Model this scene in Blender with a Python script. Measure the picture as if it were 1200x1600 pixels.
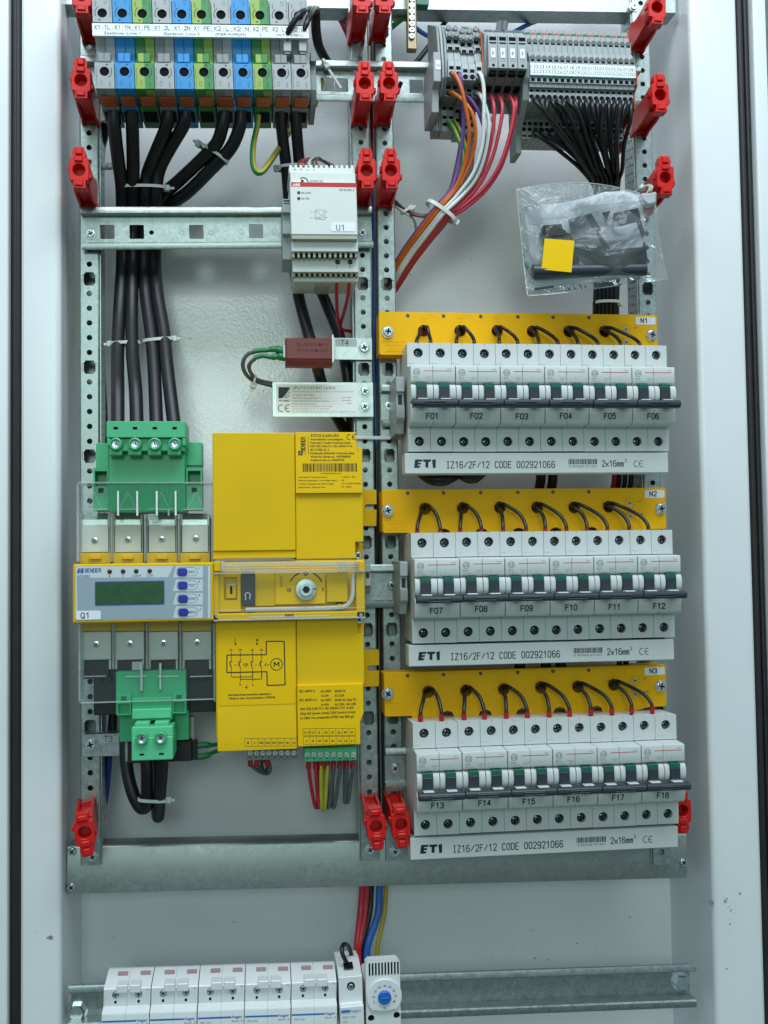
import bpy, bmesh, math, random
from mathutils import Vector, Matrix
random.seed(7)
for o in list(bpy.data.objects): bpy.data.objects.remove(o)
scn = bpy.context.scene
C = scn.collection
S = 0.001                                   # everything below is authored in millimetres

# ------------------------------------------------------------------ camera
YAW, PITCH, ROLL, FPX, CAMY = .12, .043, -.014, 1630., -804.7
def cam_axes():
    cy, sy, cp, sp = math.cos(YAW), math.sin(YAW), math.cos(PITCH), math.sin(PITCH)
    cr, sr = math.cos(ROLL), math.sin(ROLL)
    right = Vector((cy, -sy, 0)); fwd = Vector((sy*cp, cy*cp, sp)); up = right.cross(fwd)
    return right*cr+up*sr, -right*sr+up*cr, fwd
CR, CU, CF = cam_axes()
cd = bpy.data.cameras.new('camera'); cam = bpy.data.objects.new('camera', cd); C.objects.link(cam)
cam.matrix_world = Matrix.Translation((0, CAMY*S, 0)) @ Matrix((CR, CU, -CF)).transposed().to_4x4()
cd.sensor_fit = 'VERTICAL'; cd.sensor_height = 24; cd.lens = 24*FPX/1600
cd.clip_start = .01; cd.clip_end = 50
scn.camera = cam
# ------------------------------------------------------------------ world, lamps, exposure
w = bpy.data.worlds.new('World'); scn.world = w; w.use_nodes = True
nt = w.node_tree; bg = nt.nodes['Background']
tc = nt.nodes.new('ShaderNodeTexCoord'); sx = nt.nodes.new('ShaderNodeSeparateXYZ')
mr = nt.nodes.new('ShaderNodeMapRange'); mr.inputs[1].default_value = -.6; mr.inputs[2].default_value = .9
rp = nt.nodes.new('ShaderNodeValToRGB')
rp.color_ramp.elements[0].color = (.070, .125, .100, 1); rp.color_ramp.elements[1].color = (.47, .58, .68, 1)
nt.links.new(tc.outputs['Generated'], sx.inputs[0]); nt.links.new(sx.outputs[2], mr.inputs[0])
nt.links.new(mr.outputs[0], rp.inputs[0]); nt.links.new(rp.outputs[0], bg.inputs[0])
bg.inputs[1].default_value = 1.05
def area(name, loc, target, sx_, sy_, power, col):
    l = bpy.data.lights.new(name, 'AREA'); l.shape = 'RECTANGLE'; l.size = sx_; l.size_y = sy_
    l.energy = power; l.color = col
    o = bpy.data.objects.new(name, l); C.objects.link(o); o.location = loc
    o.rotation_euler = (Vector(target)-Vector(loc)).to_track_quat('-Z', 'Y').to_euler()
    return o
area('ceiling_lamp', (.12, -.60, 1.02), (.12, .08, .0), 1.1, .5, 13.5, (.84, .95, 1))
area('window_light', (-.16, -2.6, .58), (.05, 0, 0), .52, .50, 10, (.76, 1, .90))
scn.view_settings.view_transform = 'Standard'; scn.view_settings.look = 'None'
scn.view_settings.exposure = -.04; scn.view_settings.gamma = 1
scn.cycles.max_bounces = 8; scn.cycles.transparent_max_bounces = 16; scn.cycles.caustics_refractive = False
scn.cycles.caustics_reflective = False; scn.cycles.use_denoising = True

# ------------------------------------------------------------------ materials
def new_mat(name):
    m = bpy.data.materials.new(name); m.use_nodes = True
    return m, m.node_tree, m.node_tree.nodes['Principled BSDF']
def M(name, col, rough=.45, metal=0., bump=0., bs=900, var=.06, vs=60, spec=.5, stretch=None, rv=.08, coat=0):
    m, t, b = new_mat(name); N = t.nodes; L = t.links
    b.inputs['Metallic'].default_value = metal; b.inputs['Specular IOR Level'].default_value = spec
    b.inputs['Coat Weight'].default_value = coat; b.inputs['Coat Roughness'].default_value = .15
    g = N.new('ShaderNodeNewGeometry'); mp = N.new('ShaderNodeMapping')
    L.new(g.outputs['Position'], mp.inputs[0])
    if stretch: mp.inputs['Scale'].default_value = stretch
    n = N.new('ShaderNodeTexNoise'); n.inputs['Scale'].default_value = vs; n.inputs['Detail'].default_value = 5
    L.new(mp.outputs[0], n.inputs[0])
    r = N.new('ShaderNodeValToRGB'); r.color_ramp.elements[0].position = .3; r.color_ramp.elements[1].position = .7
    r.color_ramp.elements[0].color = tuple(c*(1-var) for c in col)+(1,)
    r.color_ramp.elements[1].color = tuple(min(1, c*(1+var)) for c in col)+(1,)
    L.new(n.outputs[0], r.inputs[0]); L.new(r.outputs[0], b.inputs['Base Color'])
    mr = N.new('ShaderNodeMapRange'); mr.inputs[3].default_value = max(.03, rough-rv); mr.inputs[4].default_value = min(1, rough+rv)
    L.new(n.outputs[0], mr.inputs[0]); L.new(mr.outputs[0], b.inputs['Roughness'])
    if bump:
        n2 = N.new('ShaderNodeTexNoise'); n2.inputs['Scale'].default_value = bs; n2.inputs['Detail'].default_value = 3
        bp = N.new('ShaderNodeBump'); bp.inputs['Strength'].default_value = bump; bp.inputs['Distance'].default_value = .0005
        L.new(g.outputs['Position'], n2.inputs[0]); L.new(n2.outputs[0], bp.inputs['Height']); L.new(bp.outputs[0], b.inputs['Normal'])
    return m
paint = M('light_grey_enamel', (.83, .855, .875), .20, bump=.27, bs=380, var=.03, vs=9)
paint_frame = M('light_grey_frame_enamel', (.76, .79, .81), .30, bump=.10, bs=420, var=.03, vs=9)
rubber = M('black_rubber', (.012, .012, .014), .55, bump=.2, var=.3)
def galv(name, col, rough, dark=.8):
    m, t, b = new_mat(name); N = t.nodes; L = t.links
    g = N.new('ShaderNodeNewGeometry'); v = N.new('ShaderNodeTexVoronoi'); v.inputs['Scale'].default_value = 420
    n = N.new('ShaderNodeTexNoise'); n.inputs['Scale'].default_value = 140; n.inputs['Detail'].default_value = 8; n.inputs['Roughness'].default_value = .7
    L.new(g.outputs['Position'], v.inputs[0]); L.new(g.outputs['Position'], n.inputs[0])
    bw = N.new('ShaderNodeRGBToBW'); L.new(v.outputs['Color'], bw.inputs[0])
    mx = N.new('ShaderNodeMath'); mx.operation = 'MULTIPLY_ADD'; mx.inputs[1].default_value = .35; L.new(bw.outputs[0], mx.inputs[0]); L.new(n.outputs[0], mx.inputs[2])
    r = N.new('ShaderNodeValToRGB'); r.color_ramp.elements[0].position = .35; r.color_ramp.elements[1].position = .95
    r.color_ramp.elements[0].color = tuple(c*dark for c in col)+(1,); r.color_ramp.elements[1].color = tuple(min(1, c*1.12) for c in col)+(1,)
    L.new(mx.outputs[0], r.inputs[0]); L.new(r.outputs[0], b.inputs['Base Color'])
    b.inputs['Metallic'].default_value = .8
    mr = N.new('ShaderNodeMapRange'); mr.inputs[3].default_value = rough-.1; mr.inputs[4].default_value = rough+.12
    L.new(mx.outputs[0], mr.inputs[0]); L.new(mr.outputs[0], b.inputs['Roughness'])
    bp = N.new('ShaderNodeBump'); bp.inputs['Strength'].default_value = .12; bp.inputs['Distance'].default_value = .0004
    L.new(n.outputs[0], bp.inputs['Height']); L.new(bp.outputs[0], b.inputs['Normal'])
    return m
zinc = galv('galvanised_zinc', (.40, .46, .452), .32, .66)
zinc_dull = galv('dull_galvanised_steel', (.29, .325, .315), .38, .82)
zinc_bright = galv('bright_zinc_plate', (.62, .70, .68), .34, .7)
chrome = M('plated_screw_steel', (.72, .78, .80), .22, 1, var=.1, vs=400)
shaded_steel = M('shaded_screw_steel', (.20, .23, .24), .3, 1, var=.1, vs=400)  # screw steel darkened to carry the shade of the deep wells
dark_hole = M('recess_shade_black', (.008, .008, .011), .8, var=.2, spec=.08)  # near-black colour stands in for the shade inside holes and slots
mcb = M('breaker_light_grey', (.58, .61, .60), .42, bump=.05, bs=2500, var=.02)
mcb_lo = M('busbar_cover_grey', (.60, .63, .62), .40, bump=.05, bs=2500, var=.02)
white_p = M('white_plastic', (.74, .77, .77), .30, var=.02)
cream = M('power_supply_grey', (.66, .69, .66), .42, bump=.06, bs=2500, var=.02)
olive = M('olive_grey_plastic', (.36, .37, .29), .5, var=.03)
charcoal = M('charcoal_plastic', (.028, .038, .050), .35, var=.05)
gdark = M('dark_green_plastic', (.008, .125, .075), .35, var=.05)
yel = M('yellow_housing', (.88, .46, .002), .50, spec=.2, bump=.07, bs=2600, var=.04, vs=25)
yel_dev = M('yellow_device_cover', (.76, .475, .004), .52, spec=.2, bump=.07, bs=2600, var=.04, vs=25)
yel_lab = M('yellow_label_film', (.86, .52, .001), .46, spec=.2, var=.02)
red_p = M('red_plastic', (.60, .008, .006), .36, var=.08, spec=.4)
tgrey = M('terminal_grey', (.22, .245, .25), .45, var=.04)
tgrey_l = M('terminal_light_grey', (.33, .355, .365), .45, var=.04)
tgrey_d = M('terminal_dark_grey', (.10, .115, .11), .5, var=.04)
tblue = M('terminal_blue', (.010, .23, .54), .42, var=.04)
tgy_g = M('terminal_green', (.03, .21, .055), .42, var=.05)
tgy_y = M('terminal_yellow_green', (.25, .38, .06), .42, var=.05)
torange = M('terminal_orange', (.52, .10, .02), .45, var=.05)
green = M('connector_green', (.045, .42, .19), .38, var=.05, vs=30)
green_l = M('connector_bright_green', (.10, .56, .28), .38, var=.05, vs=30)
cable_m = M('black_cable_sheath', (.009, .009, .012), .40, var=.2, spec=.45)
black_w = M('black_wire', (.007, .008, .010), .34, var=.2, spec=.45)
grey_w = M('grey_wire', (.10, .115, .13), .4, var=.05)
red_w = M('red_wire', (.50, .015, .030), .35, var=.05)
pink_w = M("crimson_wire", (.50, .03, .055), .38, var=.05)
brown_w = M('brown_wire', (.10, .055, .04), .4, var=.1)
orange_w = M('orange_wire', (.60, .13, .015), .38, var=.05)
violet_w = M('violet_wire', (.14, .07, .32), .38, var=.05)
white_w = M('white_wire', (.68, .72, .72), .38, var=.04)
yellow_w = M('yellow_wire', (.52, .50, .05), .38, var=.05)
blue_w = M('blue_wire', (.02, .10, .40), .35, var=.05)
nylon = M('clear_nylon', (.55, .58, .56), .35, var=.05)
ink = M('black_ink', (.010, .010, .012), .5, var=.1)
ink_g = M('grey_ink', (.24, .26, .27), .5, var=.1)
ink_b = M('blue_ink', (.010, .075, .30), .45, var=.1)
ink_r = M('red_ink', (.50, .008, .02), .45, var=.1)
ink_w = M('white_ink', (.80, .80, .80), .45, var=.02)
sticker = M('grey_label_film', (.50, .54, .53), .30, var=.01)
sticker_w = M('white_label_film', (.80, .83, .85), .30, var=.01)
panel_blue = M('blue_grey_foil', (.30, .37, .43), .35, var=.02)
panel_lt = M('pale_foil', (.58, .64, .66), .35, var=.02)
lcd = M('green_display', (.022, .085, .030), .22, var=.08, vs=200)
lcd_rim = M('display_blue_rim', (.03, .08, .32), .3, var=.05)
btn = M('blue_button', (.012, .018, .32), .3, var=.05)
led = M('brown_indicator', (.045, .022, .024), .2, var=.05)
ct_red = M('red_brown_epoxy', (.155, .020, .016), .42, bump=.1, var=.1)
blackp = M('black_plastic', (.010, .011, .012), .38, var=.15)
paper = M('printed_paper', (.55, .58, .62), .6, var=.03)
silver = M('bright_hex_key', (.80, .81, .80), .3, .6, var=.05)
brass = M('brass_bar', (.22, .17, .11), .35, 1, var=.15)
knob_blue = M('bright_blue_knob', (.01, .13, .50), .35, var=.04)
ferr = M('red_ferrule', (.40, .006, .010), .4, var=.05)
gy_w = None
def clear(name, tint, haze, rough=.08, bump=0., gloss=0.):
    m, t, b = new_mat(name); N = t.nodes; L = t.links; N.remove(b)
    tr = N.new('ShaderNodeBsdfTransparent'); tr.inputs[0].default_value = tint+(1,)
    gl = N.new('ShaderNodeBsdfGlossy'); gl.inputs['Roughness'].default_value = rough; gl.inputs[0].default_value = (.95, 1, 1, 1)
    df = N.new('ShaderNodeBsdfDiffuse'); df.inputs[0].default_value = (.75, .82, .84, 1)
    fr = N.new('ShaderNodeFresnel'); fr.inputs[0].default_value = 1.32
    g = N.new('ShaderNodeNewGeometry'); n = N.new('ShaderNodeTexNoise'); n.inputs['Scale'].default_value = 26; n.inputs['Detail'].default_value = 4
    n.inputs['Distortion'].default_value = 1.6
    L.new(g.outputs['Position'], n.inputs[0])
    if bump:
        bp = N.new('ShaderNodeBump'); bp.inputs['Strength'].default_value = bump; bp.inputs['Distance'].default_value = .02
        L.new(n.outputs[0], bp.inputs['Height']); L.new(bp.outputs[0], gl.inputs['Normal']); L.new(bp.outputs[0], fr.inputs['Normal'])
    m1 = N.new('ShaderNodeMixShader'); m1.inputs[0].default_value = haze
    m2 = N.new('ShaderNodeMixShader')
    L.new(tr.outputs[0], m1.inputs[1]); L.new(df.outputs[0], m1.inputs[2])
    if gloss: m2.inputs[0].default_value = gloss
    else: L.new(fr.outputs[0], m2.inputs[0])
    L.new(m1.outputs[0], m2.inputs[1]); L.new(gl.outputs[0], m2.inputs[2])
    L.new(m2.outputs[0], N['Material Output'].inputs[0])
    return m
clear_p = clear('clear_polycarbonate', (.995, 1, .995), .004, gloss=.028)
clear_e = clear('clear_polycarbonate_edge_highlight', (.97, .98, .98), .30, gloss=.10)  # milky white mixed in to paint the highlight lines along the plastic edges
film = clear('clear_bag_film', (.96, .97, .98), .075, .12, .55)
def striped(name, a, b_, scale=1):
    """two-colour wire: two stripes running along the wire, from the mesh's own uv-like 'stripe' attribute"""
    m, t, b = new_mat(name); at = t.nodes.new('ShaderNodeAttribute'); at.attribute_name = 'stripe'
    mx = t.nodes.new('ShaderNodeMix'); mx.data_type = 'RGBA'; mx.inputs[6].default_value = a+(1,); mx.inputs[7].default_value = b_+(1,)
    t.links.new(at.outputs['Fac'], mx.inputs[0]); t.links.new(mx.outputs[2], b.inputs['Base Color']); b.inputs['Roughness'].default_value = .38
    return m
gy_w = striped('green_yellow_wire', (.02, .26, .06), (.62, .42, .04))

# ------------------------------------------------------------------ mesh helpers
def P(u, v, Y):
    """point seen at source pixel (u, v) that lies at depth Y (mm)"""
    d = CR*((u-600)/FPX)+CU*((800-v)/FPX)+CF
    t = (Y-CAMY)/d.y
    return Vector((d.x*t, Y, d.z*t))
def catmull(pts, sub=6):
    if len(pts) < 3: return [Vector(p) for p in pts]
    p = [Vector(q) for q in pts]; p = [p[0]*2-p[1]]+p+[p[-1]*2-p[-2]]
    out = []
    for i in range(1, len(p)-2):
        for k in range(sub):
            t = k/sub; a, b, c, d = p[i-1], p[i], p[i+1], p[i+2]
            out.append(.5*((2*b)+(c-a)*t+(2*a-5*b+4*c-d)*t*t+(3*b-a-3*c+d)*t**3))
    out.append(p[-2]); return out
_gl = {}
def curve_mesh(splines, text=None, bold=0.):
    if text is not None:
        cu = bpy.data.curves.new('tmp', 'FONT'); cu.body = text; cu.size = 1; cu.resolution_u = 2; cu.fill_mode = 'FRONT'; cu.offset = bold
    else:
        cu = bpy.data.curves.new('tmp', 'CURVE'); cu.dimensions = '2D'; cu.fill_mode = 'BOTH'; cu.resolution_u = 1
        for s in splines:
            sp = cu.splines.new('POLY'); sp.points.add(len(s)-1); sp.use_cyclic_u = True
            for q, pt in zip(s, sp.points): pt.co = (q[0], q[1], 0, 1)
    ob = bpy.data.objects.new('tmp', cu); me = bpy.data.meshes.new_from_object(ob)
    vs = [(v.co.x, v.co.y) for v in me.vertices]; fs = [tuple(p.vertices) for p in me.polygons]
    bpy.data.objects.remove(ob); bpy.data.curves.remove(cu); bpy.data.meshes.remove(me)
    return vs, fs
def circ(cx, cz, r, n=20, sx=1, sz=1, a0=0):
    return [(cx+r*sx*math.cos(a0+2*math.pi*k/n), cz+r*sz*math.sin(a0+2*math.pi*k/n)) for k in range(n)]
def rect(x0, x1, z0, z1): return [(x0, z0), (x1, z0), (x1, z1), (x0, z1)]
def rrect(x0, x1, z0, z1, r, n=4):
    o = []
    for cx, cz, a in ((x1-r, z1-r, 0), (x0+r, z1-r, 90), (x0+r, z0+r, 180), (x1-r, z0+r, 270)):
        for k in range(n+1):
            t = math.radians(a+90*k/n); o.append((cx+r*math.cos(t), cz+r*math.sin(t)))
    return o
_O = [(.22, 0), (.06, .08), (0, .25), (0, .75), (.06, .92), (.22, 1), (.38, 1), (.54, .92), (.6, .75), (.6, .25), (.54, .08), (.38, 0), (.22, 0)]
GLYPH = {'0': [_O], 'O': [_O], '1': [[(.08, .78), (.36, 1), (.36, 0)]], '2': [[(0, .8), (.04, .93), (.15, 1), (.45, 1), (.57, .93), (.6, .8), (.58, .62), (0, 0), (.62, 0)]],
 '3': [[(0, .86), (.14, 1), (.46, 1), (.6, .86), (.6, .66), (.46, .53), (.22, .53)], [(.46, .53), (.6, .4), (.6, .14), (.46, 0), (.14, 0), (0, .14)]], '4': [[(.45, 0), (.45, 1), (0, .28), (.64, .28)]],
 '5': [[(.56, 1), (.08, 1), (.04, .54), (.2, .63), (.44, .63), (.6, .5), (.6, .16), (.45, 0), (.14, 0), (0, .13)]], '6': [[(.56, .88), (.44, 1), (.16, 1), (0, .82), (0, .16), (.15, 0), (.45, 0), (.6, .16), (.6, .42), (.45, .58), (.15, .58), (0, .44)]],
 '7': [[(0, 1), (.6, 1), (.2, 0)]], '8': [[(.15, .54), (.02, .68), (.02, .86), (.16, 1), (.44, 1), (.58, .86), (.58, .68), (.45, .54), (.15, .54), (0, .4), (0, .14), (.15, 0), (.45, 0), (.6, .14), (.6, .4), (.45, .54)]],
 '9': [[(.04, .12), (.16, 0), (.44, 0), (.6, .18), (.6, .84), (.45, 1), (.15, 1), (0, .84), (0, .58), (.15, .42), (.45, .42), (.6, .56)]], 'F': [[(0, 0), (0, 1), (.58, 1)], [(0, .52), (.5, .52)]], 'N': [[(0, 0), (0, 1), (.6, 0), (.6, 1)]],
 'I': [[(.1, 1), (.5, 1)], [(.3, 1), (.3, 0)], [(.1, 0), (.5, 0)]], 'Z': [[(0, 1), (.6, 1), (0, 0), (.6, 0)]], '/': [[(0, .1), (.6, .9)]], 'C': [[(.6, .82), (.45, 1), (.15, 1), (0, .84), (0, .16), (.15, 0), (.45, 0), (.6, .18)]],
 'D': [[(0, 0), (0, 1), (.4, 1), (.6, .8), (.6, .2), (.4, 0), (0, 0)]], 'E': [[(.58, 1), (0, 1), (0, 0), (.58, 0)], [(0, .52), (.48, .52)]], 'x': [[(0, 0), (.6, .62)], [(0, .62), (.6, 0)]],
 'm': [[(0, 0), (0, .64)], [(0, .52), (.12, .64), (.24, .64), (.3, .55), (.3, 0)], [(.3, .52), (.42, .64), (.54, .64), (.6, .55), (.6, 0)]], 'U': [[(0, 1), (0, .16), (.15, 0), (.45, 0), (.6, .16), (.6, 1)]],
 'M': [[(0, 0), (0, 1), (.3, .35), (.6, 1), (.6, 0)]], 'X': [[(0, 0), (.6, 1)], [(0, 1), (.6, 0)]], ':': [[(.26, .08), (.34, .08)], [(.26, .6), (.34, .6)]], 'L': [[(0, 1), (0, 0), (.56, 0)]], 'P': [[(0, 0), (0, 1), (.42, 1), (.6, .88), (.6, .58), (.42, .46), (0, .46)]],
 'A': [[(0, 0), (.3, 1), (.6, 0)], [(.11, .36), (.49, .36)]], 'B': [[(0, 0), (0, 1), (.42, 1), (.56, .88), (.56, .64), (.42, .53), (.02, .53)], [(.42, .53), (.6, .4), (.6, .12), (.42, 0), (0, 0)]], 'R': [[(0, 0), (0, 1), (.42, 1), (.6, .88), (.6, .6), (.42, .48), (0, .48)], [(.34, .48), (.62, 0)]],
 'Q': [_O, [(.36, .26), (.66, -.06)]], 'T': [[(-.02, 1), (.62, 1)], [(.3, 1), (.3, 0)]]}
class MB:
    def __init__(s, *mats): s.v = []; s.f = []; s.mi = []; s.m = 0; s.mats = list(mats); s.stripe = None
    def use(s, i): s.m = i; return s
    def add(s, vs, fs):
        n = len(s.v); s.v += [tuple(v) for v in vs]
        for f in fs: s.f.append(tuple(i+n for i in f)); s.mi.append(s.m)
        return s
    def box(s, x0, x1, y0, y1, z0, z1, c=0.):
        lo = (min(x0, x1), min(y0, y1), min(z0, z1)); hi = (max(x0, x1), max(y0, y1), max(z0, z1))
        if not c:
            vs = [((hi if i & 1 else lo)[0], (hi if i & 2 else lo)[1], (hi if i & 4 else lo)[2]) for i in range(8)]
            return s.add(vs, [(0, 1, 3, 2), (4, 6, 7, 5), (0, 4, 5, 1), (2, 3, 7, 6), (0, 2, 6, 4), (1, 5, 7, 3)])
        c = min(c, min(h-l for h, l in zip(hi, lo))*.49)
        vs = []; ix = {}
        for i in range(8):
            for a in range(3):
                p = [0, 0, 0]
                for b in range(3):
                    up = (i >> b) & 1; e = hi[b] if up else lo[b]
                    p[b] = e if b == a else (e-c if up else e+c)
                ix[i, a] = len(vs); vs.append(p)
        fs = []
        for a in range(3):
            b, d = (a+1) % 3, (a+2) % 3
            for sgn in (0, 1):
                q = [sgn << a, (sgn << a) | (1 << b), (sgn << a) | (1 << b) | (1 << d), (sgn << a) | (1 << d)]
                fs.append([ix[i, a] for i in q])
            for sb in (0, 1):
                for sd in (0, 1):
                    i = (sb << b) | (sd << d); j = i | (1 << a)
                    fs.append((ix[i, b], ix[i, d], ix[j, d], ix[j, b]))
        for i in range(8): fs.append((ix[i, 0], ix[i, 1], ix[i, 2]))
        return s.add(vs, fs)
    def prism(s, prof, axis, a, b):
        """prof in (y,z) for axis x, (x,z) for axis y, (x,y) for axis z"""
        mk = {'x': lambda p, t: (t, p[0], p[1]), 'y': lambda p, t: (p[0], t, p[1]), 'z': lambda p, t: (p[0], p[1], t)}[axis]
        n = len(prof); vs = [mk(p, a) for p in prof]+[mk(p, b) for p in prof]
        return s.add(vs, [tuple(range(n)), tuple(range(2*n-1, n-1, -1))]+[(i, (i+1) % n, n+(i+1) % n, n+i) for i in range(n)])
    def plate(s, out, holes, y0, y1, axis='y'):
        vs, fs = curve_mesh([out]+list(holes)); n = len(vs)
        e = {}
        for f in fs:
            for i in range(len(f)):
                a, b = f[i], f[(i+1) % len(f)]; k = (min(a, b), max(a, b)); e.setdefault(k, []).append((a, b))
        side = [v[0] for v in e.values() if len(v) == 1]
        mk = {'y': lambda p, t: (p[0], t, p[1]), 'x': lambda p, t: (t, p[0], p[1])}[axis]
        V = [mk(p, y0) for p in vs]+[mk(p, y1) for p in vs]
        return s.add(V, list(fs)+[tuple(i+n for i in f[::-1]) for f in fs]+[(b, a, a+n, b+n) for a, b in side])
    def flat(s, out, y, holes=()):
        vs, fs = curve_mesh([out]+list(holes)); return s.add([(p[0], y, p[1]) for p in vs], fs)
    def lathe(s, cx, cz, prof, n=20):
        vs = []; fs = []
        for r, y in prof: vs += [(cx+max(r, 1e-4)*math.cos(2*math.pi*k/n), y, cz+max(r, 1e-4)*math.sin(2*math.pi*k/n)) for k in range(n)]
        for j in range(len(prof)-1):
            for k in range(n): fs.append((j*n+k, j*n+(k+1) % n, (j+1)*n+(k+1) % n, (j+1)*n+k))
        fs.append(tuple(range(n))); fs.append(tuple(range((len(prof)-1)*n, len(prof)*n)))
        return s.add(vs, fs)
    def cyl(s, cx, cz, r, y0, y1, n=20, c=0.):
        return s.lathe(cx, cz, [(r-c, y0), (r, y0+c), (r, y1)] if c else [(r, y0), (r, y1)], n)
    def tube(s, pts, r, n=10, sub=6, flat_=1.):
        p = catmull(pts, sub); vs = []; fs = []; st = []
        T = [(p[min(i+1, len(p)-1)]-p[max(i-1, 0)]).normalized() for i in range(len(p))]
        U = T[0].cross(Vector((.2, 1, .1))).normalized()
        rr = r if callable(r) else (lambda t: r)
        for i, q in enumerate(p):
            U = (U-T[i]*U.dot(T[i])).normalized(); W = T[i].cross(U)
            R = rr(i/(len(p)-1))
            for k in range(n):
                a = 2*math.pi*k/n; vs.append(q+U*(R*math.cos(a))+W*(R*flat_*math.sin(a)))
        for i in range(len(p)-1):
            for k in range(n):
                fs.append((i*n+k, i*n+(k+1) % n, (i+1)*n+(k+1) % n, (i+1)*n+k)); st.append(1 if (k % 5) < 2 else 0)
        fs.append(tuple(range(n))); fs.append(tuple(range(len(p)*n-n, len(p)*n))); st += [0, 0]
        s.stripe = (s.stripe or [])+st
        return s.add(vs, fs)
    def line(s, x0, z0, x1, z1, wd, y):
        d = Vector((x1-x0, z1-z0)); L = d.length or 1; n = Vector((-d.y, d.x))*(wd/2/L)
        return s.add([(x0-n.x, y, z0-n.y), (x1-n.x, y, z1-n.y), (x1+n.x, y, z1+n.y), (x0+n.x, y, z0+n.y)], [(0, 1, 2, 3)])
    def text(s, t, x, z, y, h, wd=None, ang=0., align='L', bold=0.):
        """cap height h, total width wd (mm), baseline start (x,z) on the plane y"""
        key = (t, bold)
        if key not in _gl: _gl[key] = curve_mesh(None, t, min(.026, bold*.30) if bold > .025 else 0.)
        if 'H' not in _gl: _gl['H'] = curve_mesh(None, 'H')
        vs, fs = _gl[key]
        if not vs: return s
        cap = max(v[1] for v in _gl['H'][0]); k = h/cap
        x0 = min(v[0] for v in vs); x1 = max(v[0] for v in vs); kx = wd/(x1-x0) if wd else k
        off = {'L': 0, 'C': -(x1-x0)*kx/2, 'R': -(x1-x0)*kx}[align]; ca, sa = math.cos(ang), math.sin(ang)
        q = [((v[0]-x0)*kx+off, v[1]*k) for v in vs]
        s.add([(x+a*ca-b*sa, y, z+a*sa+b*ca) for a, b in q], fs)
        return s
    def stroke(s, t, x, z, y, h, adv, wd, gw=None, ang=0.):
        """plain engraved-style lettering: cap height h, pitch adv, stroke width wd, glyph width gw"""
        gw = gw or adv*.72; n = 0; ca, sa = math.cos(ang), math.sin(ang)
        for i, ch in enumerate(t):
            for pl in GLYPH.get(ch, ()):
                q = [(i*adv+(p[0]/.6)*gw, p[1]*h) for p in pl]; q = [(x+a*ca-b*sa, z+a*sa+b*ca) for a, b in q]
                for (x0, z0), (x1, z1) in zip(q, q[1:]):
                    L = math.hypot(x1-x0, z1-z0) or 1; ex, ez = (x1-x0)/L*wd*.32, (z1-z0)/L*wd*.32
                    s.line(x0-ex, z0-ez, x1+ex, z1+ez, wd, y-.003*(n % 7)); n += 1
        return s
    def mesh(s, name, origin=(0, 0, 0), sharp=32, bev=0., flat=False):
        me = bpy.data.meshes.new(name); ox, oy, oz = origin
        me.from_pydata([((x-ox)*S, (y-oy)*S, (z-oz)*S) for x, y, z in s.v], [], s.f)
        for m in s.mats: me.materials.append(m)
        me.polygons.foreach_set('material_index', s.mi)
        if s.stripe and len(s.stripe) == len(s.f):
            a = me.attributes.new('stripe', 'FLOAT', 'FACE'); a.data.foreach_set('value', [float(q) for q in s.stripe])
        bm = bmesh.new(); bm.from_mesh(me)
        bmesh.ops.recalc_face_normals(bm, faces=bm.faces)
        if bev:
            ed = [e for e in bm.edges if len(e.link_faces) == 2 and e.calc_face_angle(0) > math.radians(40)]
            bmesh.ops.bevel(bm, geom=ed, offset=bev*S, segments=1, affect='EDGES', clamp_overlap=True)
        bm.to_mesh(me); bm.free()
        me.polygons.foreach_set('use_smooth', [not flat]*len(me.polygons))
        if not flat: me.set_sharp_from_angle(angle=math.radians(sharp))
        me.update(); return me

# ------------------------------------------------------------------ things, parts
class Th:
    """an Empty at the thing's base; its children are authored in its own x/z and in absolute depth y"""
    def __init__(s, name, label, cat, o, ang=0., base=0., group=None):
        s.o = o; s.ang = ang; s.base = base
        e = bpy.data.objects.new(name, None); C.objects.link(e); e.empty_display_size = .01
        e.location = (o[0]*S, base*S, o[1]*S); e.rotation_euler = (0, -ang, 0)
        e['label'] = label; e['category'] = cat
        if group: e['group'] = group
        s.e = e
    def px(s, u, v, Y):
        p = P(u, v, Y); dx, dz = p.x-s.o[0], p.z-s.o[1]; c, n = math.cos(s.ang), math.sin(s.ang)
        return (dx*c+dz*n, -dx*n+dz*c)
    def part(s, name, mb, parent=None, label=None, **k):
        me = mb.mesh(name, **k) if isinstance(mb, MB) else mb
        ob = bpy.data.objects.new(name, me); C.objects.link(ob)
        if parent is None: ob.parent = s.e; ob.location = (0, -s.base*S, 0)
        else: ob.parent = parent
        if label: ob['label'] = label
        return ob
    def put(s, name, me, x, y, z, parent=None, rot=0.):
        """a shared mesh placed at local x/z, absolute depth y"""
        ob = bpy.data.objects.new(name, me); C.objects.link(ob)
        if parent is None: ob.parent = s.e; ob.location = (x*S, (y-s.base)*S, z*S)
        else: ob.parent = parent; ob.location = (x*S, y*S, z*S)
        ob.rotation_euler = (0, rot, 0); return ob
def thing(name, label, cat, u0, v0, Y, u1=None, v1=None, base=44., group=None):
    a = P(u0, v0, Y); ang = 0.
    if u1 is not None:
        b = P(u1, v1, Y); ang = math.atan2(b.z-a.z, b.x-a.x)
    return Th(name, label, cat, (a.x, a.z), ang, base, group)
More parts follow.
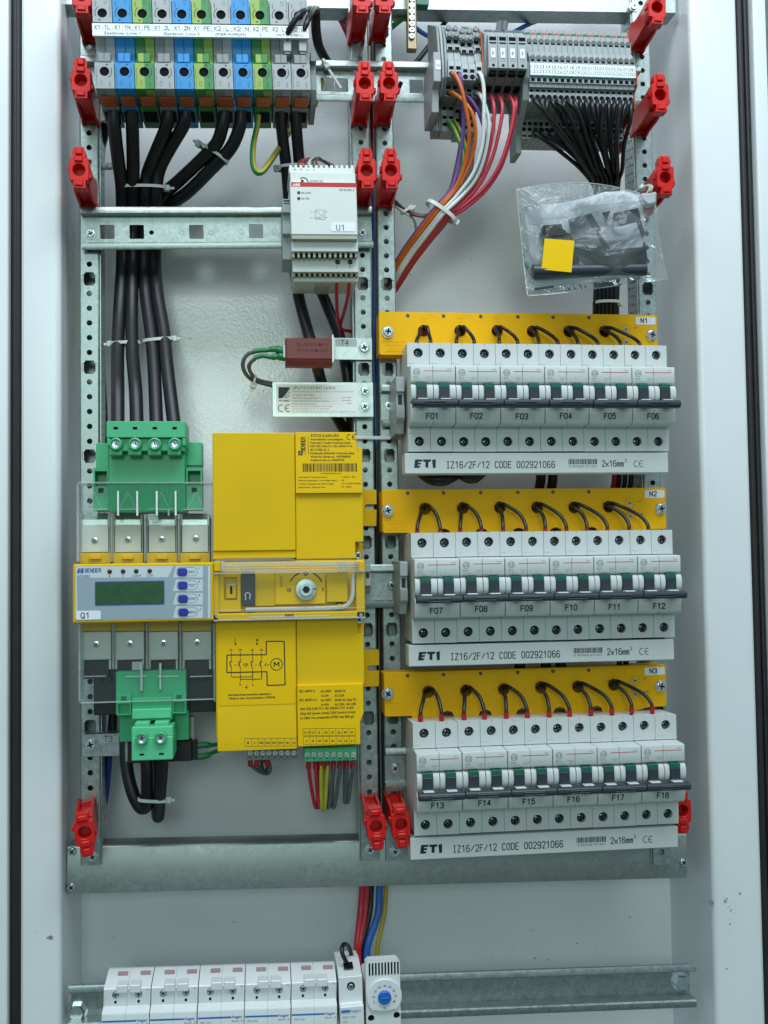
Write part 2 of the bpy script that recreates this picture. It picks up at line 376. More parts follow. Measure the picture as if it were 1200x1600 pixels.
def single(name, label, cat, mb, group=None, kind=None, **k):
    xs = [v[0] for v in mb.v]; ys = [v[1] for v in mb.v]; zs = [v[2] for v in mb.v]
    o = ((min(xs)+max(xs))/2, (min(ys)+max(ys))/2, min(zs))
    ob = bpy.data.objects.new(name, mb.mesh(name, origin=o, **k)); C.objects.link(ob); ob.location = [c*S for c in o]
    if label: ob['label'] = label
    if cat: ob['category'] = cat
    if group: ob['group'] = group
    if kind: ob['kind'] = kind
    return ob
def struct(name, mb, **k): return single(name, None, None, mb, kind='structure', **k)
def wire(name, label, cat, pts, r, mat, group=None, n=10, sub=6):
    return single(name, label, cat, MB(mat).tube([P(*p) for p in pts], r, n, sub), group, sharp=60)
# shared screw heads (facing the viewer, contact plane at y=0)
def cross_pts(r, t, a0=.3):
    o = []
    for k in range(4):
        a = a0+k*math.pi/2; c, s_ = math.cos(a), math.sin(a)
        for x, z in ((r, -t), (r, t), (t, t)): o.append((x*c-z*s_, x*s_+z*c))
    return o
def screw_mesh(name, r, mat, washer=0, cross=True, a0=.3):
    b = MB(mat, dark_hole)
    if washer: b.lathe(0, 0, [(washer-.3, -.8), (washer, -.5), (washer, 0)], 20)
    h = r*.45
    b.lathe(0, 0, [(r*.55, -h-1.0), (r*.86, -h*.75-.9), (r, -.9), (r, -.2)], 20)
    if cross:
        b.plate(circ(0, 0, r*.80, 20), [cross_pts(r*.58, r*.15, a0)], -h-1.25, -h-.6)
        b.use(1).cyl(0, 0, r*.6, -h-1.06, -h-.8, 12)
    return b.mesh(name)
scr_big = screw_mesh('screw', 4.2, chrome, 5.0)
scr_mid = screw_mesh('screw', 3.4, chrome, 0, a0=.9)
scr_rail = screw_mesh('screw', 3.5, chrome, 4.4, a0=.5)

# ================================================================== the cabinet (setting)
XL, XR, ZB, ZT = -153.6, 372.5, -560., 640.
YB = 130.
struct('back_wall', MB(paint).box(XL, XR, YB, YB+2, ZB, ZT))
def arc(cx, cy, r, a0, a1, n=6): return [(cx+r*math.cos(math.radians(a0+(a1-a0)*k/n)), cy+r*math.sin(math.radians(a0+(a1-a0)*k/n))) for k in range(n+1)]
# one folded sheet each side: inner wall, rounded lip, broad front face
fl = [(XL-1.5, YB), (XL, YB)]+arc(XL-5, 42, 5, 0, -90)+[(-182, 37), (-182, 38.5)]+[(XL-6, 38.5)]+[(XL-1.5, 43)]
struct('frame_side', MB(paint_frame).prism(fl, 'z', ZB, ZT))
fr_ = [(XR+1.5, YB), (XR, YB)]+arc(XR+5, 42, 5, 180, 270)+[(413, 37), (413, 38.5)]+[(XR+6, 38.5)]+[(XR+1.5, 43)]
struct('frame_side', MB(paint_frame).prism(fr_, 'z', ZB, ZT))
struct('frame_return', MB(paint_frame).prism([(-182, 38.5), (-184, 38.5), (-184, 52), (-192, 52), (-192, 30)]+arc(-194, 30, 2, 0, -90)+[(-230, 28), (-230, 60), (-182, 60)], 'z', ZB, ZT))
struct('frame_return', MB(paint_frame).prism([(413, 38.5), (415, 38.5), (415, 52), (426, 52), (426, 30)]+arc(428, 30, 2, 180, 270)+[(437, 28), (437, 60), (413, 60)], 'z', ZB, ZT))
struct('frame_return', MB(zinc_dull).prism([(437, 44), (438.5, 40), (441, 40), (442, 44), (520, 60), (520, 64), (437, 62)], 'z', ZB, ZT))
def gasket(name, label, x0, x1):
    pr = [(x0, 52), (x0, 40)]+arc(x0+3, 38, 3, 180, 300, 5)+[((x0+x1)/2, 37.5)]+arc(x1-3, 38, 3, 240, 360, 5)+[(x1, 40), (x1, 52)]
    return single(name, label, 'seal', MB(rubber).prism(pr, 'z', ZB, ZT), group='black rubber door seals')
gasket('rubber_seal', 'black rubber door seal running down the frame on the side of the control panel', -191.8, -183.8)
gasket('rubber_seal', 'black rubber door seal running down the frame on the side of the plastic bag', 415.0, 425.8)
# paint chips on the frame faces
cb = MB(ink_g)
for cu, cv, sp, n in ((1112, 1412, 7, 14), (1136, 1410, 14, 12), (1142, 1425, 16, 10), (1140, 1450, 12, 6), (1140, 1520, 8, 3), (78, 1465, 4, 4), (60, 1455, 12, 3)):
    for k in range(n):
        q = P(cu+random.gauss(0, sp*.6), cv+random.gauss(0, sp*.6), 36.9); r = random.choice((.25, .3, .4, .5, .9))
        if XL-4 < q.x < XR+8: continue
        pt = [(q.x+r*random.uniform(.5, 1.2)*math.cos(a), q.z+r*random.uniform(.4, 1.1)*math.sin(a)) for a in [i*math.pi/3.5 for i in range(7)]]
        cb.prism(pt, 'y', 36.85, 37.0)
for cu, cv, r in ((1112, 1411, 2.0), (1133, 1408, 1.1), (1156, 1396, .9), (79, 1465, 1.7)):
    q = P(cu, cv, 36.8); cb.prism([(q.x+r*random.uniform(.8, 1.2)*math.cos(a), q.z+r*random.uniform(.8, 1.2)*math.sin(a)) for a in [i*math.pi/5 for i in range(10)]], 'y', 36.7, 37.0)
o = single('paint_chips', 'small dark chips and specks scattered over the pale frame faces', None, cb, kind='stuff', flat=True)
db = MB(ink_g)                                # crumbs of swarf sticking to the back wall
for k in range(46):
    u, v = random.choice(((random.uniform(640, 1040), random.uniform(1375, 1500)), (random.uniform(150, 560), random.uniform(1330, 1500)), (random.uniform(620, 860), random.uniform(180, 460)), (random.uniform(280, 440), random.uniform(200, 660))))
    q = P(u, v, YB-.1); r = random.choice((.35, .5, .6, .9)); a0 = random.random()*6
    db.prism([(q.x+r*random.uniform(.4, 1.3)*math.cos(a0+a), q.z+r*random.uniform(.3, 1.)*math.sin(a0+a)) for a in [i*math.pi/2.5 for i in range(5)]], 'y', YB-.5, YB-.05)
single('wall_specks', 'dark crumbs of swarf stuck to the back wall', None, db, kind='stuff', flat=True)

# ------------------------------------------------------------------ cross beams
T = thing('cross_beam', 'upper galvanised cross beam at the very top edge of the cabinet', 'beam', 490, 12, 55, 985, 19, base=55, group='galvanised cross beams')
x0 = -205; x1 = T.px(1060, 24, 55)[0]
T.part('beam', MB(zinc).prism([(55, 0), (55, 70), (57, 70), (57, 1.6), (76, 1.6), (76, 0)], 'x', x0, x1-2))
T = thing('cross_beam', 'wide lower galvanised cross beam below the switchgear', 'beam', 110, 1322, 55, 1072, 1302, base=55, group='galvanised cross beams')
x0 = T.px(106, 1322, 55)[0]; x1 = T.px(1073, 1300, 55)[0]; zb = -37.2
T.part('beam', MB(zinc_dull).prism([(55, zb), (55, -2.5), (56, -.8), (57.5, 0), (76, 0), (76, -1.6), (57.5, -1.6), (56.6, -3), (56.6, zb+1.2), (76, zb+1.2), (76, zb)], 'x', x0, x1))
for u, v in ((113, 1330), (112, 1386), (1067, 1347)):
    a = T.px(u, v, 55); T.put('screw', scr_mid, a[0], 55, a[1])

# ------------------------------------------------------------------ perforated uprights
def upright(name, label, uc, vc, width, side, vend, screws=(), big0=847):
    T = thing(name, label, 'mounting rail', uc, vc, 51.5, base=51.5, group='perforated galvanised uprights')
    zt = ZT-60-T.o[1]; zb = P(uc, vend, 51.5).z-T.o[1]
    zg = P(608, big0, 51.5).z-T.o[1]; h = width/2
    b = MB(zinc); k = int((zb-zg)/11.98)-1; cuts = []
    while zg+k*11.98 < zt-8:
        z = zg+k*11.98
        if z > zb+7: cuts.append((z, k % 6 == 0))
        k += 1
    for i, (z, big) in enumerate(cuts):            # one folded-strip segment per hole, butted end to end
        z0 = zb if i == 0 else z-5.99; z1 = zt if i == len(cuts)-1 else z+5.99
        if big: hl = [(-3.1, z-5.5), (3.1, z-5.5), (4.6, z-3.2), (5.9, z-3.2), (5.9, z+3.2), (4.6, z+3.2), (3.1, z+5.5), (-3.1, z+5.5), (-4.6, z+3.2), (-5.9, z+3.2), (-5.9, z-3.2), (-4.6, z-3.2)]
        else: hl = circ(0, z, 2.25, 14)
        b.plate(rect(-h+1.2, h-1.2, z0, z1), [hl], 51.5, 53.1)
        if big:
            for sg in (-1, 1): b.box(sg*4.7, sg*5.7, 52.0, 58, z-3.0, z+3.0)
    for s_ in (-1, 1):
        b.prism([(s_*(h-1.2), 51.5), (s_*(h-.35), 51.9), (s_*h, 52.8), (s_*h, 76), (s_*(h-1.6), 76), (s_*(h-1.6), 53.1), (s_*(h-1.2), 53.1)][::s_], 'z', zb, zt)
    T.part('channel', b)
    if side > 0 or uc > 900: b2 = MB(zinc_dull).box(-h+1.7, h-1.7, 74.4, 75.8, zb, zt)  # backing plate added behind the holes to make them look dark inside
    else: b2 = MB(zinc_dull).box(.6, h-1.7, 74.4, 75.8, zb, zt)
    T.part('added_dark_backing', b2)
    # side flange with small perforations, on the side the camera sees
    if side:
        pb = MB(zinc); xo = side*(h+.2); z = zb
        while z < zt-7.2:
            o_ = 1 if int((z-zb)/7.2) % 2 else -1
            pb.plate(rect(53.4, 77, z, z+7.2), [circ(dy+o_, z+3.6+(dy-64)*.2, 1.3, 8) for dy in (58, 64, 70)], xo, xo+side*.8, axis='x'); z += 7.2
        T.part('perforated_flange', pb)
    for u, v in screws:
        a = T.px(u, v, 51.5); T.put('screw', scr_rail, a[0], 51.5, a[1])
    return T
upright('upright_rail', 'perforated upright nearest the white seal side, beside the control panel', 140, 640, 15.6, 1, 1352, [(145, 1338)])
upright('upright_rail', 'perforated upright beside the yellow transfer switch, carrying the rating plate', 571, 760, 15.4, -1, 1345, [(578, 1327)])
upright('upright_rail', 'perforated upright carrying the screwed ends of the three yellow sensor strips', 609, 760, 15.4, 0, 1345, [(617, 1330)])
upright('upright_rail', 'perforated upright behind the plastic bag at the far ends of the sensor strips', 1017, 640, 15.6, -1, 1352, [(990, 11)])

# ------------------------------------------------------------------ DIN rails
def din(label, ul, vl, ur, vr, Y=44., deep=7.5, screws=(), holes=(), name='din_rail', web=None, mat=None):
    T = thing(name, label, 'DIN rail', ul, vl, Y, ur, vr, base=Y+deep, group='galvanised mounting rails')
    x1 = T.px(ur, vr, Y)[0]; yb = Y+deep; mat = mat or zinc
    for s_ in (1, -1):
        pr = [(Y, 17.5*s_), (Y, 13.2*s_), (Y+1.1, 12.6*s_), (yb, 12.6*s_), (yb, 11.4*s_), (Y+.3, 11.4*s_), (Y-1, 12.4*s_), (Y-1, 16.4*s_), (Y-.4, 17.5*s_)]
        T.part('rail_flange', MB(mat).prism(pr[::s_], 'x', 0, x1))
    hs = []
    for u, v, r in holes:
        a = T.px(u, v, yb)
        hs.append(rrect(a[0]-5.8, a[0]+5.8, a[1]-5.8, a[1]+5.8, .8, 2) if r == 's' else circ(a[0], a[1], r, 14))
    b = MB(mat); b.plate(rect(0, x1, -11.38, 11.38), hs, yb-1.2, yb); T.part('rail_web', b)
    kb = MB(mat)
    for u, v, r in [h for h in holes if h[2] == 2.0]:
        a = T.px(u, v, yb); kb.cyl(a[0], a[1], 1.75, yb-1.35, yb-.2, 14)
    if kb.v: T.part('knockout', kb)
    for u, v in screws:
        a = T.px(u, v, yb-1.2); T.put('screw', scr_rail, a[0], yb-1.2, a[1])
    return T
din('galvanised mounting rail with square cut-outs carrying the power supply', 127, 357, 582, 355, screws=[(142, 366), (566, 365)],
    holes=[(168, 363, 's'), (214, 363, 's'), (307, 363, 's'), (400, 362, 's'), (237, 364, 1.9), (284, 364, 2.0), (330, 364, 2.0), (377, 363, 2.0), (429, 363, 2.0)], mat=zinc)
din('top mounting rail behind the two banks of terminal blocks', 127, 120, 1002, 134, screws=[(556, 106), (594, 107)], holes=[(512, 133, 's'), (533, 134, 's'), (650, 136, 's')])
din('short mounting rail end beside the breaker row F01 to F06', 597, 634, 1040, 637, screws=[(607, 635)])
din('mounting rail joining the transfer switch to the breaker row F07 to F12', 568, 916, 1046, 911, screws=[(612, 915)])
din('short mounting rail end beside the breaker row F13 to F18', 603, 1203, 1048, 1187, screws=[(617, 1200)])
T = din('deep bottom mounting rail carrying the small breakers and the thermostat', 106, 1576, 1088, 1540, Y=44, deep=15, name='deep_din_rail', mat=zinc)
hexb = MB(chrome); hexb.lathe(0, 0, [(8.2, -.9), (8.4, -.5), (8.4, 0)], 24); hexb.lathe(0, 0, [(5.8, -6.2), (6.6, -5.4), (6.6, -.9)], 6)
hexm = hexb.mesh('hex_bolt', sharp=20)
for u, v in ((121, 1579), (1062, 1532)):
    a = T.px(u, v, 57.8); T.put('hex_bolt', hexm, a[0], 57.8, a[1])

# ================================================================== red cover brackets
def make_clip():
    b = MB(red_p)
    b.plate([(-7.2, -8), (-6.2, -9), (6.4, -9), (7.4, -8), (7.4, 7.6), (6.2, 9.0), (-6.0, 9.0), (-7.2, 7.6)], [circ(0, -.5, 4.7, 18)], 0, 10)
    head = b.mesh('bracket_head', bev=.5)
    b = MB(red_p)
    b.prism([(-4.8, 9), (-5.4, 13), (-4.0, 17.4), (3.6, 17.4), (5.0, 13), (4.6, 9)], 'y', .6, 9)
    b.box(-2.6, 2.8, -1.1, 2, 11, 16.5, .7)
    b.prism([(-3.9, -9), (-4.4, -15), (5.2, -15), (5.2, -9)], 'y', -.8, 8.6)
    b.box(-3.0, 3.6, -2.0, 1, -13.5, -9.3, .6); b.box(-3.2, 3.2, -1.6, 0, 5.5, 9.8, .6)
    b.box(6.8, 9.2, 2, 8, -6.5, -2.5, .6); b.box(-8.6, -6.8, 3, 8, -1, 4, .6)
    lug = b.mesh('bracket_lug', bev=.4)
    b = MB(red_p)
    for s_ in (-1, 1):
        x0 = s_*4.6
        b.prism([(10, 8), (10, -10), (26, -13), (49, -14.5), (50.5, -12), (50.5, 5), (44, 8.5), (34, 5.2), (22, 6.2)], 'x', x0, x0+s_*1.9)
        b.prism([(44, -14.5), (53, -15.5), (53, -12), (50, -10), (46, -10)], 'x', x0, x0+s_*2.4)
    b.box(-4.6, 4.6, 12, 50, -10.2, -8.4, 0); b.box(-4.6, 4.6, 30, 32.5, -8.4, 4, 0); b.box(-4.6, 4.6, 46, 49, -13.5, 4, 0)
    b.box(-4.0, 4.0, 10, 15, -8.3, 7.2, .3)
    arm = b.mesh('bracket_arm', bev=.35)
    return head, lug, arm
ch, cl, ca = make_clip()
def clip(label, u, v, flip=False, rot=0., yaw=0.):
    p = P(u, v, 0)
    T = Th('cover_bracket', label, 'bracket', (p.x, p.z), 0, 51.5, 'red plastic cover brackets on the uprights')
    for n, m in (('bracket_head', ch), ('bracket_lug', cl), ('bracket_arm', ca)): T.put(n, m, 0, 0, 0)
    T.e.rotation_euler = (0, (math.pi if flip else 0)+rot, yaw)
    return T
AT = 'red bracket %s'
clip(AT % 'on the outer upright, cut by the top edge beside the large terminals', 127, -9)
clip(AT % 'on the outer upright beside the lower faces of the large terminals', 126, 124)
clip(AT % 'just above the screwed end of the rail with square cut-outs', 123, 264)
clip(AT % 'tilted over the corner of the lower beam, below the T3 transformer', 121, 1303, True, -.12, .10)
clip(AT % 'cut by the top edge, first of the middle pair', 565, -8)
clip(AT % 'level with the top mounting rail, first of the middle pair', 570, 129)
clip(AT % 'pressed close to the power supply', 573, 265)
clip(AT % 'at the lower beam, under the transfer switch side of the middle gap', 588, 1293, True, -.05)
clip(AT % 'cut by the top edge, next to the brass screw bar', 600, -8)
clip(AT % 'level with the top mounting rail, nearer to the small grey terminals', 608, 129)
clip(AT % 'in front of the brown wires, second of the middle pair', 611, 265)
clip(AT % 'at the lower beam, touching the third breaker row', 627, 1290, True, -.05)
clip(AT % 'on the far upright above the end of the numbered terminal row', 1027, 10, rot=.04)
clip(AT % 'beside the fan of black wires, on the far upright', 1032, 147)
clip(AT % 'from which the plastic bag hangs', 1040, 276)
clip(AT % 'peeping out behind breaker F18', 1067, 1268, True)

# ================================================================== breakers F01..F18
mcb_drum = M('toggle_drum_white', (.58, .61, .61), .5, var=.02, spec=.3)
def breaker_meshes():
    m = {}
    W = 35.2
    b = MB(mcb, dark_hole)
    prof = [(44, -41.5), (4.4, -43), (4.2, -42.7), (4.2, -24.2), (-11.6, -23.2), (-14.4, -21.4), (-16, -10.0), (-15, -9), (-9, -6), (-9, 7), (-15.2, 9), (-16, 9.6), (-16, 21.8), (-15.4, 22.4), (4.2, 23.2), (4.2, 42.5), (4.4, 43), (44, 42.2), (44, 20), (42, 16), (42, -17)]
    for k in (0, 1):
        x0 = k*17.7+(.12 if k else .32); x1 = (k+1)*17.7-(.32 if k else .12)
        b.use(0).prism(prof, 'x', x0, x1)
    m['breaker_body'] = b.mesh('breaker_body', bev=.35)
    for nm, z0, z1, zc in (('upper_terminal_cover', 23.6, 42.9, 35.0), ('lower_terminal_cover', -42.9, -24.0, -35.0)):
        b = MB(mcb, dark_hole)
        for k in (0, 1):
            cx = 8.85+17.7*k; xa = k*17.7+.15; xb = (k+1)*17.7-.15
            if zc > 0: out = [(xa, z0), (xb, z0), (xb, z1), (cx+.25, z1), (cx+.25, z1-1.2), (cx-.25, z1-1.2), (cx-.25, z1), (xa, z1)]
            else: out = [(xa, z0), (xb, z0), (xb, z1), (xa, z1)]
            b.use(0).plate(out, [circ(cx, zc, 3.75, 22)], -.15, 4.15)
            b.use(1).cyl(cx, zc, 3.7, 3.9, 4.1, 16)
            b.use(0).box(cx-.12, cx+.12, -.32, -.1, z0+1, zc-4.4); b.box(cx-.10, cx+.10, -.30, -.1, zc+4.2, z1-1.4)
            if zc > 0: b.box(xa+.4, xa+6, -.4, -.1, 26.6, 26.9)
            else: b.box(xa, xb, -.5, -.1, z1-4.6, z1-4.2)
        m[nm] = b.mesh(nm)
    b = MB(shaded_steel, dark_hole)
    b.lathe(0, 0, [(1.2, -.5), (2.2, -.2), (2.9, .4), (2.9, .9)], 16)
    b.use(1).box(-2.4, 2.4, -.56, -.1, -.42, .42); b.box(-.42, .42, -.58, -.1, -2.4, 2.4)
    m['terminal_screw'] = b.mesh('terminal_screw')
    b = MB(mcb_drum)                            # rounded drum of the toggle, one per pole
    pr = [(-9.2+(-8.6)*max(0, math.cos(math.radians(a)))**.38, 1.0+6.8*math.sin(math.radians(a))) for a in range(-90, 91, 12)]
    for xa, xb in ((.35, 3.9), (12.6, 17.4)): b.prism(pr, 'x', xa, xb)
    b.prism([(p[0]+1.2, p[1]) for p in pr], 'x', 3.9, 12.6)
    m['toggle_drum'] = b.mesh('toggle_drum', sharp=40)
    b = MB(charcoal, gdark)
    b.box(4.5, 12.3, -19.2, -10, -4.6, 4.8, .4); b.use(1).box(4.5, 12.3, -18.9, -10, 4.8, 8.2, .3)
    m['toggle'] = b.mesh('toggle')
    b = MB(mcb_lo); b.box(4.4, 12.5, -24, -17, -5.6, -4.4, .4); m['toggle_ledge'] = b.mesh('toggle_ledge')
    b = MB(charcoal)
    b.prism([(-20, -5.4), (-25.5, -5.2), (-27.2, -6.6), (-27.4, -9.4), (-25.8, -11.0), (-19, -11.2)], 'x', .35, 35.05)
    b.box(9.6, 25.6, -28.2, -26, -8.3, -7.2, .25); b.box(9.6, 25.6, -27.9, -26, -9.9, -9.1, .25)
    m['handle_bar'] = b.mesh('handle_bar', bev=.3)
    b = MB(ink_r, ink_g); y = -16.06
    b.box(10.6, 32.6, y, y+.05, 17.6, 18.1)
    b.use(1).flat(circ(5.0, 17.0, 2.7, 20), y, [circ(5.0, 17.0, 2.2, 20)]); b.text('GE', 5.0, 15.8, y, 2.4, align='C', bold=.06)
    b.text('EP62', 29.0, 19.0, y, .9, 3.2); b.text('B16', 2.6, 12.0, y, 1.7, 3.8, bold=.06)
    for i, (t, wd) in enumerate((('230/400V~', 7.5), ('6000 3', 5.2), ('IEC/EN 60898', 9.0), ('674629', 5.))): b.text(t, 2.6, 11.2-1.35*i-.9, y, .8, wd)
    b.text('G62 B16', 12.2, 12.2, y, 1.2, 4.4); b.text('10kA', 12.6, 10.8, y, .8, 3)
    for xx in (20.4, 24.2):
        b.text('1' if xx < 22 else '3', xx, 12.8, y, 1.0); b.line(xx+.3, 12.3, xx+.3, 11, .16, y); b.line(xx+.3, 11, xx-.7, 9.6, .16, y); b.line(xx+.3, 9.6, xx+.3, 8.6, .16, y)
        b.flat(rect(xx-.3, xx+.9, 7.6, 8.4), y, [rect(xx-.15, xx+.75, 7.75, 8.25)]); b.line(xx+.3, 7.6, xx+.3, 6.6, .16, y)
    b.line(13.2, 6.3, 17.2, 6.3, .18, y-.01); b.line(30, 6.1, 34.6, 6.1, .18, y-.01)
    m['printed_text'] = b.mesh('printed_text', flat=True)
    return m
BM = breaker_meshes()
WHERE = ['first breaker of the top row, nearest the uprights', 'top row, second along', 'top row, third along', 'top row, fourth along', 'top row, fifth along', 'last breaker of the top row',
         'first breaker of the middle row', 'middle row, second along', 'middle row, third along', 'middle row, fourth along', 'middle row, fifth along', 'last breaker of the middle row',
         'first breaker of the bottom row', 'bottom row, second along', 'bottom row, third along', 'bottom row, fourth along', 'bottom row, fifth along', 'last breaker of the bottom row']
ROWX = (116.9, 117.7, 117.0); ROWZ = (124.9, -24.4, -171.8)
for r in range(3):
    for k in range(6):
        n = r*6+k+1
        T = Th('circuit_breaker', 'two-pole breaker tagged F%02d, %s' % (n, WHERE[n-1]), 'circuit breaker', (ROWX[r]+35.4*k, ROWZ[r]+random.uniform(-.15, .15)), random.uniform(-.0015, .0015), 44., 'two-pole circuit breakers F01 to F18')
        for nm in ('breaker_body', 'upper_terminal_cover', 'lower_terminal_cover', 'handle_bar', 'printed_text'): T.put(nm, BM[nm], 0, 0, 0)
        for p in (0, 1):
            T.put('toggle_drum', BM['toggle_drum'], 17.7*p, 0, 0)
            t_ = T.put('toggle', BM['toggle'], 17.7*p, 0, 0); T.put('toggle_ledge', BM['toggle_ledge'], 0, 0, 0, parent=t_)
            for z in (35., -35.): T.put('terminal_screw', BM['terminal_screw'], 8.85+17.7*p, 2.7, z, rot=random.uniform(0, 3))
        b = MB(sticker, ink); dz = random.uniform(-.3, .3); dx = random.uniform(-.5, .5)
        b.prism(rrect(9.0+dx, 27.2+dx, -20.4+dz, -13.6+dz, .9, 3), 'y', -16.18, -16.0)
        b.use(1).stroke('F%02d' % n, 11.9+dx, -18.9+dz, -16.22, 4.0, 3.35, .86, 2.3, ang=random.uniform(-.02, .02)); b.v = [(x, y+.140*(-10-z), z) for x, y, z in b.v]
        T.part('name_tag', b, flat=True)

# busbar covers under each row
ROWN = ('F01 to F06', 'F07 to F12', 'F13 to F18')
for r in range(3):
    T = Th('busbar_cover', 'long pale busbar comb cover printed with codes, under breakers %s' % ROWN[r], 'busbar comb', (ROWX[r]-3.4, ROWZ[r]), 0, 30., 'busbar combs under the breaker rows')
    b = MB(mcb_lo); b.box(0, 213.6, -3, 14, -60.6, -44.4, .5); T.part('cover_strip', b)
    b = MB(blackp); b.box(2, 211, 10, 30, -46, -43.3); T.part('busbar', b)
    y = -3.06; b = MB(ink)
    s_ = 1.0; ox = 7.2; oz = -56.0
    def sh(pts): return [(ox+p[0], oz+p[1]) for p in pts]
    b.flat(sh([(0, 0), (.9, 6.6), (6.6, 6.6), (6.4, 4.9), (3.4, 4.9), (3.3, 4.1), (5.6, 4.1), (5.3, 2.6), (3.1, 2.6), (3.0, 1.7), (5.2, 1.7), (4.2, 0)]), y)
    b.flat(sh([(7.1, 6.6), (13.6, 6.6), (13.2, 4.7), (11.5, 4.7), (11.2, 0), (8.9, .5), (9.1, 4.7), (7.4, 4.7)]), y)
    b.flat(sh([(14.3, 6.2), (17.3, 6.8), (17.1, .2), (15.0, -.4)]), y)
    b.stroke('IZ16/2F/12 CODE 002921066', 33.0, -56.2, y, 5.0, 3.52, .68, 2.3)
    x = 131.0; random.seed(4)
    while x < 154.4:
        wd = random.choice((.28, .28, .55, .85)); b.box(x, x+wd, y, y+.04, -53.6, -49.4); x += wd+random.choice((.28, .28, .5))
    b.text('5 907063 671201', 131.4, -56.0, y, 1.5, 22.5)
    b.stroke('2x16mm', 158.6, -55.4, y, 4.7, 3.1, .66, 2.2); b.stroke('2', 177.4, -51.9, y, 2.4, 2, .35, 1.5)
    for cx in (187.2, 191.6):
        pts = [(cx+2.3*math.cos(a), -53.4+2.5*math.sin(a)) for a in [math.radians(70+220*i/14) for i in range(15)]]
        for i in range(14): b.line(*pts[i], *pts[i+1], .55, y-.01*(i % 2))
    b.line(189.6, -53.4, 191.9, -53.4, .5, y-.02)
    T.part('printed_text', b, flat=True)

# ================================================================== yellow residual-current sensor strips N1..N3
SPEC = [('N1', 592, 487, 1026, 492, ROWN[0], [(662, 517), (719, 517), (777, 517), (832, 518), (889, 518), (945, 518)], [(651, 536), (673, 536), (713, 536), (741, 536), (780, 537), (809, 537), (842, 538), (872, 538), (903, 540), (935, 540), (970, 541), (1000, 541)], 531),
        ('N2', 597, 765, 1040, 762, ROWN[1], [(664, 795), (723, 794), (781, 793), (839, 793), (897, 793), (951, 792)], [(652, 830), (688, 830), (719, 829), (752, 828), (786, 828), (822, 828), (852, 827), (885, 827), (917, 827), (949, 827), (983, 827), (1013, 827)], 0),
        ('N3', 600, 1051, 1040, 1038, ROWN[2], [(669, 1081), (728, 1079), (787, 1077), (845, 1074), (903, 1073), (959, 1070)], [(657, 1121), (690, 1120), (725, 1119), (757, 1118), (791, 1117), (824, 1116), (858, 1115), (890, 1114), (923, 1112), (956, 1110), (987, 1109), (1019, 1108)], 0)]
NYF = 28.
plug_brown = M('dull_brown_plug', (.10, .075, .04), .5)
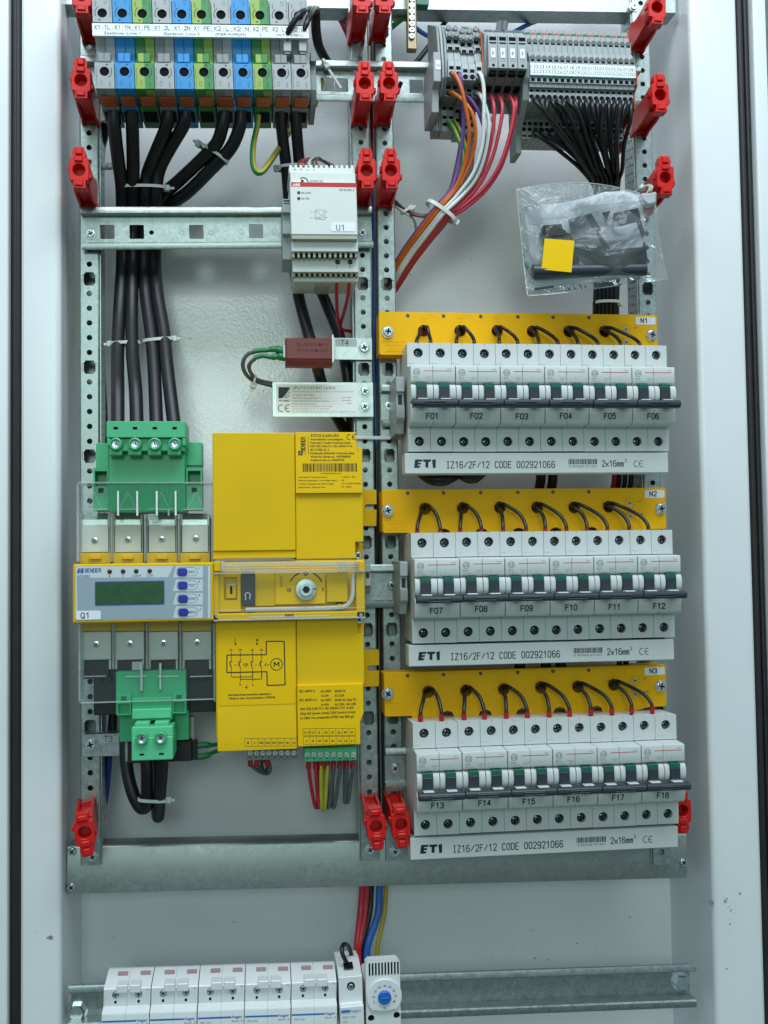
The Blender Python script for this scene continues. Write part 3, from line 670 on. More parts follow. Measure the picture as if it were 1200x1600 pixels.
for si, (nm, u0, v0, u1, v1, rowt, hol, ends, _) in enumerate(SPEC):
    T = thing('sensor_strip', 'yellow residual-current sensor strip tagged %s, above breakers %s' % (nm, rowt), 'sensor strip', u0, v0, NYF, u1, v1, base=51, group='yellow sensor strips above the breaker rows')
    W = T.px(u1, v1, NYF)[0]; H = -34.5
    hp = [T.px(a, b_, NYF) for a, b_ in hol]
    out = [(0, -.8), (.8, 0), (W-.8, 0), (W, -.8), (W, H+2), (W-1.5, H), (W-14, H)]
    for i in range(5, -1, -1):
        hx = hp[i][0]; out += [(hx+9, H-4.5), (hx-9, H-4.5)] if i else [(hx+9, H-4.5), (22, H-4.5)]
        if i: m_ = (hp[i-1][0]+hx)/2; out += [(m_+4, H+1.2), (m_, H+2.6), (m_-4, H+1.2)]
    out += [(22, H-.6), (1.2, H-.6), (0, H+.6)]
    tops = [T.px(a, hol[0][1]-27, NYF)[0] for a in (637, 693, 751, 809, 864, 920)]
    b = MB(yel)
    b.plate(out, [circ(x, z, 4.9, 24) for x, z in hp], NYF, NYF+3.2)
    b.box(24, W-14, NYF+3.2, 50.5, H-4, H-2.6); b.box(24, W-.8, NYF+3.2, 50.5, -2.2, -.6)
    b.box(0, W, 49.5, 51, -34, -.8); b.box(0, 1.6, NYF+3.2, 49.5, -34, -1); b.box(W-1.6, W, NYF+3.2, 49.5, -34, -1)
    T.part('housing', b, bev=.3)
    b = MB(yel)
    b.box(1.2, 21.6, NYF-.25, NYF, -24.6, -24.0)
    if 1:
        for zz in (-27.2, -32.6): b.box(5.4, 22, NYF-.25, NYF, zz, zz+.35)
        b.box(5.4, 5.75, NYF-.25, NYF, -32.6, -26.9)
        b.text('BENDER', 7.6, -31.6, NYF-.15, 3.2, 13.5)
    for x, z in hp:
        pts = [(x+14.5*math.cos(math.radians(a))*1.1, z+14*math.sin(math.radians(a))) for a in range(84, 12, -8)]
        for i in range(len(pts)-1): b.line(*pts[i], *pts[i+1], .35, NYF-.2)
        b.line(x-2.6, z+10.8, x+3.2, z+10.8, .35, NYF-.2); b.line(x-2, z+9.4, x+2.6, z+9.4, .2, NYF-.2); b.line(x-2, z+7.0, x+2.6, z+7, .2, NYF-.2)
        b.lathe(x, z, [(4.9, NYF), (5.4, NYF-.5), (5.9, NYF)], 24) if 0 else None
    T.part('moulded_relief', b)
    for x, z in hp:
        rb = MB(yel); rb.v and None
        n = 24; pr = [(5.0, 0), (5.0, -.5), (5.5, -.5), (5.6, 0)]
        vs = [(r*math.cos(2*math.pi*k/n), y, r*math.sin(2*math.pi*k/n)) for r, y in [(4.86, 4), (4.86, -.35), (5.3, -.45), (5.6, 0)] for k in range(n)]
        rb.add(vs, [(j*n+k, j*n+(k+1) % n, (j+1)*n+(k+1) % n, (j+1)*n+k) for j in range(3) for k in range(n)])
        if 'hole_rim' not in bpy.data.meshes: HR = rb.mesh('hole_rim')
        T.put('hole_rim', HR, x, NYF, z)
    pm = MB(plug_brown).cyl(0, 0, 1.55, -.15, .2, 14)
    for i, x in enumerate(tops):
        if 'plug' not in bpy.data.meshes: PG = pm.mesh('plug')
        T.put('plug', PG, x, NYF, -3.0)
    # rotary address switches and their print
    b = MB(ink); xs = hp[5][0]+18.0
    for zz, tx, rr in ((-12.6, 'x1', 0), (-23.6, 'x10', 1)):
        for k in range(10):
            a = math.radians(150-36*k*.83+(30 if k else 0)); a = 2*math.pi*k/10+.3
            b.line(xs+3.2*math.cos(a), zz+3.2*math.sin(a), xs+4.7*math.cos(a), zz+4.7*math.sin(a), .3, NYF-.08)
        b.text(tx, xs+7.2, zz+.8, NYF-.08, 1.9, bold=.03)
    T.part('printed_text', b, flat=True)
    for zz in (-12.6, -23.6):
        b = MB(yel, panel_blue, ink); b.lathe(xs, zz, [(2.0, NYF-.5), (2.5, NYF-.3), (2.5, NYF+.2)], 18)
        b.use(1).cyl(xs, zz, 1.8, NYF-.75, NYF, 16); b.use(2).box(xs-1.2, xs+1.3, NYF-.85, NYF-.7, zz-.3, zz+.3); T.part('rotary_switch', b)
    b = MB(sticker_w, ink)
    lx, lz = T.px(u1-33, v0+4, NYF) if si == 0 else T.px(u1-33, v1+4, NYF)
    b.prism(rrect(lx, lx+17, -8.4, -2.0, 1.0, 3), 'y', NYF-.3, NYF); b.use(1).stroke(nm, lx+4.4, -6.9, NYF-.35, 3.7, 3.4, .8, 2.3); T.part('name_tag', b, flat=True)
    for u, v in ((606, v0+33 if si else 519), (u1-8, (524, 795, 1072)[si])):
        a = T.px(u, v, NYF); b = MB(chrome)
        T.put('screw', scr_big, a[0], NYF, a[1], rot=random.uniform(0, 2))
    # two wires from every hole down into the breaker tops
    for i, (hu, hv) in enumerate(hol):
        for j in (0, 1):
            eu, ev = ends[2*i+j]; top = (3, 3, 4)[si]
            sidew = (-1, 1)[j]; d = 1 if j else 0
            s0 = (hu-2-3*(1-j)+2*j, hv-1, 40); k1 = (hu+(-4 if not j else 5+2*(i > 2)), hv-(5 if si == 0 else 4)-1.5*j, 22-3*j)
            mid = (hu+(eu-hu)*(.62 if not j else .72), hv+(ev-hv)*(.30 if not j else .22+.02*i), 14)
            n_ = 2*i+j; F = si*6+i+1
            e0 = (eu, ev, 6); e1 = (eu, ev+10, 7)
            pts = [s0, k1, mid, (eu-(eu-hu)*.04, ev-(ev-hv)*.28, 8), e0, e1]
            mb = MB(black_w, ferr).tube([P(*q) for q in pts], 1.5, 10)
            if si: a = P(eu, ev-1.5, 6.2); mb.use(1).add([], []); bb = MB(ferr); mb.tube([a+Vector((0, 0, 1.2 if si == 2 else -.4)), a+Vector((0, 0, -3.5))], 1.95 if si == 2 else 1.75, 10); mb.stripe = None
            single('sensor_wire', 'black wire from the %s hole of strip %s to the %s pole of F%02d' % (('first', 'second', 'third', 'fourth', 'fifth', 'last')[i], nm, ('left', 'right')[j], F), 'wire', mb, 'black wires looping through the yellow strips', sharp=60)

# ================================================================== grey end clamps on the mid rails
def clampg(label, pts_u, vt, vb, Yf, tone=tgrey_l):
    T = thing('end_clamp', label, 'end clamp', pts_u[0], vt, Yf, base=44., group='grey end clamps')
    a = T.px(pts_u[1], vb, Yf); W, H = a
    b = MB(tone); b.prism([(Yf+4, 0), (Yf, -1), (Yf, H*.28), (Yf+3, H*.28), (Yf+3, H*.52), (Yf, H*.52), (Yf, H*.74), (Yf+5, H*.82), (Yf+8, H), (52, H), (52, 0)], 'x', 0, W)
    T.part('clamp_body', b, bev=.3)
    b = MB(ink); b.box(.4, W-.4, Yf+.1, Yf+.35, -2.6, -1.7); b.box(.4, W-.4, Yf+.1, Yf+.35, -4.2, -3.5)
    b.box(W*.25, W*.75, Yf+2.9, Yf+3.1, H*.5, H*.32); T.part('slot', b)
    return T
clampg('grey end clamp tight against breaker F01', (619, 633), 587, 676, 2)
clampg('grey end clamp tight against breaker F07', (625, 638), 877, 960, 2)
clampg('grey end clamp on the rail right after the lever bay of the transfer switch', (570, 580), 880, 928, 6)

# ================================================================== transfer switch
YF = -16.
T = thing('transfer_switch', 'large yellow transfer switch with display panel, lever bay and clear terminal shrouds', 'transfer switch', 333, 970, YF, base=44.)
X = lambda u, v=800, Y=YF: T.px(u, v, Y)[0]
Z = lambda v, u=450, Y=YF: T.px(u, v, Y)[1]
xl, xm, xr = 0.4, X(462, 780), X(566, 780)
zt = Z(676)
# upper covers
b = MB(yel_dev)
b.box(xl, xm-.3, YF, 44, Z(860), zt, .6); b.box(xl, xm-.3, YF+1.5, 44, Z(866), Z(860)-.1, .3); b.box(xl, xm-.3, YF+.4, 44, Z(872), Z(866)-.1, .3)
T.part('upper_cover', b)
b = MB(yel_dev); zc = Z(848)
b.prism([(xm, Z(874)), (X(555), Z(874)), (X(555), zc), (xr+.6, zc), (xr+.6, Z(700)), (X(560), Z(698)), (X(558), zt+.2), (xm, zt+.2)], 'y', YF+2.2, 44); T.part('upper_cover', b, bev=.4)
b = MB(yel_lab)
b.prism([(xm+.2, Z(771)), (xr, Z(771)), (xr, Z(716)), (X(559), Z(706)), (X(557.5), zt+.3), (xm+.2, zt+.3)], 'y', YF-.6, YF+2.2); plate1 = T.part('label_plate', b, bev=.3)
b = MB(ink); y = YF-.68
def TX(s, u, v, h, w_, bold=.0, Y=None):    # text by measured cap height and width in source pixels
    a = T.px(u, v, y); e = T.px(u+w_, v, y); f = T.px(u, v-h, y)
    b.text(s, a[0], a[1], y, f[1]-a[1], e[0]-a[0], bold=bold+.045)
for i, (s, w_) in enumerate((('ATICS-2-63A-ISO', 45), ('Automatisches Umschaltgerät /', 53), ('Automatic Transfer Switching Device', 63), ('DIN VDE 0100-710 / IEC 60364-7-710', 65), ('IEC 61508, SIL 2', 29), ('Funktionale Sicherheit / functional safety', 69), ('Werk-Nr./Serial-no. 1407808830', 63), ('Artikel-Nr./Art.-no. B92057202', 53))):
    TX(s, 485, 682.5+5.42*i+(0 if i else -.0), 4.0 if i == 0 else 3.1, w_, .03)
a = T.px(472.5, 705, y); b.stroke('BENDER', a[0]+1.6, a[1], y, 2.6, 1.85, .5, 1.3, ang=math.pi/2)
a = T.px(477.5, 711, y); b.text('Tel. +49 6401 807-0', a[0]+.3, a[1], y, .9, 14, ang=math.pi/2); a = T.px(482, 711, y); b.text('www.bender-de.com', a[0]+.3, a[1], y, .9, 14, ang=math.pi/2)
a = T.px(466, 711.5, y); b.flat(rect(a[0], a[0]+3.4, a[1], a[1]+3.4), y, [[(a[0]+.5, a[1]+.5), (a[0]+2.9, a[1]+1.2), (a[0]+1.6, a[1]+1.6)], [(a[0]+.6, a[1]+2.9), (a[0]+1.6, a[1]+2.0), (a[0]+2.9, a[1]+2.6)]])
random.seed(11); u = 473.; z0, z1 = Z(737, 500, y), Z(724, 500, y)
while u < 558:
    w_ = random.choice((.6, .6, 1.1, 1.8)); b.box(X(u, 730, y), X(u+w_, 730, y), y, y+.05, z0, z1); u += w_+random.choice((.6, .7, 1.1))
TX('1407808830B92057202', 501, 740.6, 1.6, 32)
for i, (s, w_, s2, w2) in enumerate((('Umschaltzeit / Change over period', 45, '<=500ms .. 100s', 21), ('Überspannungskategorie / overvoltage category', 61, 'III', 3), ('IT System Nennspannung / Rated voltage', 55, 'Un = AC230V 50/60Hz', 30), ('Ansprechwert / Response value', 42, '50 .. 250kΩ', 15))):
    TX(s, 466, 746.6+5.25*i, 2.2, w_); TX(s2, 534, 746.4+5.1*i, 2.2, w2)
def CE(b, cx, cz, r, y, wd):
    for c in (cx, cx+r*2.05):
        pts = [(c+r*math.cos(a), cz+r*math.sin(a)) for a in [math.radians(68+224*i/14) for i in range(15)]]
        for i in range(14): b.line(*pts[i], *pts[i+1], wd, y-.004*(i % 2))
    b.line(cx+r*1.1, cz, cx+r*2.1, cz, wd, y-.01)
a = T.px(546, 683, y); CE(b, a[0], a[1], 2.0, y, .55)
T.part('printed_text', b, flat=True)
# corner screws beside the covers
for u, v in ((559, 868), (561, 968)):
    a = T.px(u, v, 10); T.put('screw', scr_mid, a[0], 10, a[1]); 
b = MB(yel_dev); b.box(X(555, 870, 12), X(567, 870, 12), 12, 44, Z(1000), Z(850), .3); T.part('side_wall', b)
# lever bay: tray with raised frame, window parts
zb0, zb1 = Z(968, 450, YF-5), Z(876, 450, YF-5)
x0, x1 = X(332, 920, YF-5), X(570, 920, YF-5)
b = MB(yel_dev)
b.box(x0, x1, YF+2, 40, zb0, zb1, .4)
b.box(x0, x1, YF-5, YF+2, zb0, Z(957, 450, YF-5), .8); b.box(x0, x0+4.6, YF-5, YF+2, zb0, zb1, .8); b.box(X(556, 920, YF-5), x1, YF-5, YF+2, zb0, zb1, .8)
T.part('lever_bay', b)
Yi = YF-.5
def bx(b, u0, u1, v0, v1, y0, y1, c=.3): b.box(X(u0, v0, y0), X(u1, v0, y0), y0, y1, Z(v1, (u0+u1)/2, y0), Z(v0, (u0+u1)/2, y0), c)
b = MB(yel_dev, yel_lab, dark_hole)
b.plate(rect(X(334, 920, Yi), X(376, 920, Yi), Z(956, 350, Yi), Z(893, 350, Yi)), [rect(X(350, 920, Yi), X(371, 920, Yi), Z(938, 350, Yi), Z(902, 350, Yi))], Yi-1, Yi+2)
bx(b, 398, 430, 893, 947, Yi+.6, Yi+2.4); bx(b, 510, 543, 893, 941, Yi-1.5, Yi+2.4, .5)
T.part('inner_panel', b)
b = MB(yel_dev, dark_hole, sticker); bx(b, 353, 369, 914, 935, Yi-.3, Yi+2); b.use(1); bx(b, 359.5, 363, 916, 928, Yi-.5, Yi, 0); b.use(2); bx(b, 355, 369, 912, 915, Yi-.6, Yi, .2); T.part('slider', b)
b = MB(charcoal, ink_w); bx(b, 377, 398, 894, 946, Yi-2.5, Yi+2, .3)
b.use(1); yq = Yi-2.6; cx, cz = T.px(387, 930, yq)
pts = [(cx+1.9*math.cos(math.radians(a)), cz+1.9*math.sin(math.radians(a))) for a in range(-40, 221, 20)]
for i in range(len(pts)-1): b.line(*pts[i], *pts[i+1], .5, yq)
b.line(*pts[0], pts[0][0]+.2, pts[0][1]-1.8, .5, yq); b.line(*pts[-1], pts[-1][0]-.2, pts[-1][1]-2.2, .5, yq)
T.part('padlock_slide', b)
b = MB(yel_lab, ink); bx(b, 430, 508, 893, 944, Yi-.6, Yi+2.4, .2); b.use(1); y = Yi-.68
cx, cz = T.px(478, 921, y)
for a0, a1 in ((25, 68), (112, 155)):
    pts = [(cx+13.2*math.cos(math.radians(a)), cz+13.2*math.sin(math.radians(a))) for a in range(a0, a1+1, 4)]
    for i in range(len(pts)-1): b.line(*pts[i], *pts[i+1], 1.0, y-.004*(i % 2))
b.flat(circ(cx, cz+12, 1.7, 18), y, [circ(cx, cz+12, .85, 18)])
for q in (12.8, -13.4, -11.8): b.box(cx+q-.45, cx+q+.45, y, y+.04, cz-1.7, cz+1.2)
b.text('ATICS', cx-17.4, cz+2.2, y, 2.0, 8.4, ang=math.pi/2)
T.part('switch_plate', b)
b = MB(zinc_bright, dark_hole)
b.lathe(cx, cz, [(4.2, Yi-5.4), (5.0, Yi-5.2), (5.2, Yi-3.2), (7.6, Yi-3.0), (8.0, Yi-2.6), (8.0, Yi-.6)], 32)
b.plate(circ(cx, cz, 4.6, 24), [circ(cx, cz, 2.9, 6)], Yi-5.9, Yi-5.3); b.use(1).cyl(cx, cz, 3.0, Yi-5.5, Yi-5.3, 6); b.box(cx+4.4, cx+8, Yi-3.4, Yi-2.8, cz-.1, cz+.7)
T.part('rotary_shaft', b)
b = MB(silver)
hk = [(384, 953), (470, 951.5), (520, 950), (538, 948), (547, 941), (551, 930), (551.5, 915), (551.5, 896)]
b.tube([P(u, v, Yi-2.5)-Vector((T.o[0], 0, T.o[1])) for u, v in hk], 1.75, 6, 6); T.part('hex_key', b, sharp=25)
b = MB(yel_dev, dark_hole); bx(b, 527, 534, 944, 949, Yi-3.8, Yi+1, .2); b.use(1); bx(b, 525, 536, 941, 944.5, Yi-1.7, Yi, 0); bx(b, 445, 459, 960, 963.5, YF-5.2, YF-4.9, 0); T.part('key_clip', b)
# clear flap with ribbed hinge
b = MB(clear_p, clear_e)
yc = YF-8
b.use(1)
bx(b, 346, 562, 878, 881, yc-1, yc+3, .5); bx(b, 346, 562, 882, 884.5, yc-1.6, yc+2, .5); bx(b, 346, 562, 886, 888.5, yc-1.6, yc+2, .5); bx(b, 346, 562, 890, 892.5, yc-1.2, yc+2, .5)
bx(b, 345, 351, 877, 893, yc-2, yc+2, .6)
for u in (528, 534, 541): bx(b, u, u+4, 877, 893, yc-2.4, yc+2, .6)
b.use(0); bx(b, 333, 571, 893, 967, yc, yc+1.1, .4); b.use(1); bx(b, 333, 571, 893, 895.5, yc-.8, yc, .2); bx(b, 334, 571, 951, 952, yc-.3, yc, .05); bx(b, 390, 515, 962, 964, yc-.7, yc, .2); bx(b, 333, 571, 966, 968.5, yc-.6, yc+3, .3)
for u, v in ((339, 963), (564, 961)): a = T.px(u, v, yc); b.cyl(a[0], a[1], 1.4, yc-.8, yc, 14, .3)
T.part('clear_flap', b)
b = MB(yel_dev); bx(b, 334, 345, 877, 893, YF-8, YF, .5); bx(b, 558, 570, 877, 892, YF-8, YF, .5); T.part('hinge_block', b)
# lower covers
zb_ = Z(1170)
b = MB(yel_dev); b.box(X(337, 1050), X(464, 1050)-.3, YF+2, 44, Z(1152), Z(969), .4)
b.prism([(YF+2, Z(1102)), (YF-1.2, Z(1150)), (YF-1.2, zb_), (40, zb_), (40, Z(1102))], 'x', X(340, 1150), X(464, 1150)-.3); T.part('lower_cover', b, bev=.3)
b = MB(yel_lab); b.box(X(341, 1040), X(461, 1040), YF+1.75, YF+2.1, Z(1100), Z(982), 0); T.part('diagram_label', b)
b = MB(yel_dev); b.prism([(X(464, 1050)+.1, Z(1072)), (xr, Z(1072)), (xr, Z(992)), (X(557), Z(992)), (X(557), Z(969)), (X(464, 1050)+.1, Z(969))], 'y', YF+2.4, 44); T.part('lower_cover', b, bev=.4)
xb = X(466, 1120); xq = X(568, 1120)
b = MB(yel_lab); b.prism([(xb-.6, Z(1167)), (X(563, 1160), Z(1167)), (X(563, 1130), Z(1130)), (X(568, 1110), Z(1118)), (xq, Z(1071)), (xb-.6, Z(1071))], 'y', YF-.6, 40); T.part('label_plate', b, bev=.4)
b = MB(ink); y = YF-.7
rows_ = ((('IEC 60947-3', 468, 24), ('Ue 240V', 501, 17), ('50/60 Hz', 523, 17)), (('Ie 63A', 502, 12), ('AC-23A', 523, 15)), (('IEC 60947-6-1', 468, 28), ('Ue 240V', 501, 17), ('50/60 Hz Class PC', 523, 34)), (('Ie 63A', 502, 12), ('AC-33A / AC-33B', 523, 33)),
         (('DIN VDE 0100-710 / IEC 60364-7-710  Ie 63A', 469, 84),), (('Uimp 6kV (power circuit) 2.5kV (control circuit)', 469, 86),), (('Icc 30kA rms prospective SCPD: fuse 80A gG', 469, 84),))
for i, rw in enumerate(rows_):
    for s, u, w_ in rw: TX(s, u, 1082+6.95*i-(u-468)*.006, 3.6, w_, .03)
def table(u0, v0, cw, n, h, labs, off):
    for k in range(n+1):
        a = T.px(u0+cw*k, v0, y); e = T.px(u0+cw*k+.0, v0+h, y); b.line(a[0], a[1], e[0], e[1], .22, y-.003)
    for q in (0, h): a = T.px(u0, v0+q, y); e = T.px(u0+cw*n, v0+q-.6, y); b.line(a[0], a[1], e[0], e[1], .22, y)
    for k, s in enumerate(labs): TX(s, u0+cw*k+cw*.5-off*len(s), v0+h*.68, 3.0, max(1.5, off*2*len(s)), .04)
table(473.5, 1138.5, 10.25, 8, 11, ('1L1', '1L2', 'E', 'KE', 'Z1', 'Z2', 'MT', 'RT'), 1.2); table(474, 1151, 10.25, 8, 12, ('A', 'B', 'NC', 'NO', 'NC', '14', '12', '11'), 1.3)
y = YF-1.3; table(382.5, 1154, 10.3, 8, 12, ('I', 'K', 'GND', 'IN2', 'IN1', 'IN1', 'NC', 'NC'), 1.15)
y = YF+1.68
def ln(u0, v0, u1, v1, wd): wd *= 1.35; a = T.px(u0, v0, y); e = T.px(u1, v1, y); b.line(a[0], a[1], e[0], e[1], wd, y-random.random()*.03)
fx = [(354.5, 1023.5), (354.5, 1050.8), (417, 1049.5), (417.5, 1071), (445.5, 1070), (444, 1002), (416, 1002), (416, 1023)]
for i in range(8): ln(*fx[i], *fx[(i+1) % 8], .62)
for u in (361.5, 375.5, 394.5, 408.5):
    ln(u, 1018, u, 1033, .3); ln(u, 1033, u-2, 1037, .3); ln(u-2, 1037, u, 1043, .5); ln(u, 1043, u, 1058, .3); ln(u-2.5, 1033, u-2.5, 1037, .3)
    a = T.px(u, 1034, y); b.flat(circ(a[0], a[1], .75, 10), y, [circ(a[0], a[1], .45, 10)])
    for d in range(2): ln(u+4+d*5, 1039, u+7+d*5, 1039, .3)
ln(361.5, 1058, 395, 1057.5, .4); ln(375.5, 1061.5, 409, 1061, .4); ln(375.5, 1050, 375.5, 1065, .35); ln(395, 1050, 395, 1065, .35); ln(409, 1050, 409, 1061, .35)
for q in ((381.5, 1037), (387, 1037), (384.2, 1042)): pass
ln(381.5, 1037, 387, 1037, .3); ln(381.5, 1037, 384.2, 1042, .3); ln(387, 1037, 384.2, 1042, .3)
a = T.px(416, 1038.5, y); b.flat([(a[0]-1.3, a[1]), (a[0], a[1]+1.3), (a[0]+1.3, a[1]), (a[0], a[1]-1.3)], y, [[(a[0]-.9, a[1]), (a[0], a[1]+.9), (a[0]+.9, a[1]), (a[0], a[1]-.9)]])
a = T.px(432, 1038, y); b.flat(circ(a[0], a[1], 4.7, 28), y, [circ(a[0], a[1], 4.1, 28)]); b.stroke('M', a[0]-1.8, a[1]-1.7, y, 3.4, 3, .8, 3.6)
for u in (368, 401.5): TX('II' if u > 390 else 'I', u-1.5, 1002, 4, 3.5 if u > 390 else 1.2, .08); ln(u, 1003, u, 1007, .3); a = T.px(u, 1007, y); b.flat([(a[0]-.9, a[1]+1), (a[0]+.9, a[1]+1), (a[0], a[1]-.9)], y)
a = T.px(385, 1075, y); ln(385, 1070, 385, 1075, .3); b.flat([(a[0]-.9, a[1]+.8), (a[0]+.9, a[1]+.8), (a[0], a[1]-.9)], y)
for s, u, v in (('1L', 359, 1017), ('1N', 373, 1017), ('2L', 392, 1017), ('2N', 406, 1017), ('N', 374, 1071), ('L', 394, 1071)): TX(s, u, v, 3.2, 2.5*len(s), .05)
TX('Benutzerdokumentation beachten /', 357, 1087.5, 3.2, 68, .04); TX('Observe user documentation: D00046', 357, 1093, 3.2, 73, .04)
T.part('printed_text', b, flat=True)
# plug connectors at the bottom edge
def strip_conn(name, u0, u1, v0, v1, mat, nm, v_screw, Y, lab=None):
    b = MB(mat); bx(b, u0, u1, v0, v1, Y, Y+12, .5)
    pitch = (u1-u0)/8
    for k in range(8): bx(b, u0+pitch*k+1, u0+pitch*(k+1)-1, v0+1, v1-2, Y-.5, Y+1, .3)
    c = T.part(name, b)
    for k in range(8):
        a = T.px(u0+pitch*(k+.5), v_screw, Y-.6)
        T.put('terminal_screw', nm, a[0], Y-.6, a[1], rot=random.uniform(0, 3))
    b = MB(dark_hole)
    for k in range(8): bx(b, u0+pitch*(k+.5)-1.8, u0+pitch*(k+.5)+1.8, v1-5, v1-3.6, Y-.62, Y-.4, 0)
    T.part('wire_slot', b)
sb = MB(cream, dark_hole); sb.lathe(0, 0, [(1.5, -.7), (1.9, -.5), (1.9, 0)], 14); sb.use(1).box(-1.4, 1.4, -.75, -.65, -.18, .18); SC8 = sb.mesh('terminal_screw')
strip_conn('grey_plug', 386, 464, 1170, 1187, tgrey, SC8, 1176, 0)
strip_conn('green_plug', 475, 557, 1168, 1189, green_l, SC8, 1179, 0)
# mounting ears
for v0, v1, u0, u1, vs_ in ((765, 822, 560, 588, 792), (1015, 1073, 566, 592, 1044)):
    b = MB(yel_dev); Ye = 42
    a0 = T.px(u0, v1, Ye); a1 = T.px(u1, v0, Ye); s_ = T.px(u1-14, vs_, Ye)
    slot = [(a1[0], s_[1]-2.2)]+[(s_[0]+2.2*math.cos(math.radians(t)), s_[1]+2.2*math.sin(math.radians(t))) for t in range(270, 89, -20)]+[(a1[0], s_[1]+2.2)]
    b.plate([(a0[0], a0[1])]+[(a1[0]-.4, a0[1])]+slot+[(a1[0], a1[1]), (a0[0], a1[1])], [], Ye, Ye+2.4)
    pts = [(s_[0]+.5+4.2*math.cos(math.radians(t)), s_[1]+5.4*math.sin(math.radians(t))) for t in range(100, 261, 16)]
    for i in range(len(pts)-1): b.line(*pts[i], *pts[i+1], .5, Ye-.1)
    T.part('mounting_ear', b)

# control panel (moves with the switch)
YQ = -26.
def bq(b, u0, u1, v0, v1, y0, y1, c=.3): bx(b, u0, u1, v0, v1, y0, y1, c)
b = MB(yel_dev); bq(b, 113.5, 333, 880, 972, YQ, YQ+22, 1.0); cp = T.part('control_panel', b)
b = MB(panel_blue); bq(b, 117.5, 329, 884.5, 968, YQ-.25, YQ+.1, 0); T.part('panel_foil', b, parent=cp) 
b = MB(panel_lt, panel_blue)
y = YQ-.3
def poly(pts, m, yy): b.use(m).flat([T.px(u, v, yy) for u, v in pts], yy)
poly([(118, 885), (271, 884.5), (263, 902), (120, 903), (121, 960), (118, 960)], 0, y)
for i, v in enumerate((884.5, 905.5, 926.5, 947.5)): poly([(275 if i else 275, v), (317-.0, v), (317, v+18), (270, v+18)], 0, y)
poly([(325, 884), (328.5, 884), (328.5, 966), (325, 966)], 0, y)
T.part('pale_field', b, parent=cp, flat=True)
b = MB(lcd_rim, lcd); a0 = T.px(148.5, 946.5, YQ); a1 = T.px(257, 907, YQ)
b.prism(rrect(a0[0], a1[0], a0[1], a1[1], .9, 3), 'y', YQ-.45, YQ); b.use(1).prism(rrect(a0[0]+.7, a1[0]-.7, a0[1]+.7, a1[1]-.7, .6, 3), 'y', YQ-.55, YQ-.3); T.part('display', b, parent=cp)
for k, u in enumerate((171.5, 192.5, 213, 234)):
    a = T.px(u, 893-.3*k, YQ); b = MB(led, chrome); b.lathe(a[0], a[1], [(.6, YQ-1.5), (1.2, YQ-1.2), (1.4, YQ-.2)], 14); b.lathe(a[0], a[1], [(1.4, YQ-.45), (1.7, YQ-.4), (1.7, YQ-.2)], 14); T.part('indicator_lamp', b, parent=cp)
b = MB(ink_b, ink); y = YQ-.36
def TQ(s, u, v, h, w_, bold=0., m=0):
    a = T.px(u, v, y); e = T.px(u+w_, v, y); f = T.px(u, v-h, y); b.use(m).text(s, a[0], a[1], y, f[1]-a[1], e[0]-a[0], bold=bold)
a = T.px(133, 894.5, y); b.stroke('BENDER', a[0], a[1], y, 2.7, 1.95, .52, 1.35); TQ('ATICS®', 120, 902.6, 3.6, 21, .08)
a = T.px(120, 896, y); b.use(0).flat([(a[0], a[1]), (a[0]+4.6, a[1]), (a[0]+4.9, a[1]+3.6), (a[0]+1, a[1]+3.6)], y, [[(a[0]+.9, a[1]+.5), (a[0]+3.6, a[1]+.7), (a[0]+2.4, a[1]+1.4)], [(a[0]+1.6, a[1]+3.1), (a[0]+2.2, a[1]+2.2), (a[0]+4.2, a[1]+2.8)]])
TQ('1', 170.5, 902, 3.2, 1.5); TQ('2', 191, 902, 3.2, 2); TQ('ALARM', 206, 901.5, 3.4, 14); TQ('COM', 229, 901, 3.4, 10)
for i, (s, v, w_) in enumerate((('INFO', 893.5, 10), ('TEST', 914.5, 11), ('RESET', 935.3, 13), ('MENU', 956.5, 13))):
    TQ(s, 294.5, v+2, 3.8, w_, .03)
    p0 = T.px(275.5+i*.3, v+7, y); p1 = T.px(308.5+i*.3, v-7.5, y); r_ = (p1[1]-p0[1])/2-.01
    b.flat(rrect(p0[0], p1[0], p0[1], p1[1], r_, 6), y, [rrect(p0[0]+.25, p1[0]-.25, p0[1]+.25, p1[1]-.25, r_-.25, 6)])
a = T.px(311.5, 909, y); b.flat([(a[0]-.7, a[1]-.5), (a[0]+.7, a[1]-.5), (a[0], a[1]+.9)], y); a = T.px(311.5, 930, y); b.flat([(a[0]-.7, a[1]+.5), (a[0]+.7, a[1]+.5), (a[0], a[1]-.9)], y)
TQ('esc', 309.5, 888.5, 2, 4); a = T.px(312, 952, y); b.line(a[0]-.9, a[1]-.5, a[0]+.9, a[1]-.5, .35, y); b.line(a[0]+.8, a[1]-.6, a[0]+.8, a[1]+.9, .35, y-.005)
T.part('printed_text', b, parent=cp, flat=True)
for i, (u, v) in enumerate(((285, 893.5), (285.5, 914.5), (286, 935.5), (286.5, 956.5))):
    a = T.px(u, v, YQ-1); b = MB(btn); b.prism(rrect(a[0]-3.5, a[0]+3.5, a[1]-2.7, a[1]+2.7, 1.9, 5), 'y', YQ-1.6, YQ); T.part('push_button', b, parent=cp, bev=.45)
b = MB(sticker_w, ink); y = YQ-.6; a0 = T.px(118.5, 968.6, y); a1 = T.px(157.5, 954, y)
b.prism(rrect(a0[0], a1[0], a0[1], a1[1], 1.2, 4), 'y', y, YQ-.3); y -= .04; a = T.px(126.5, 966, y); b.use(1).stroke('Q1', a[0], a[1], y, 3.8, 3.5, .62, 2.4); T.part('name_tag', b, parent=cp, flat=True)

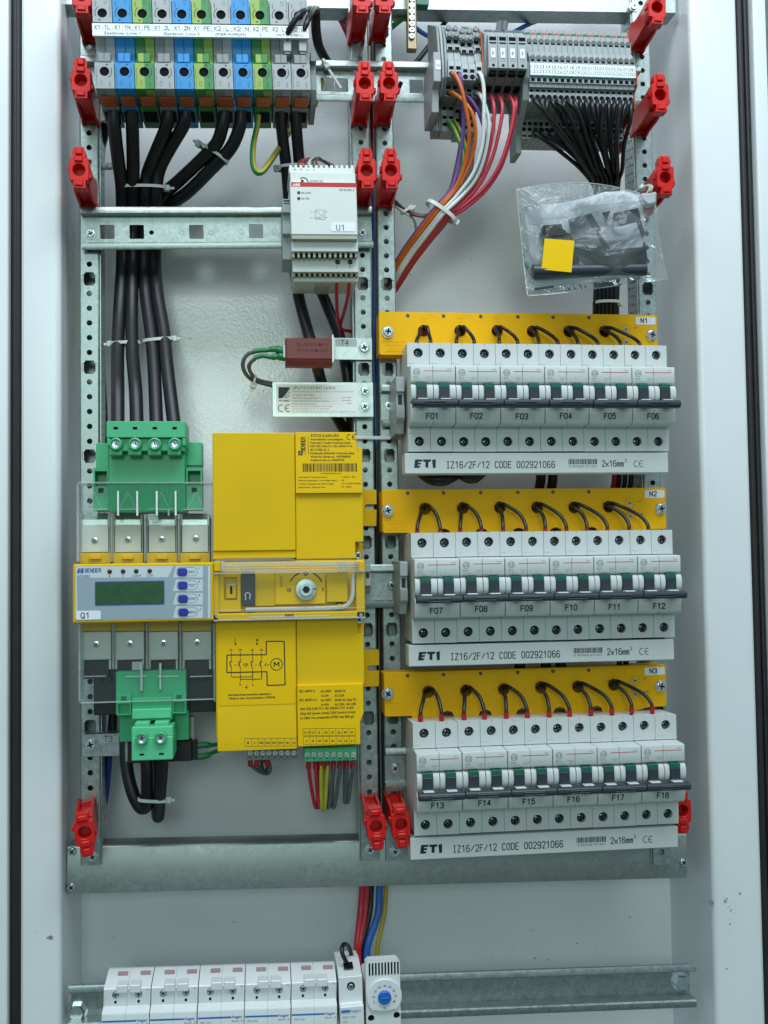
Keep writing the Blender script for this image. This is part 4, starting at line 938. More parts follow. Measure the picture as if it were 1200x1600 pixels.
# pole terminals above and below the control panel, with their clear shrouds
YP = 6.
UPX = ((125, 171.5, 148), (177, 222.5, 200), (230, 276, 253), (282, 327, 306)); DNX = ((127, 173.5, 150), (179.5, 225, 203), (232, 278, 255.5), (285, 330, 308))
ps = MB(chrome, dark_hole); ps.lathe(0, 0, [(1.7, -.7), (2.5, -.5), (2.5, 0)], 16); ps.use(1).cyl(0, 0, 1.4, -.85, -.6, 6); ps.use(0).cyl(0, 0, .5, -1.0, -.8, 8); PS = ps.mesh('pole_screw')
for k in range(4):
    for pos, (a_, c_, sc), v0, v1, vs_ in (('up', UPX[k], 803, 863, 844-k), ('dn', DNX[k], 987, 1045, 1007-k)):
        b = MB(cream if pos == 'up' else tgrey_l); b.mats = [cream, zinc_bright, blackp, yel_dev]
        if pos == 'up':
            bx(b, a_, c_, 820, 863, YP, YP+30, .4); bx(b, a_, a_+3, 803, 863, YP, YP+14, .3); bx(b, c_-3, c_, 803, 863, YP, YP+14, .3)
            b.use(1); p = T.px(a_+3, 804, YP+3); q = T.px(c_-3, 820, YP+3)
            b.prism([(YP+9, p[1]+1), (YP+4, p[1]-2), (YP+1.5, (p[1]+q[1])/2), (YP+1, q[1]), (YP+14, q[1])], 'x', p[0], q[0])
            b.use(3); bx(b, a_-1, c_+1, 864, 881, YP-4, YP+20, .4); bx(b, a_+14, c_-14, 867, 874, YP-6, YP, .4)
        else:
            bx(b, a_, c_, 987, 1031, YP, YP+30, .4); bx(b, a_, a_+3.5, 1031, 1046, YP, YP+14, .3); bx(b, c_-3.5, c_, 1031, 1046, YP, YP+14, .3)
            b.use(2); p = T.px(a_+3.5, 1032, YP+5); q = T.px(c_-3.5, 1060, YP+5); b.box(p[0], q[0], YP+5, YP+20, q[1], p[1], .3)
            b.use(3); bx(b, a_-1, c_+1, 969, 986, YP-2, YP+20, .4)
        T.part('pole_terminal', b)
        a = T.px(sc, vs_, YP-.1); T.put('pole_screw', PS, a[0], YP-.1, a[1])
b = MB(tgrey_d); bx(b, 122, 331, 810, 1040, YP+14, 50, .5); T.part('pole_base', b)
b = MB(blackp); bx(b, 146, 207, 1034, 1117, 22, 50, .6); bx(b, 280, 337, 1034, 1113, 18, 50, .8); bx(b, 150, 330, 1030, 1075, 24, 50, .5)
for u in (156, 170, 300, 318): a = T.px(u, 1060, 18); b.cyl(a[0], a[1], 2.6, 15, 30, 14, .4)
T.part('lower_chamber', b)
# dividers (clear) between the poles and the shroud fronts
for k, u in enumerate((121.5, 174, 226.5, 279, 331)):
    b = MB(clear_p); bx(b, u-1.6, u+1.6, 804, 878, YP-12, YP+18, .3); bx(b, u+1, u+4, 973, 1046, YP-12, YP+18, .3); b.mats = [clear_e]; T.part('pole_divider', b)
b = MB(clear_p, clear_e); Yc = YP-14
bx(b, 122, 331, 754, 880, Yc, Yc+1.1, .4); b.use(1)
bx(b, 121, 175, 753, 755.5, Yc-1, Yc+26, .3); bx(b, 175, 227, 753, 755.5, Yc-1, Yc+26, .3); bx(b, 228, 280, 753, 755.5, Yc-1, Yc+26, .3); bx(b, 281, 331, 753, 755.5, Yc-1, Yc+26, .3)
for u in (129, 181, 232, 286): bx(b, u, u+39, 795, 796.6, Yc-.7, Yc, .2)
bx(b, 119.5, 122.5, 756, 878, Yc-.5, Yc+22, .3); bx(b, 330, 333, 753, 878, Yc-.5, Yc+22, .3)
bx(b, 252, 273, 813, 822, Yc-.9, Yc, .35); bx(b, 231, 247, 803, 812, Yc-.8, Yc, .3); bx(b, 262, 265, 796, 806, Yc-.8, Yc, .3)
for u in (147, 200, 252, 306):
    for s_ in (-1, 1):
        a = T.px(u, 769, Yc); e = T.px(u+s_*13, 795, Yc); b.line(a[0], a[1], e[0], e[1], .35, Yc-.12)
T.part('upper_shroud', b)
b = MB(clear_p, clear_e)
bx(b, 124, 335, 972, 1096, Yc, Yc+1.1, .4); b.use(1); bx(b, 124, 335, 1095, 1096.5, Yc-.4, Yc+3, .3)
for u in (131, 196, 246, 297): bx(b, u, u+34, 1056, 1057.6, Yc-.7, Yc, .2)
bx(b, 122.5, 125.5, 974, 1096, Yc-.5, Yc+22, .3); bx(b, 333, 336, 974, 1096, Yc-.5, Yc+22, .3)
bx(b, 206, 222, 1034, 1047, Yc-.9, Yc, .3); bx(b, 219, 221, 1034, 1080, Yc-.8, Yc, .3)
T.part('lower_shroud', b)

# ================================================================== green plug connectors
ps = MB(chrome, dark_hole); ps.lathe(0, 0, [(2.0, .2), (2.9, 0), (3.1, 1.2)], 18); ps.use(1).flat(cross_pts(1.9, .36, .2), .15); GS = ps.mesh('clamp_screw')
rg = MB(green)
n = 22; prr = [(3.1, 2.0), (3.1, -1.4), (3.7, -1.7), (4.6, -1.2), (4.9, 2.4)]
rg.add([(r*math.cos(2*math.pi*k/n), y_, r*math.sin(2*math.pi*k/n)) for r, y_ in prr for k in range(n)], [(j*n+k, j*n+(k+1) % n, (j+1)*n+(k+1) % n, (j+1)*n+k) for j in range(4) for k in range(n)])
RG = rg.mesh('screw_collar')
T = thing('plug_connector', 'big green four-pole plug above the transfer switch, four thick cables in it', 'connector', 166, 800, 0, base=44., group='green plug connectors')
X = lambda u, v=720, Y=0: T.px(u, v, Y)[0]
Z = lambda v, u=228, Y=0: T.px(u, v, Y)[1]
YG = -22.
b = MB(green, dark_hole)
b.box(X(166, 680, YG), X(290, 680, YG), YG, 20, Z(684, 228, YG), Z(658, 228, YG), .6)
b.box(X(169, 680, YG), X(288, 680, YG), YG+4, 20, Z(705, 228, YG+4), Z(684, 228, YG), .6)
b.box(X(167, 680, YG), X(172, 680, YG), YG+.5, 20, Z(696, 228, YG), Z(684, 228, YG)+.5, .4); b.box(X(285, 680, YG), X(289.5, 680, YG), YG+.5, 20, Z(696, 228, YG), Z(684, 228, YG)+.5, .4)
for u in (181, 211, 242, 273):
    c = X(u, 700, YG); b.use(0).box(c-5.4, c+4.2, YG+1.4, 10, Z(711, 228, YG), Z(700, 228, YG), .6)
    b.use(1).box(c-1.6, c+1.6, YG-.12, YG+.2, Z(671, 228, YG), Z(667, 228, YG))
pb_ = T.part('plug_body', b)
for u in (181, 211, 242, 273):
    c = X(u, 694, YG-1); z_ = Z(694, 228, YG-1)
    T.put('screw_collar', RG, c, YG-1.5, z_); T.put('clamp_screw', GS, c, YG-1.2, z_, rot=u)
b = MB(green)
Yh = -8.
b.box(X(170, 760, Yh), X(289, 760, Yh), Yh, 34, Z(800, 228, Yh), Z(700, 228, Yh), .6)
for u0, u1, v0, v1 in ((150, 170, 692, 733), (290, 316, 691, 728)):
    b.box(X(u0, 710, 14), X(u1, 710, 14), 14, 34, Z(v1, 228, 14), Z(v0, 228, 14), .6)
for u0, u1 in ((146, 170), (291, 316)):
    xa, xb_ = X(u0, 745, 0), X(u1, 745, 0); zt_, zb2 = Z(731, 228, 0), Z(797, 228, 0)
    b.plate(rect(xa, xb_, zb2, zt_), [rect(xa+1.2, xb_-1.2, zt_-13.6, zt_-2.4), rect((xa+xb_)/2-2, (xa+xb_)/2+2, zt_-19, zt_-15.2)], -1, 12); b.box(xa+.2, xb_-.2, 12, 20, zb2, zt_-1, .3)
T.part('socket_body', b)
for u in (184.5, 214.5, 245, 274.5):
    b = MB(zinc_bright); x_ = X(u, 785, Yh-1); b.box(x_-.9, x_+.9, Yh-1.6, Yh+1, Z(806, u, Yh-1), Z(767, u, Yh-1), .3); T.part('contact_pin', b)
T = thing('plug_connector', 'smaller green two-pole plug below the transfer switch, in front of the T3 transformer', 'connector', 205, 1188, 0, base=44., group='green plug connectors')
YG = -20.
b = MB(green_l, dark_hole); m2 = MB(green)
m2.box(X(181, 1080, 0), X(291, 1080, 0), 0, 30, Z(1115, 236, 0), Z(1048, 236, 0), .6)
m2.box(X(206, 1110, -6), X(269, 1110, -6), -6, 20, Z(1126, 236, -6), Z(1090, 236, -6), .5)
m2.box(X(187, 1135, 12), X(295, 1135, 12), 12, 34, Z(1158, 236, 12), Z(1112, 236, 12), .6)
for u0, u1 in ((182, 205), (269, 291)):
    xa, xb_ = X(u0, 1100, -4), X(u1, 1100, -4); m2.plate(rect(xa, xb_, Z(1116, 236, -4), Z(1082, 236, -4)), [rect(xa+1.3, xb_-1.3, Z(1114, 236, -4), Z(1098, 236, -4)), rect((xa+xb_)/2-2, (xa+xb_)/2+2, Z(1094, 236, -4), Z(1087, 236, -4))], -4, 0)
T.part('socket_body', m2)
b.box(X(205, 1140, YG), X(270, 1140, YG), YG+1.5, 16, Z(1152, 236, YG), Z(1136, 236, YG), .6); b.box(X(205.5, 1140, YG), X(270, 1140, YG), YG, 16, Z(1188, 236, YG), Z(1152, 236, YG)+.2, .6)
for u in (221.5, 252):
    c = X(u, 1133, YG); b.box(c-5.2, c+5.2, YG+2, 12, Z(1138, 236, YG), Z(1129, 236, YG), .5)
    b.use(1).box(c-1.7, c+1.7, YG-.12, YG+.2, Z(1180, 236, YG), Z(1177, 236, YG)); b.use(0)
b.box(X(207, 1120, -6), X(268, 1120, -6), -9, 0, Z(1122, 236, -6), Z(1107, 236, -6), .5)
T.part('plug_body', b)
for u in (221.5, 251):
    c = X(u, 1153, YG-1); z_ = Z(1153.5, 236, YG-1)
    r_ = T.put('screw_collar', RG, c, YG-1.5, z_); T.put('clamp_screw', GS, c, YG-1.2, z_, rot=u)
for u in (221.5, 250.5):
    b = MB(zinc_bright); x_ = X(u, 1050, -2); b.box(x_-.9, x_+.9, -2.6, 0, Z(1080 if u < 240 else 1078, u, -2), Z(1036, u, -2), .3); T.part('contact_pin', b)

# ================================================================== big terminal blocks, top left
TY = -16.
KIND = ['g', 'b', 'y', 'g', 'b', 'y', 'g', 'b', 'y', 'g', 'g']
TAG = ['X1: 1L', 'X1: 1N', 'X1: PE', 'X1: 2L', 'X1: 2N', 'X1: PE', 'X2: L', 'X2: N', 'X2: PE', 'X2: L1', 'X2: L2']
CN = {'g': 'grey', 'b': 'blue', 'y': 'green and yellow'}
MT = {'g': (tgrey, tgrey_l), 'b': (tblue, tblue), 'y': (tgy_g, tgy_y)}
OR = ['first', 'second', 'third', 'fourth', 'fifth', 'sixth', 'seventh', 'eighth', 'ninth', 'tenth', 'last']
tl, tr = P(147, 100, TY), P(485, 103, TY)
PT = (tr.x-tl.x)/11; tang = math.atan2(tr.z-tl.z, tr.x-tl.x)
F0 = Th('x', '', '', (tl.x, tl.z), tang, 44.); 
def tz(v, Y, u=316): return F0.px(u, v, Y)[1]
z_face0, z_face1 = tz(140, TY), tz(104, TY)
zA = dict(faceB=tz(139, TY), faceT=tz(99, TY), tabT=tz(84, TY+2), recT=tz(59, TY+8), mkB=tz(57.5, TY-3), mkT=tz(38.5, TY-3), uf0=tz(37, TY), uf1=tz(0, TY))
bpy.data.objects.remove(F0.e)
zc_ = (zA['faceB']+zA['uf1'])/2
def term_mesh(k):
    m1, m2 = MT[k]; out = {}
    b = MB(m1, m2, dark_hole, torange)
    W = PT-.25; hw = W/2
    z0, z1 = zA['faceB'], zA['faceT']; u0, u1 = zA['uf0'], zA['uf0']+(z1-z0)*1.02
    prof = [(44, z0-1), (34, z0-3), (30, z0-1.5), (16, z0+.5), (TY+1.5, z0-.5), (TY+1.5, z1), (TY+3, z1+1), (TY+10, z1+7), (TY+14, (z1+u0)/2), (TY+8, u0-3), (TY+1.5, u0), (TY+1.5, u1), (16, u1+2), (44, u1+2)]
    for i in (0, 1):
        b.use(i).prism(prof, 'x', .1+hw*i, .1+hw*(i+1))
    out['block_body'] = b.mesh('block_body', bev=.35)
    for (a, c, hz) in ((z0, z1, z0+(z1-z0)*.66), (u0+.2, u1, u0+(u1-u0)*.36)):
        b = MB(m1, m2, dark_hole, ink); xo = [.25, hw+.1, W-.1]
        for i in (0, 1):
            h = [(hw+.1, hz-3.6)]+[(hw+.1+(3.6 if i else -3.6)*math.cos(math.radians(t)), hz+3.6*math.sin(math.radians(t))) for t in range(-80, 81, 16)]+[(hw+.1, hz+3.6)]
            out_ = [(xo[0], a), (hw+.1, a)]+h+[(hw+.1, c), (xo[0], c)] if i == 0 else [(xo[2], a), (hw+.1, a)]+h+[(hw+.1, c), (xo[2], c)]
            b.use(1-i if k == 'y' else 1).plate(out_, [], TY, TY+1.6)
        b.use(2).cyl(hw+.1, hz, 3.6, TY+1.1, TY+1.45, 16)
        b.use(3); y = TY-.06; sg = 1 if a == z0 else -1
        pts = [(hw+.1+5.3*math.cos(math.radians(t)), hz+5.3*math.sin(math.radians(t))) for t in (range(-60, 31, 10) if sg > 0 else range(120, 211, 10))]
        for i in range(len(pts)-1): b.line(*pts[i], *pts[i+1], .55, y-.004*(i % 2))
        b.text('open', hw+4.2 if sg > 0 else 2.2, a+1.2 if sg > 0 else hz+9.2, y, 1.2, 4.2, ang=math.pi/2 if sg > 0 else -math.pi/2)
        b.flat([(hw+2.2*sg, hz+6.2*sg), (hw+3.2*sg, hz+4.6*sg), (hw+1.0*sg, hz+4.9*sg)], y)
        b.text('press straight down', 1.6 if sg > 0 else W-1.6, a+1.5 if sg > 0 else u1-1.5, y, .8, (c-a)*.72, ang=math.pi/2 if sg > 0 else -math.pi/2)
        b.flat(rect(hw-2.6*sg-.9, hw-2.6*sg+.9, hz-9*sg-1.6, hz-9*sg+1.6), y, [rect(hw-2.6*sg-.7, hw-2.6*sg+.7, hz-9*sg-1.4, hz-9*sg+1.4)])
        out['lower_face' if a == z0 else 'upper_face'] = b.mesh('terminal_face')
    b = MB(m1, m2, torange, dark_hole)           # lever tab in the recess; orange flap and wire mouth below
    tt = zA['tabT']
    b.use(1 if k == 'y' else 0).box(2.6, hw, TY+1.6, TY+9, z1+1.4, tt, .4); b.use(0).box(hw, W-2.6, TY+1.6, TY+9, z1+1.4, tt, .4)
    out['lever_tab'] = b.mesh('lever_tab')
    b = MB(torange); b.prism([(TY+12, z0-2.0), (TY+12, z0-.3), (TY+27, z0+.3), (TY+27, z0-2.2)], 'x', 2.2, W-1.6); out['orange_flap'] = b.mesh('orange_flap', bev=.2)
    b = MB(m1, dark_hole); b.prism([(TY+28, z0-3.4), (TY+28, z0-.3), (46, z0-.3), (46, z0-4.6)], 'x', .7, W-.4)
    b.use(1).box(2.2, W-2.0, TY+33, TY+50, z0-4.9, z0-3.0); out['wire_mouth'] = b.mesh('wire_mouth', bev=.0)
    return out
TM = {k: term_mesh(k) for k in 'gby'}
for i, k in enumerate(KIND):
    o_ = (tl.x+PT*i*math.cos(tang), tl.z+PT*i*math.sin(tang))
    T = Th('terminal_block', '%s large terminal block marked %s, %s of its row' % (CN[k], TAG[i], OR[i]), 'terminal block', o_, tang, 44., 'large coloured terminal blocks at the top')
    for nm, me in TM[k].items(): T.put(nm, me, 0, 0, 0)
    b = MB(sticker_w, ink); zb_, zt_ = zA['mkB'], zA['mkT']; y = TY-3
    b.box(.02, PT-.02, y, TY-.4, zb_, zt_); b.use(1)
    tg = TAG[i].replace(': ', ':'); b.stroke(tg, 1.7, zt_-4.3, y-.05, 2.8, (PT-2.6)/len(tg), .46, (PT-2.6)/len(tg)*.70)
    if i in (2, 5, 7, 8, 10) or 1: b.line(PT-.1, zt_-.3, PT-.1, zt_-4.9, .14, y-.05)
    b.line(0, zt_-5.1, PT, zt_-5.1, .14, y-.05)
    if i in (0, 3): b.text('Zasilanie: Linia %d' % (1 if i == 0 else 2), 8.2, zt_-8.3, y-.12, 1.9, 27, bold=.01)
    if i == 6: b.text('(PIERW/PRIM)', 2.6, zt_-8.3, y-.12, 1.9, 23, bold=.01)
    if i == 8: b.text('S', 6.6, zt_-8.3, y-.12, 1.9)
    if i == 9: b.text('(WTÓR/SEC)', 4.0, zt_-8.3, y-.12, 1.9, 21, bold=.01)
    T.part('marker_tag', b, flat=True)
zf = tl.z+z_face0
T = thing('end_clamp', 'tall grey end clamp closing the row of large coloured terminals', 'end clamp', 485, 78, -2, base=44., group='grey end clamps')
W, H = T.px(495, 158, -2)
b = MB(tgrey); b.prism([(2, 0), (-2, -1.5), (-2, H*.22), (4, H*.22), (4, H*.45), (-2, H*.5), (-2, H*.78), (4, H), (44, H), (44, 0)], 'x', 0, W); T.part('clamp_body', b, bev=.4)
T = thing('end_clamp', 'small grey end clamp on the inner side of the power supply', 'end clamp', 441, 308, -2, base=44., group='grey end clamps')
W, H = T.px(455, 401, -2)
b = MB(tgrey_l); b.prism([(2, 0), (-2, -1.5), (-2, H*.26), (3, H*.26), (3, H*.43), (-2, H*.46), (-2, H*.62), (4, H*.64), (6, H), (44, H), (44, 0)], 'x', 0, W+3); T.part('clamp_body', b, bev=.4)
b = MB(ink); b.box(1, W-.5, -2.2, -1.9, -3.4, -2.2); b.box(1, W-.5, -2.2, -1.9, -5.2, -4.4); T.part('slot', b)
# jumper plugs with their two thin black wires
for i, (u, v) in enumerate(((449, 71), (473, 71))):
    T = thing('test_plug', 'small grey plug pushed into the %s of the two last grey terminals' % ('first', 'second')[i], 'plug', u, v+11, -14, base=-4., group='grey test plugs')
    b = MB(tgrey_l); b.box(-3, 3, -16, -4, 0, 9.6, .5); b.box(-2.2, 2.2, -15, -4, -1.5, 0, .3); T.part('plug_body', b)
wire('jumper_wire', 'black jumper arching from the first grey test plug over the marker tags', 'wire', [(449, 66, -13), (450, 52, -18), (458, 36, -22), (468, 22, -22), (478, 16, -12), (487, 14, 6), (493, 30, 30), (494, 50, 50)], 2.3, black_w, 'jumper wires on the last terminals')
wire('jumper_wire', 'black jumper rising from the second grey test plug', 'wire', [(473, 66, -13), (475, 50, -17), (480, 34, -18), (486, 20, -10), (492, 13, 8), (496, 25, 30), (496, 50, 50)], 2.3, black_w, 'jumper wires on the last terminals')
wire('power_cable', 'thick black cable curving down behind the last terminal by the end clamp', 'cable', [(492, 12, 20), (493, 28, 26), (494, 50, 32), (498, 72, 40), (508, 92, 54), (520, 110, 70)], 4.0, cable_m, None)

# thick black supply cables
KG = 'thick black supply cables in the upper bay'
def cable(label, pts, r=5.25, mat=None, g=KG): return wire('power_cable', label, 'cable', pts, r, mat or cable_m, g, 14)
cable('thick black cable dropping from terminal X1: 1L to the big green plug', [(178, 170, 18), (179, 200, 22), (184, 245, 34), (190, 290, 52), (191, 340, 68), (191, 410, 70), (187, 480, 60), (184, 550, 36), (184, 610, 10), (184, 672, -4)])
cable('thick black cable from terminal X1: 1N to the big green plug', [(206, 170, 18), (207, 200, 24), (208, 250, 38), (208, 290, 52), (208, 340, 68), (207, 410, 70), (206, 480, 58), (207, 550, 34), (212, 610, 10), (214, 672, -4)])
cable('thick black cable curving from terminal X1: 2L to the big green plug', [(264, 170, 18), (261, 195, 22), (246, 232, 36), (231, 270, 50), (227, 300, 56), (228, 340, 68), (226, 410, 72), (228, 460, 62), (236, 520, 44), (241, 580, 24), (245, 672, -4)])
cable('thick black cable curving from terminal X1: 2N to the big green plug', [(292, 170, 18), (287, 195, 22), (268, 228, 36), (249, 265, 50), (244, 300, 56), (244, 340, 68), (242, 410, 72), (246, 460, 60), (256, 520, 42), (262, 580, 22), (273, 672, -4)])
cable('thick black cable sweeping diagonally from terminal X2: L into the bundle', [(352, 170, 18), (347, 200, 22), (337, 226, 30), (312, 252, 44), (280, 282, 58), (256, 305, 68), (240, 345, 82), (236, 400, 84), (236, 450, 84)])
cable('thick black cable sweeping diagonally from terminal X2: N into the bundle, outer of the pair', [(378, 170, 18), (374, 200, 22), (360, 232, 30), (330, 264, 44), (296, 298, 60), (268, 320, 72), (246, 352, 86), (222, 400, 86), (220, 450, 88)])
KR = 'thick black cables passing behind the power supply'
cable('thick black cable behind the power supply that threads the red-brown transformer', [(439, 170, 18), (440, 200, 30), (447, 260, 52), (452, 320, 64), (458, 400, 66), (466, 460, 56), (480, 515, 40), (490, 550, 32), (503, 600, 52), (520, 640, 66), (548, 690, 90)], 4.8, g=KR)
cable('thick black cable behind the power supply passing clear of the transformer bracket', [(461, 170, 18), (463, 200, 30), (468, 260, 52), (474, 330, 66), (490, 420, 76), (510, 475, 76), (532, 530, 72), (543, 590, 72), (548, 640, 74), (552, 700, 90)], 4.8, g=KR)
wire('side_cable', 'thin black cable running down close behind the outer upright', 'cable', [(166, 190, 60), (163, 215, 70), (158, 250, 84), (157, 400, 100), (157, 520, 100), (159, 580, 96), (162, 640, 90), (164, 700, 80)], 3.2, cable_m)
wire('earth_wire', 'green-yellow earth wire hanging in a loop below terminal X2: PE', 'wire', [(404, 170, 18), (402, 195, 22), (396, 225, 22), (395, 252, 22), (400, 268, 22), (410, 268, 24), (424, 250, 30), (440, 226, 44), (452, 205, 60), (458, 190, 84)], 2.4, gy_w)
# zip ties
def ziptie(label, u, v, Y, hw, hd, ang=0., h=2.2, head=1, tail=6., grp='pale cable ties', yaw=0.):
    c = P(u, v, Y); b = MB(nylon); n = 28; vs = []
    for k in range(n):
        a = 2*math.pi*k/n; cx, cy = hw*math.copysign(abs(math.cos(a))**.75, math.cos(a)), hd*math.copysign(abs(math.sin(a))**.75, math.sin(a))
        q = 1+1.2/hw
        for x, y, z in ((cx*q, cy*q, h/2), (cx*q, cy*q, -h/2), (cx, cy, -h/2), (cx, cy, h/2)): vs.append((x, y, z))
    b.add(vs, [(4*k+j, 4*k+(j+1) % 4, 4*((k+1) % n)+(j+1) % 4, 4*((k+1) % n)+j) for k in range(n) for j in range(4)])
    e = Th('cable_tie', label, 'cable tie', (c.x, c.z), 0, Y, grp); e.e.rotation_euler = (0, -ang, yaw)
    b.v = [(x, y+Y, z) for x, y, z in b.v]
    e.part('tie_band', b)
    b = MB(nylon); hx = head*(hw+1)
    b.box(hx-2.2, hx+2.6, Y-2.5, Y+2.6, -2.4, 2.4, .6); b.box(hx if head > 0 else hx-tail, hx+tail if head > 0 else hx, Y-.7, Y+.5, -1.0, 1.1, .2)
    e.part('tie_head', b); return e
ziptie('cable tie round four thick cables above the mounting rail with cut-outs', 222, 294, 54, 19.0, 6.5, .02, 2.4, 1, 6)
ziptie('tilted cable tie holding the two diagonal cables together', 333, 240, 36, 13.0, 6.0, -.58, 2.4, -1, 5)
ziptie('cable tie round the first pair of cables above the green plug', 196, 537, 42, 11.0, 6.4, .05, 2.4, -1, 5)
ziptie('cable tie round the second pair of cables above the green plug', 247, 532, 40, 11.5, 6.4, .10, 2.4, 1, 5)
ziptie('cable tie on the two cables at the top of the power supply', 455, 262, 50, 11.5, 6.4, .1, 2.4, -1, 1)
ziptie('loose cable tie stub beside the top mounting rail', 507, 98, 40, 2.2, 2.0, -1.0, 2, 1, 22)
ziptie('cable tie tail poking out behind the outer upright above the cut-out rail', 163, 261, 60, 3, 3, .2, 2.0, 1, 2)

# ================================================================== power supply
T = thing('power_supply', 'pale grey power supply tagged U1 with a red stripe across its face', 'power supply', 453, 325, -16, 558, 326, base=44.)
YN = -16.
X = lambda u, v=330, Y=YN: T.px(u, v, Y)[0]
Z = lambda v, u=505, Y=YN: T.px(u, v, Y)[1]
def bx(b, u0, u1, v0, v1, y0, y1, c=.3, vv=330): b.box(X(u0, vv, y0), X(u1, vv, y0), y0, y1, Z(v1, (u0+u1)/2, y0), Z(v0, (u0+u1)/2, y0), c)
b = MB(cream); bx(b, 454, 558, 285, 367, YN, 44, .6); T.part('front_face', b)
b = MB(cream); bx(b, 455, 557, 270, 286, YN+4, 44, .4); bx(b, 453, 555.5, 262, 271, 2, 44, .4)
for k in range(13): bx(b, 454+8*k, 458.5+8*k, 258, 263, 3, 44, .2)
T.part('upper_terminal_housing', b)
b = MB(olive); bx(b, 454.5, 557.5, 367, 374, YN+.6, 44, .4); T.part('sloped_step', b)
b = MB(cream, dark_hole, olive)
bx(b, 454, 558, 374, 393, YN+6, 44, .4); bx(b, 455, 557, 402, 425, -1, 44, .3); bx(b, 456, 556, 431, 440, 6, 44, .4)
for v0, v1, y0 in ((393.5, 402, YN+8), (424.5, 432, 2)):
    b.use(1); bx(b, 455, 557, v0, v1, y0+3, y0+4, 0); b.use(2)
    for k in range(13):
        u = 454.5+8.18*k; bx(b, u, u+4.1, v0-.5, v1, y0, y0+6, .2)
b.use(2); bx(b, 456, 556, 431.2, 434, 5.5, 7, .2)
T.part('lower_terminal_housing', b)
b = MB(olive); bx(b, 490, 512, 438, 446, 12, 40, .6); bx(b, 496, 507, 436, 442, 11, 14, .3); T.part('rail_latch', b)
b = MB(ink_r, ink_w, ink); y = YN-.08
a0 = T.px(455, 291.5, y); a1 = T.px(557.5, 285.8, y); b.flat(rect(a0[0], a1[0], a0[1], a1[1]), y)
def TP(s, u, v, h, w_, m=2, bold=0., yy=None):
    yy = yy if yy is not None else YN-.1
    a = T.px(u, v, yy); e = T.px(u+w_, v, yy); f = T.px(u, v-h, yy); b.use(m).text(s, a[0], a[1], yy, f[1]-a[1], e[0]-a[0], bold=bold)
TP('ABB', 457, 290.6, 4, 12, 1, .12)
TP('CP-D 24/1.3', 530, 298.3, 3.2, 23.5, 2, .05); TP('DC LOW', 471, 303, 3.2, 15, 2, .03); TP('DC ON', 471, 311.7, 3.2, 12, 2, .03)
for v in (301, 310): a = T.px(466.8, v, y); b.use(2).cyl(a[0], a[1], 1.15, y-.3, y, 12)
TP('OUTPUT DC', 484, 284.2, 2.6, 21, 2, .03, YN+3.9); 
for s_, u in (('+', 459.5), ('+', 469), ('-', 479), ('-', 489)): TP(s_, u, 266.5, 3.5, 3, 2, .06, 1.9)
a = T.px(474, 284.5, YN+3.9); pts = [(a[0]+3.6*math.cos(math.radians(t)), a[1]+3.4*math.sin(math.radians(t))) for t in range(0, 131, 13)]
for i in range(len(pts)-1): b.line(*pts[i], *pts[i+1], .8, YN+3.9)
b.flat(circ(a[0]-.8, a[1]+.8, 1.2, 10), YN+3.9)
def lnp(u0, v0, u1, v1, wd=.18): p = T.px(u0, v0, y); q = T.px(u1, v1, y); b.line(p[0], p[1], q[0], q[1], wd, y-random.random()*.02)
for q in ((493, 328, 508, 328), (508, 328, 508, 343), (508, 343, 493, 343), (493, 343, 493, 328), (495, 330, 505, 339), (489, 331, 495, 331), (489, 340.5, 495, 340.5), (506, 331, 512, 331), (506, 340, 512, 340), (505, 330, 505, 341)): lnp(*q)
TP('L', 486, 332, 2.2, 1.3); TP('N', 486, 341.5, 2.2, 1.5); TP('CTRL', 495, 341.5, 2.2, 7, 2, .05); TP('L', 525.5, 418.5, 4, 2, 2, .02, -1.1); TP('N', 545.5, 418.5, 4, 3, 2, .02, -1.1)
T.part('printed_text', b, flat=True)
for u in (527.5, 547):
    a = T.px(u, 409.5, -1.1); b = MB(dark_hole); b.cyl(a[0], a[1], 1.9, -1.25, -.9, 16); T.part('screw_well', b)
    T.put('terminal_screw', BM['terminal_screw'], a[0], -1.1, a[1]).scale = (.5, .5, .5)
b = MB(sticker_w, ink); a0 = T.px(517.5, 361.5, YN-.3); a1 = T.px(555, 348, YN-.3); b.prism(rrect(a0[0], a1[0], a0[1], a1[1], 1.2, 4), 'y', YN-.3, YN)
b.use(1); a = T.px(526, 359.5, YN-.35); b.stroke('U1', a[0], a[1], YN-.35, 3.9, 3.7, .60, 2.5); T.part('name_tag', b, flat=True)
for i, (u, pts) in enumerate(((526, [(526, 426, 6), (526, 436, 8), (526, 460, 22), (527, 490, 40), (532, 512, 56), (544, 517, 66), (556, 517, 70)]), (546, [(546, 426, 6), (546, 436, 8), (544, 460, 22), (537, 490, 42), (532, 506, 56), (534, 522, 66), (540, 535, 72)]))):
    wire('supply_wire', 'red wire hanging from the %s terminal of the power supply' % ('L', 'N')[i], 'wire', pts, 1.45, red_w, 'red wires under the power supply')
for i in range(6):
    d = i*6
    wire('output_wire', '%s wire arching out of the top of the power supply' % ('front brown', 'front pinkish', 'second brown', 'pale', 'third brown', 'rearmost brown')[i], 'wire', [(466+d, 262, 12), (467+d*.9, 254-i*.4, 16), (474+d*.8, 249.5-i*.6, 26), (488+d*.5, 247.5+i*.5, 40), (502+d*.3, 250+i*1.2, 52), (520, 258+i, 70)], 1.0, (brown_w, pink_w, brown_w, nylon, brown_w, brown_w)[i], 'thin wires on top of the power supply', 8)

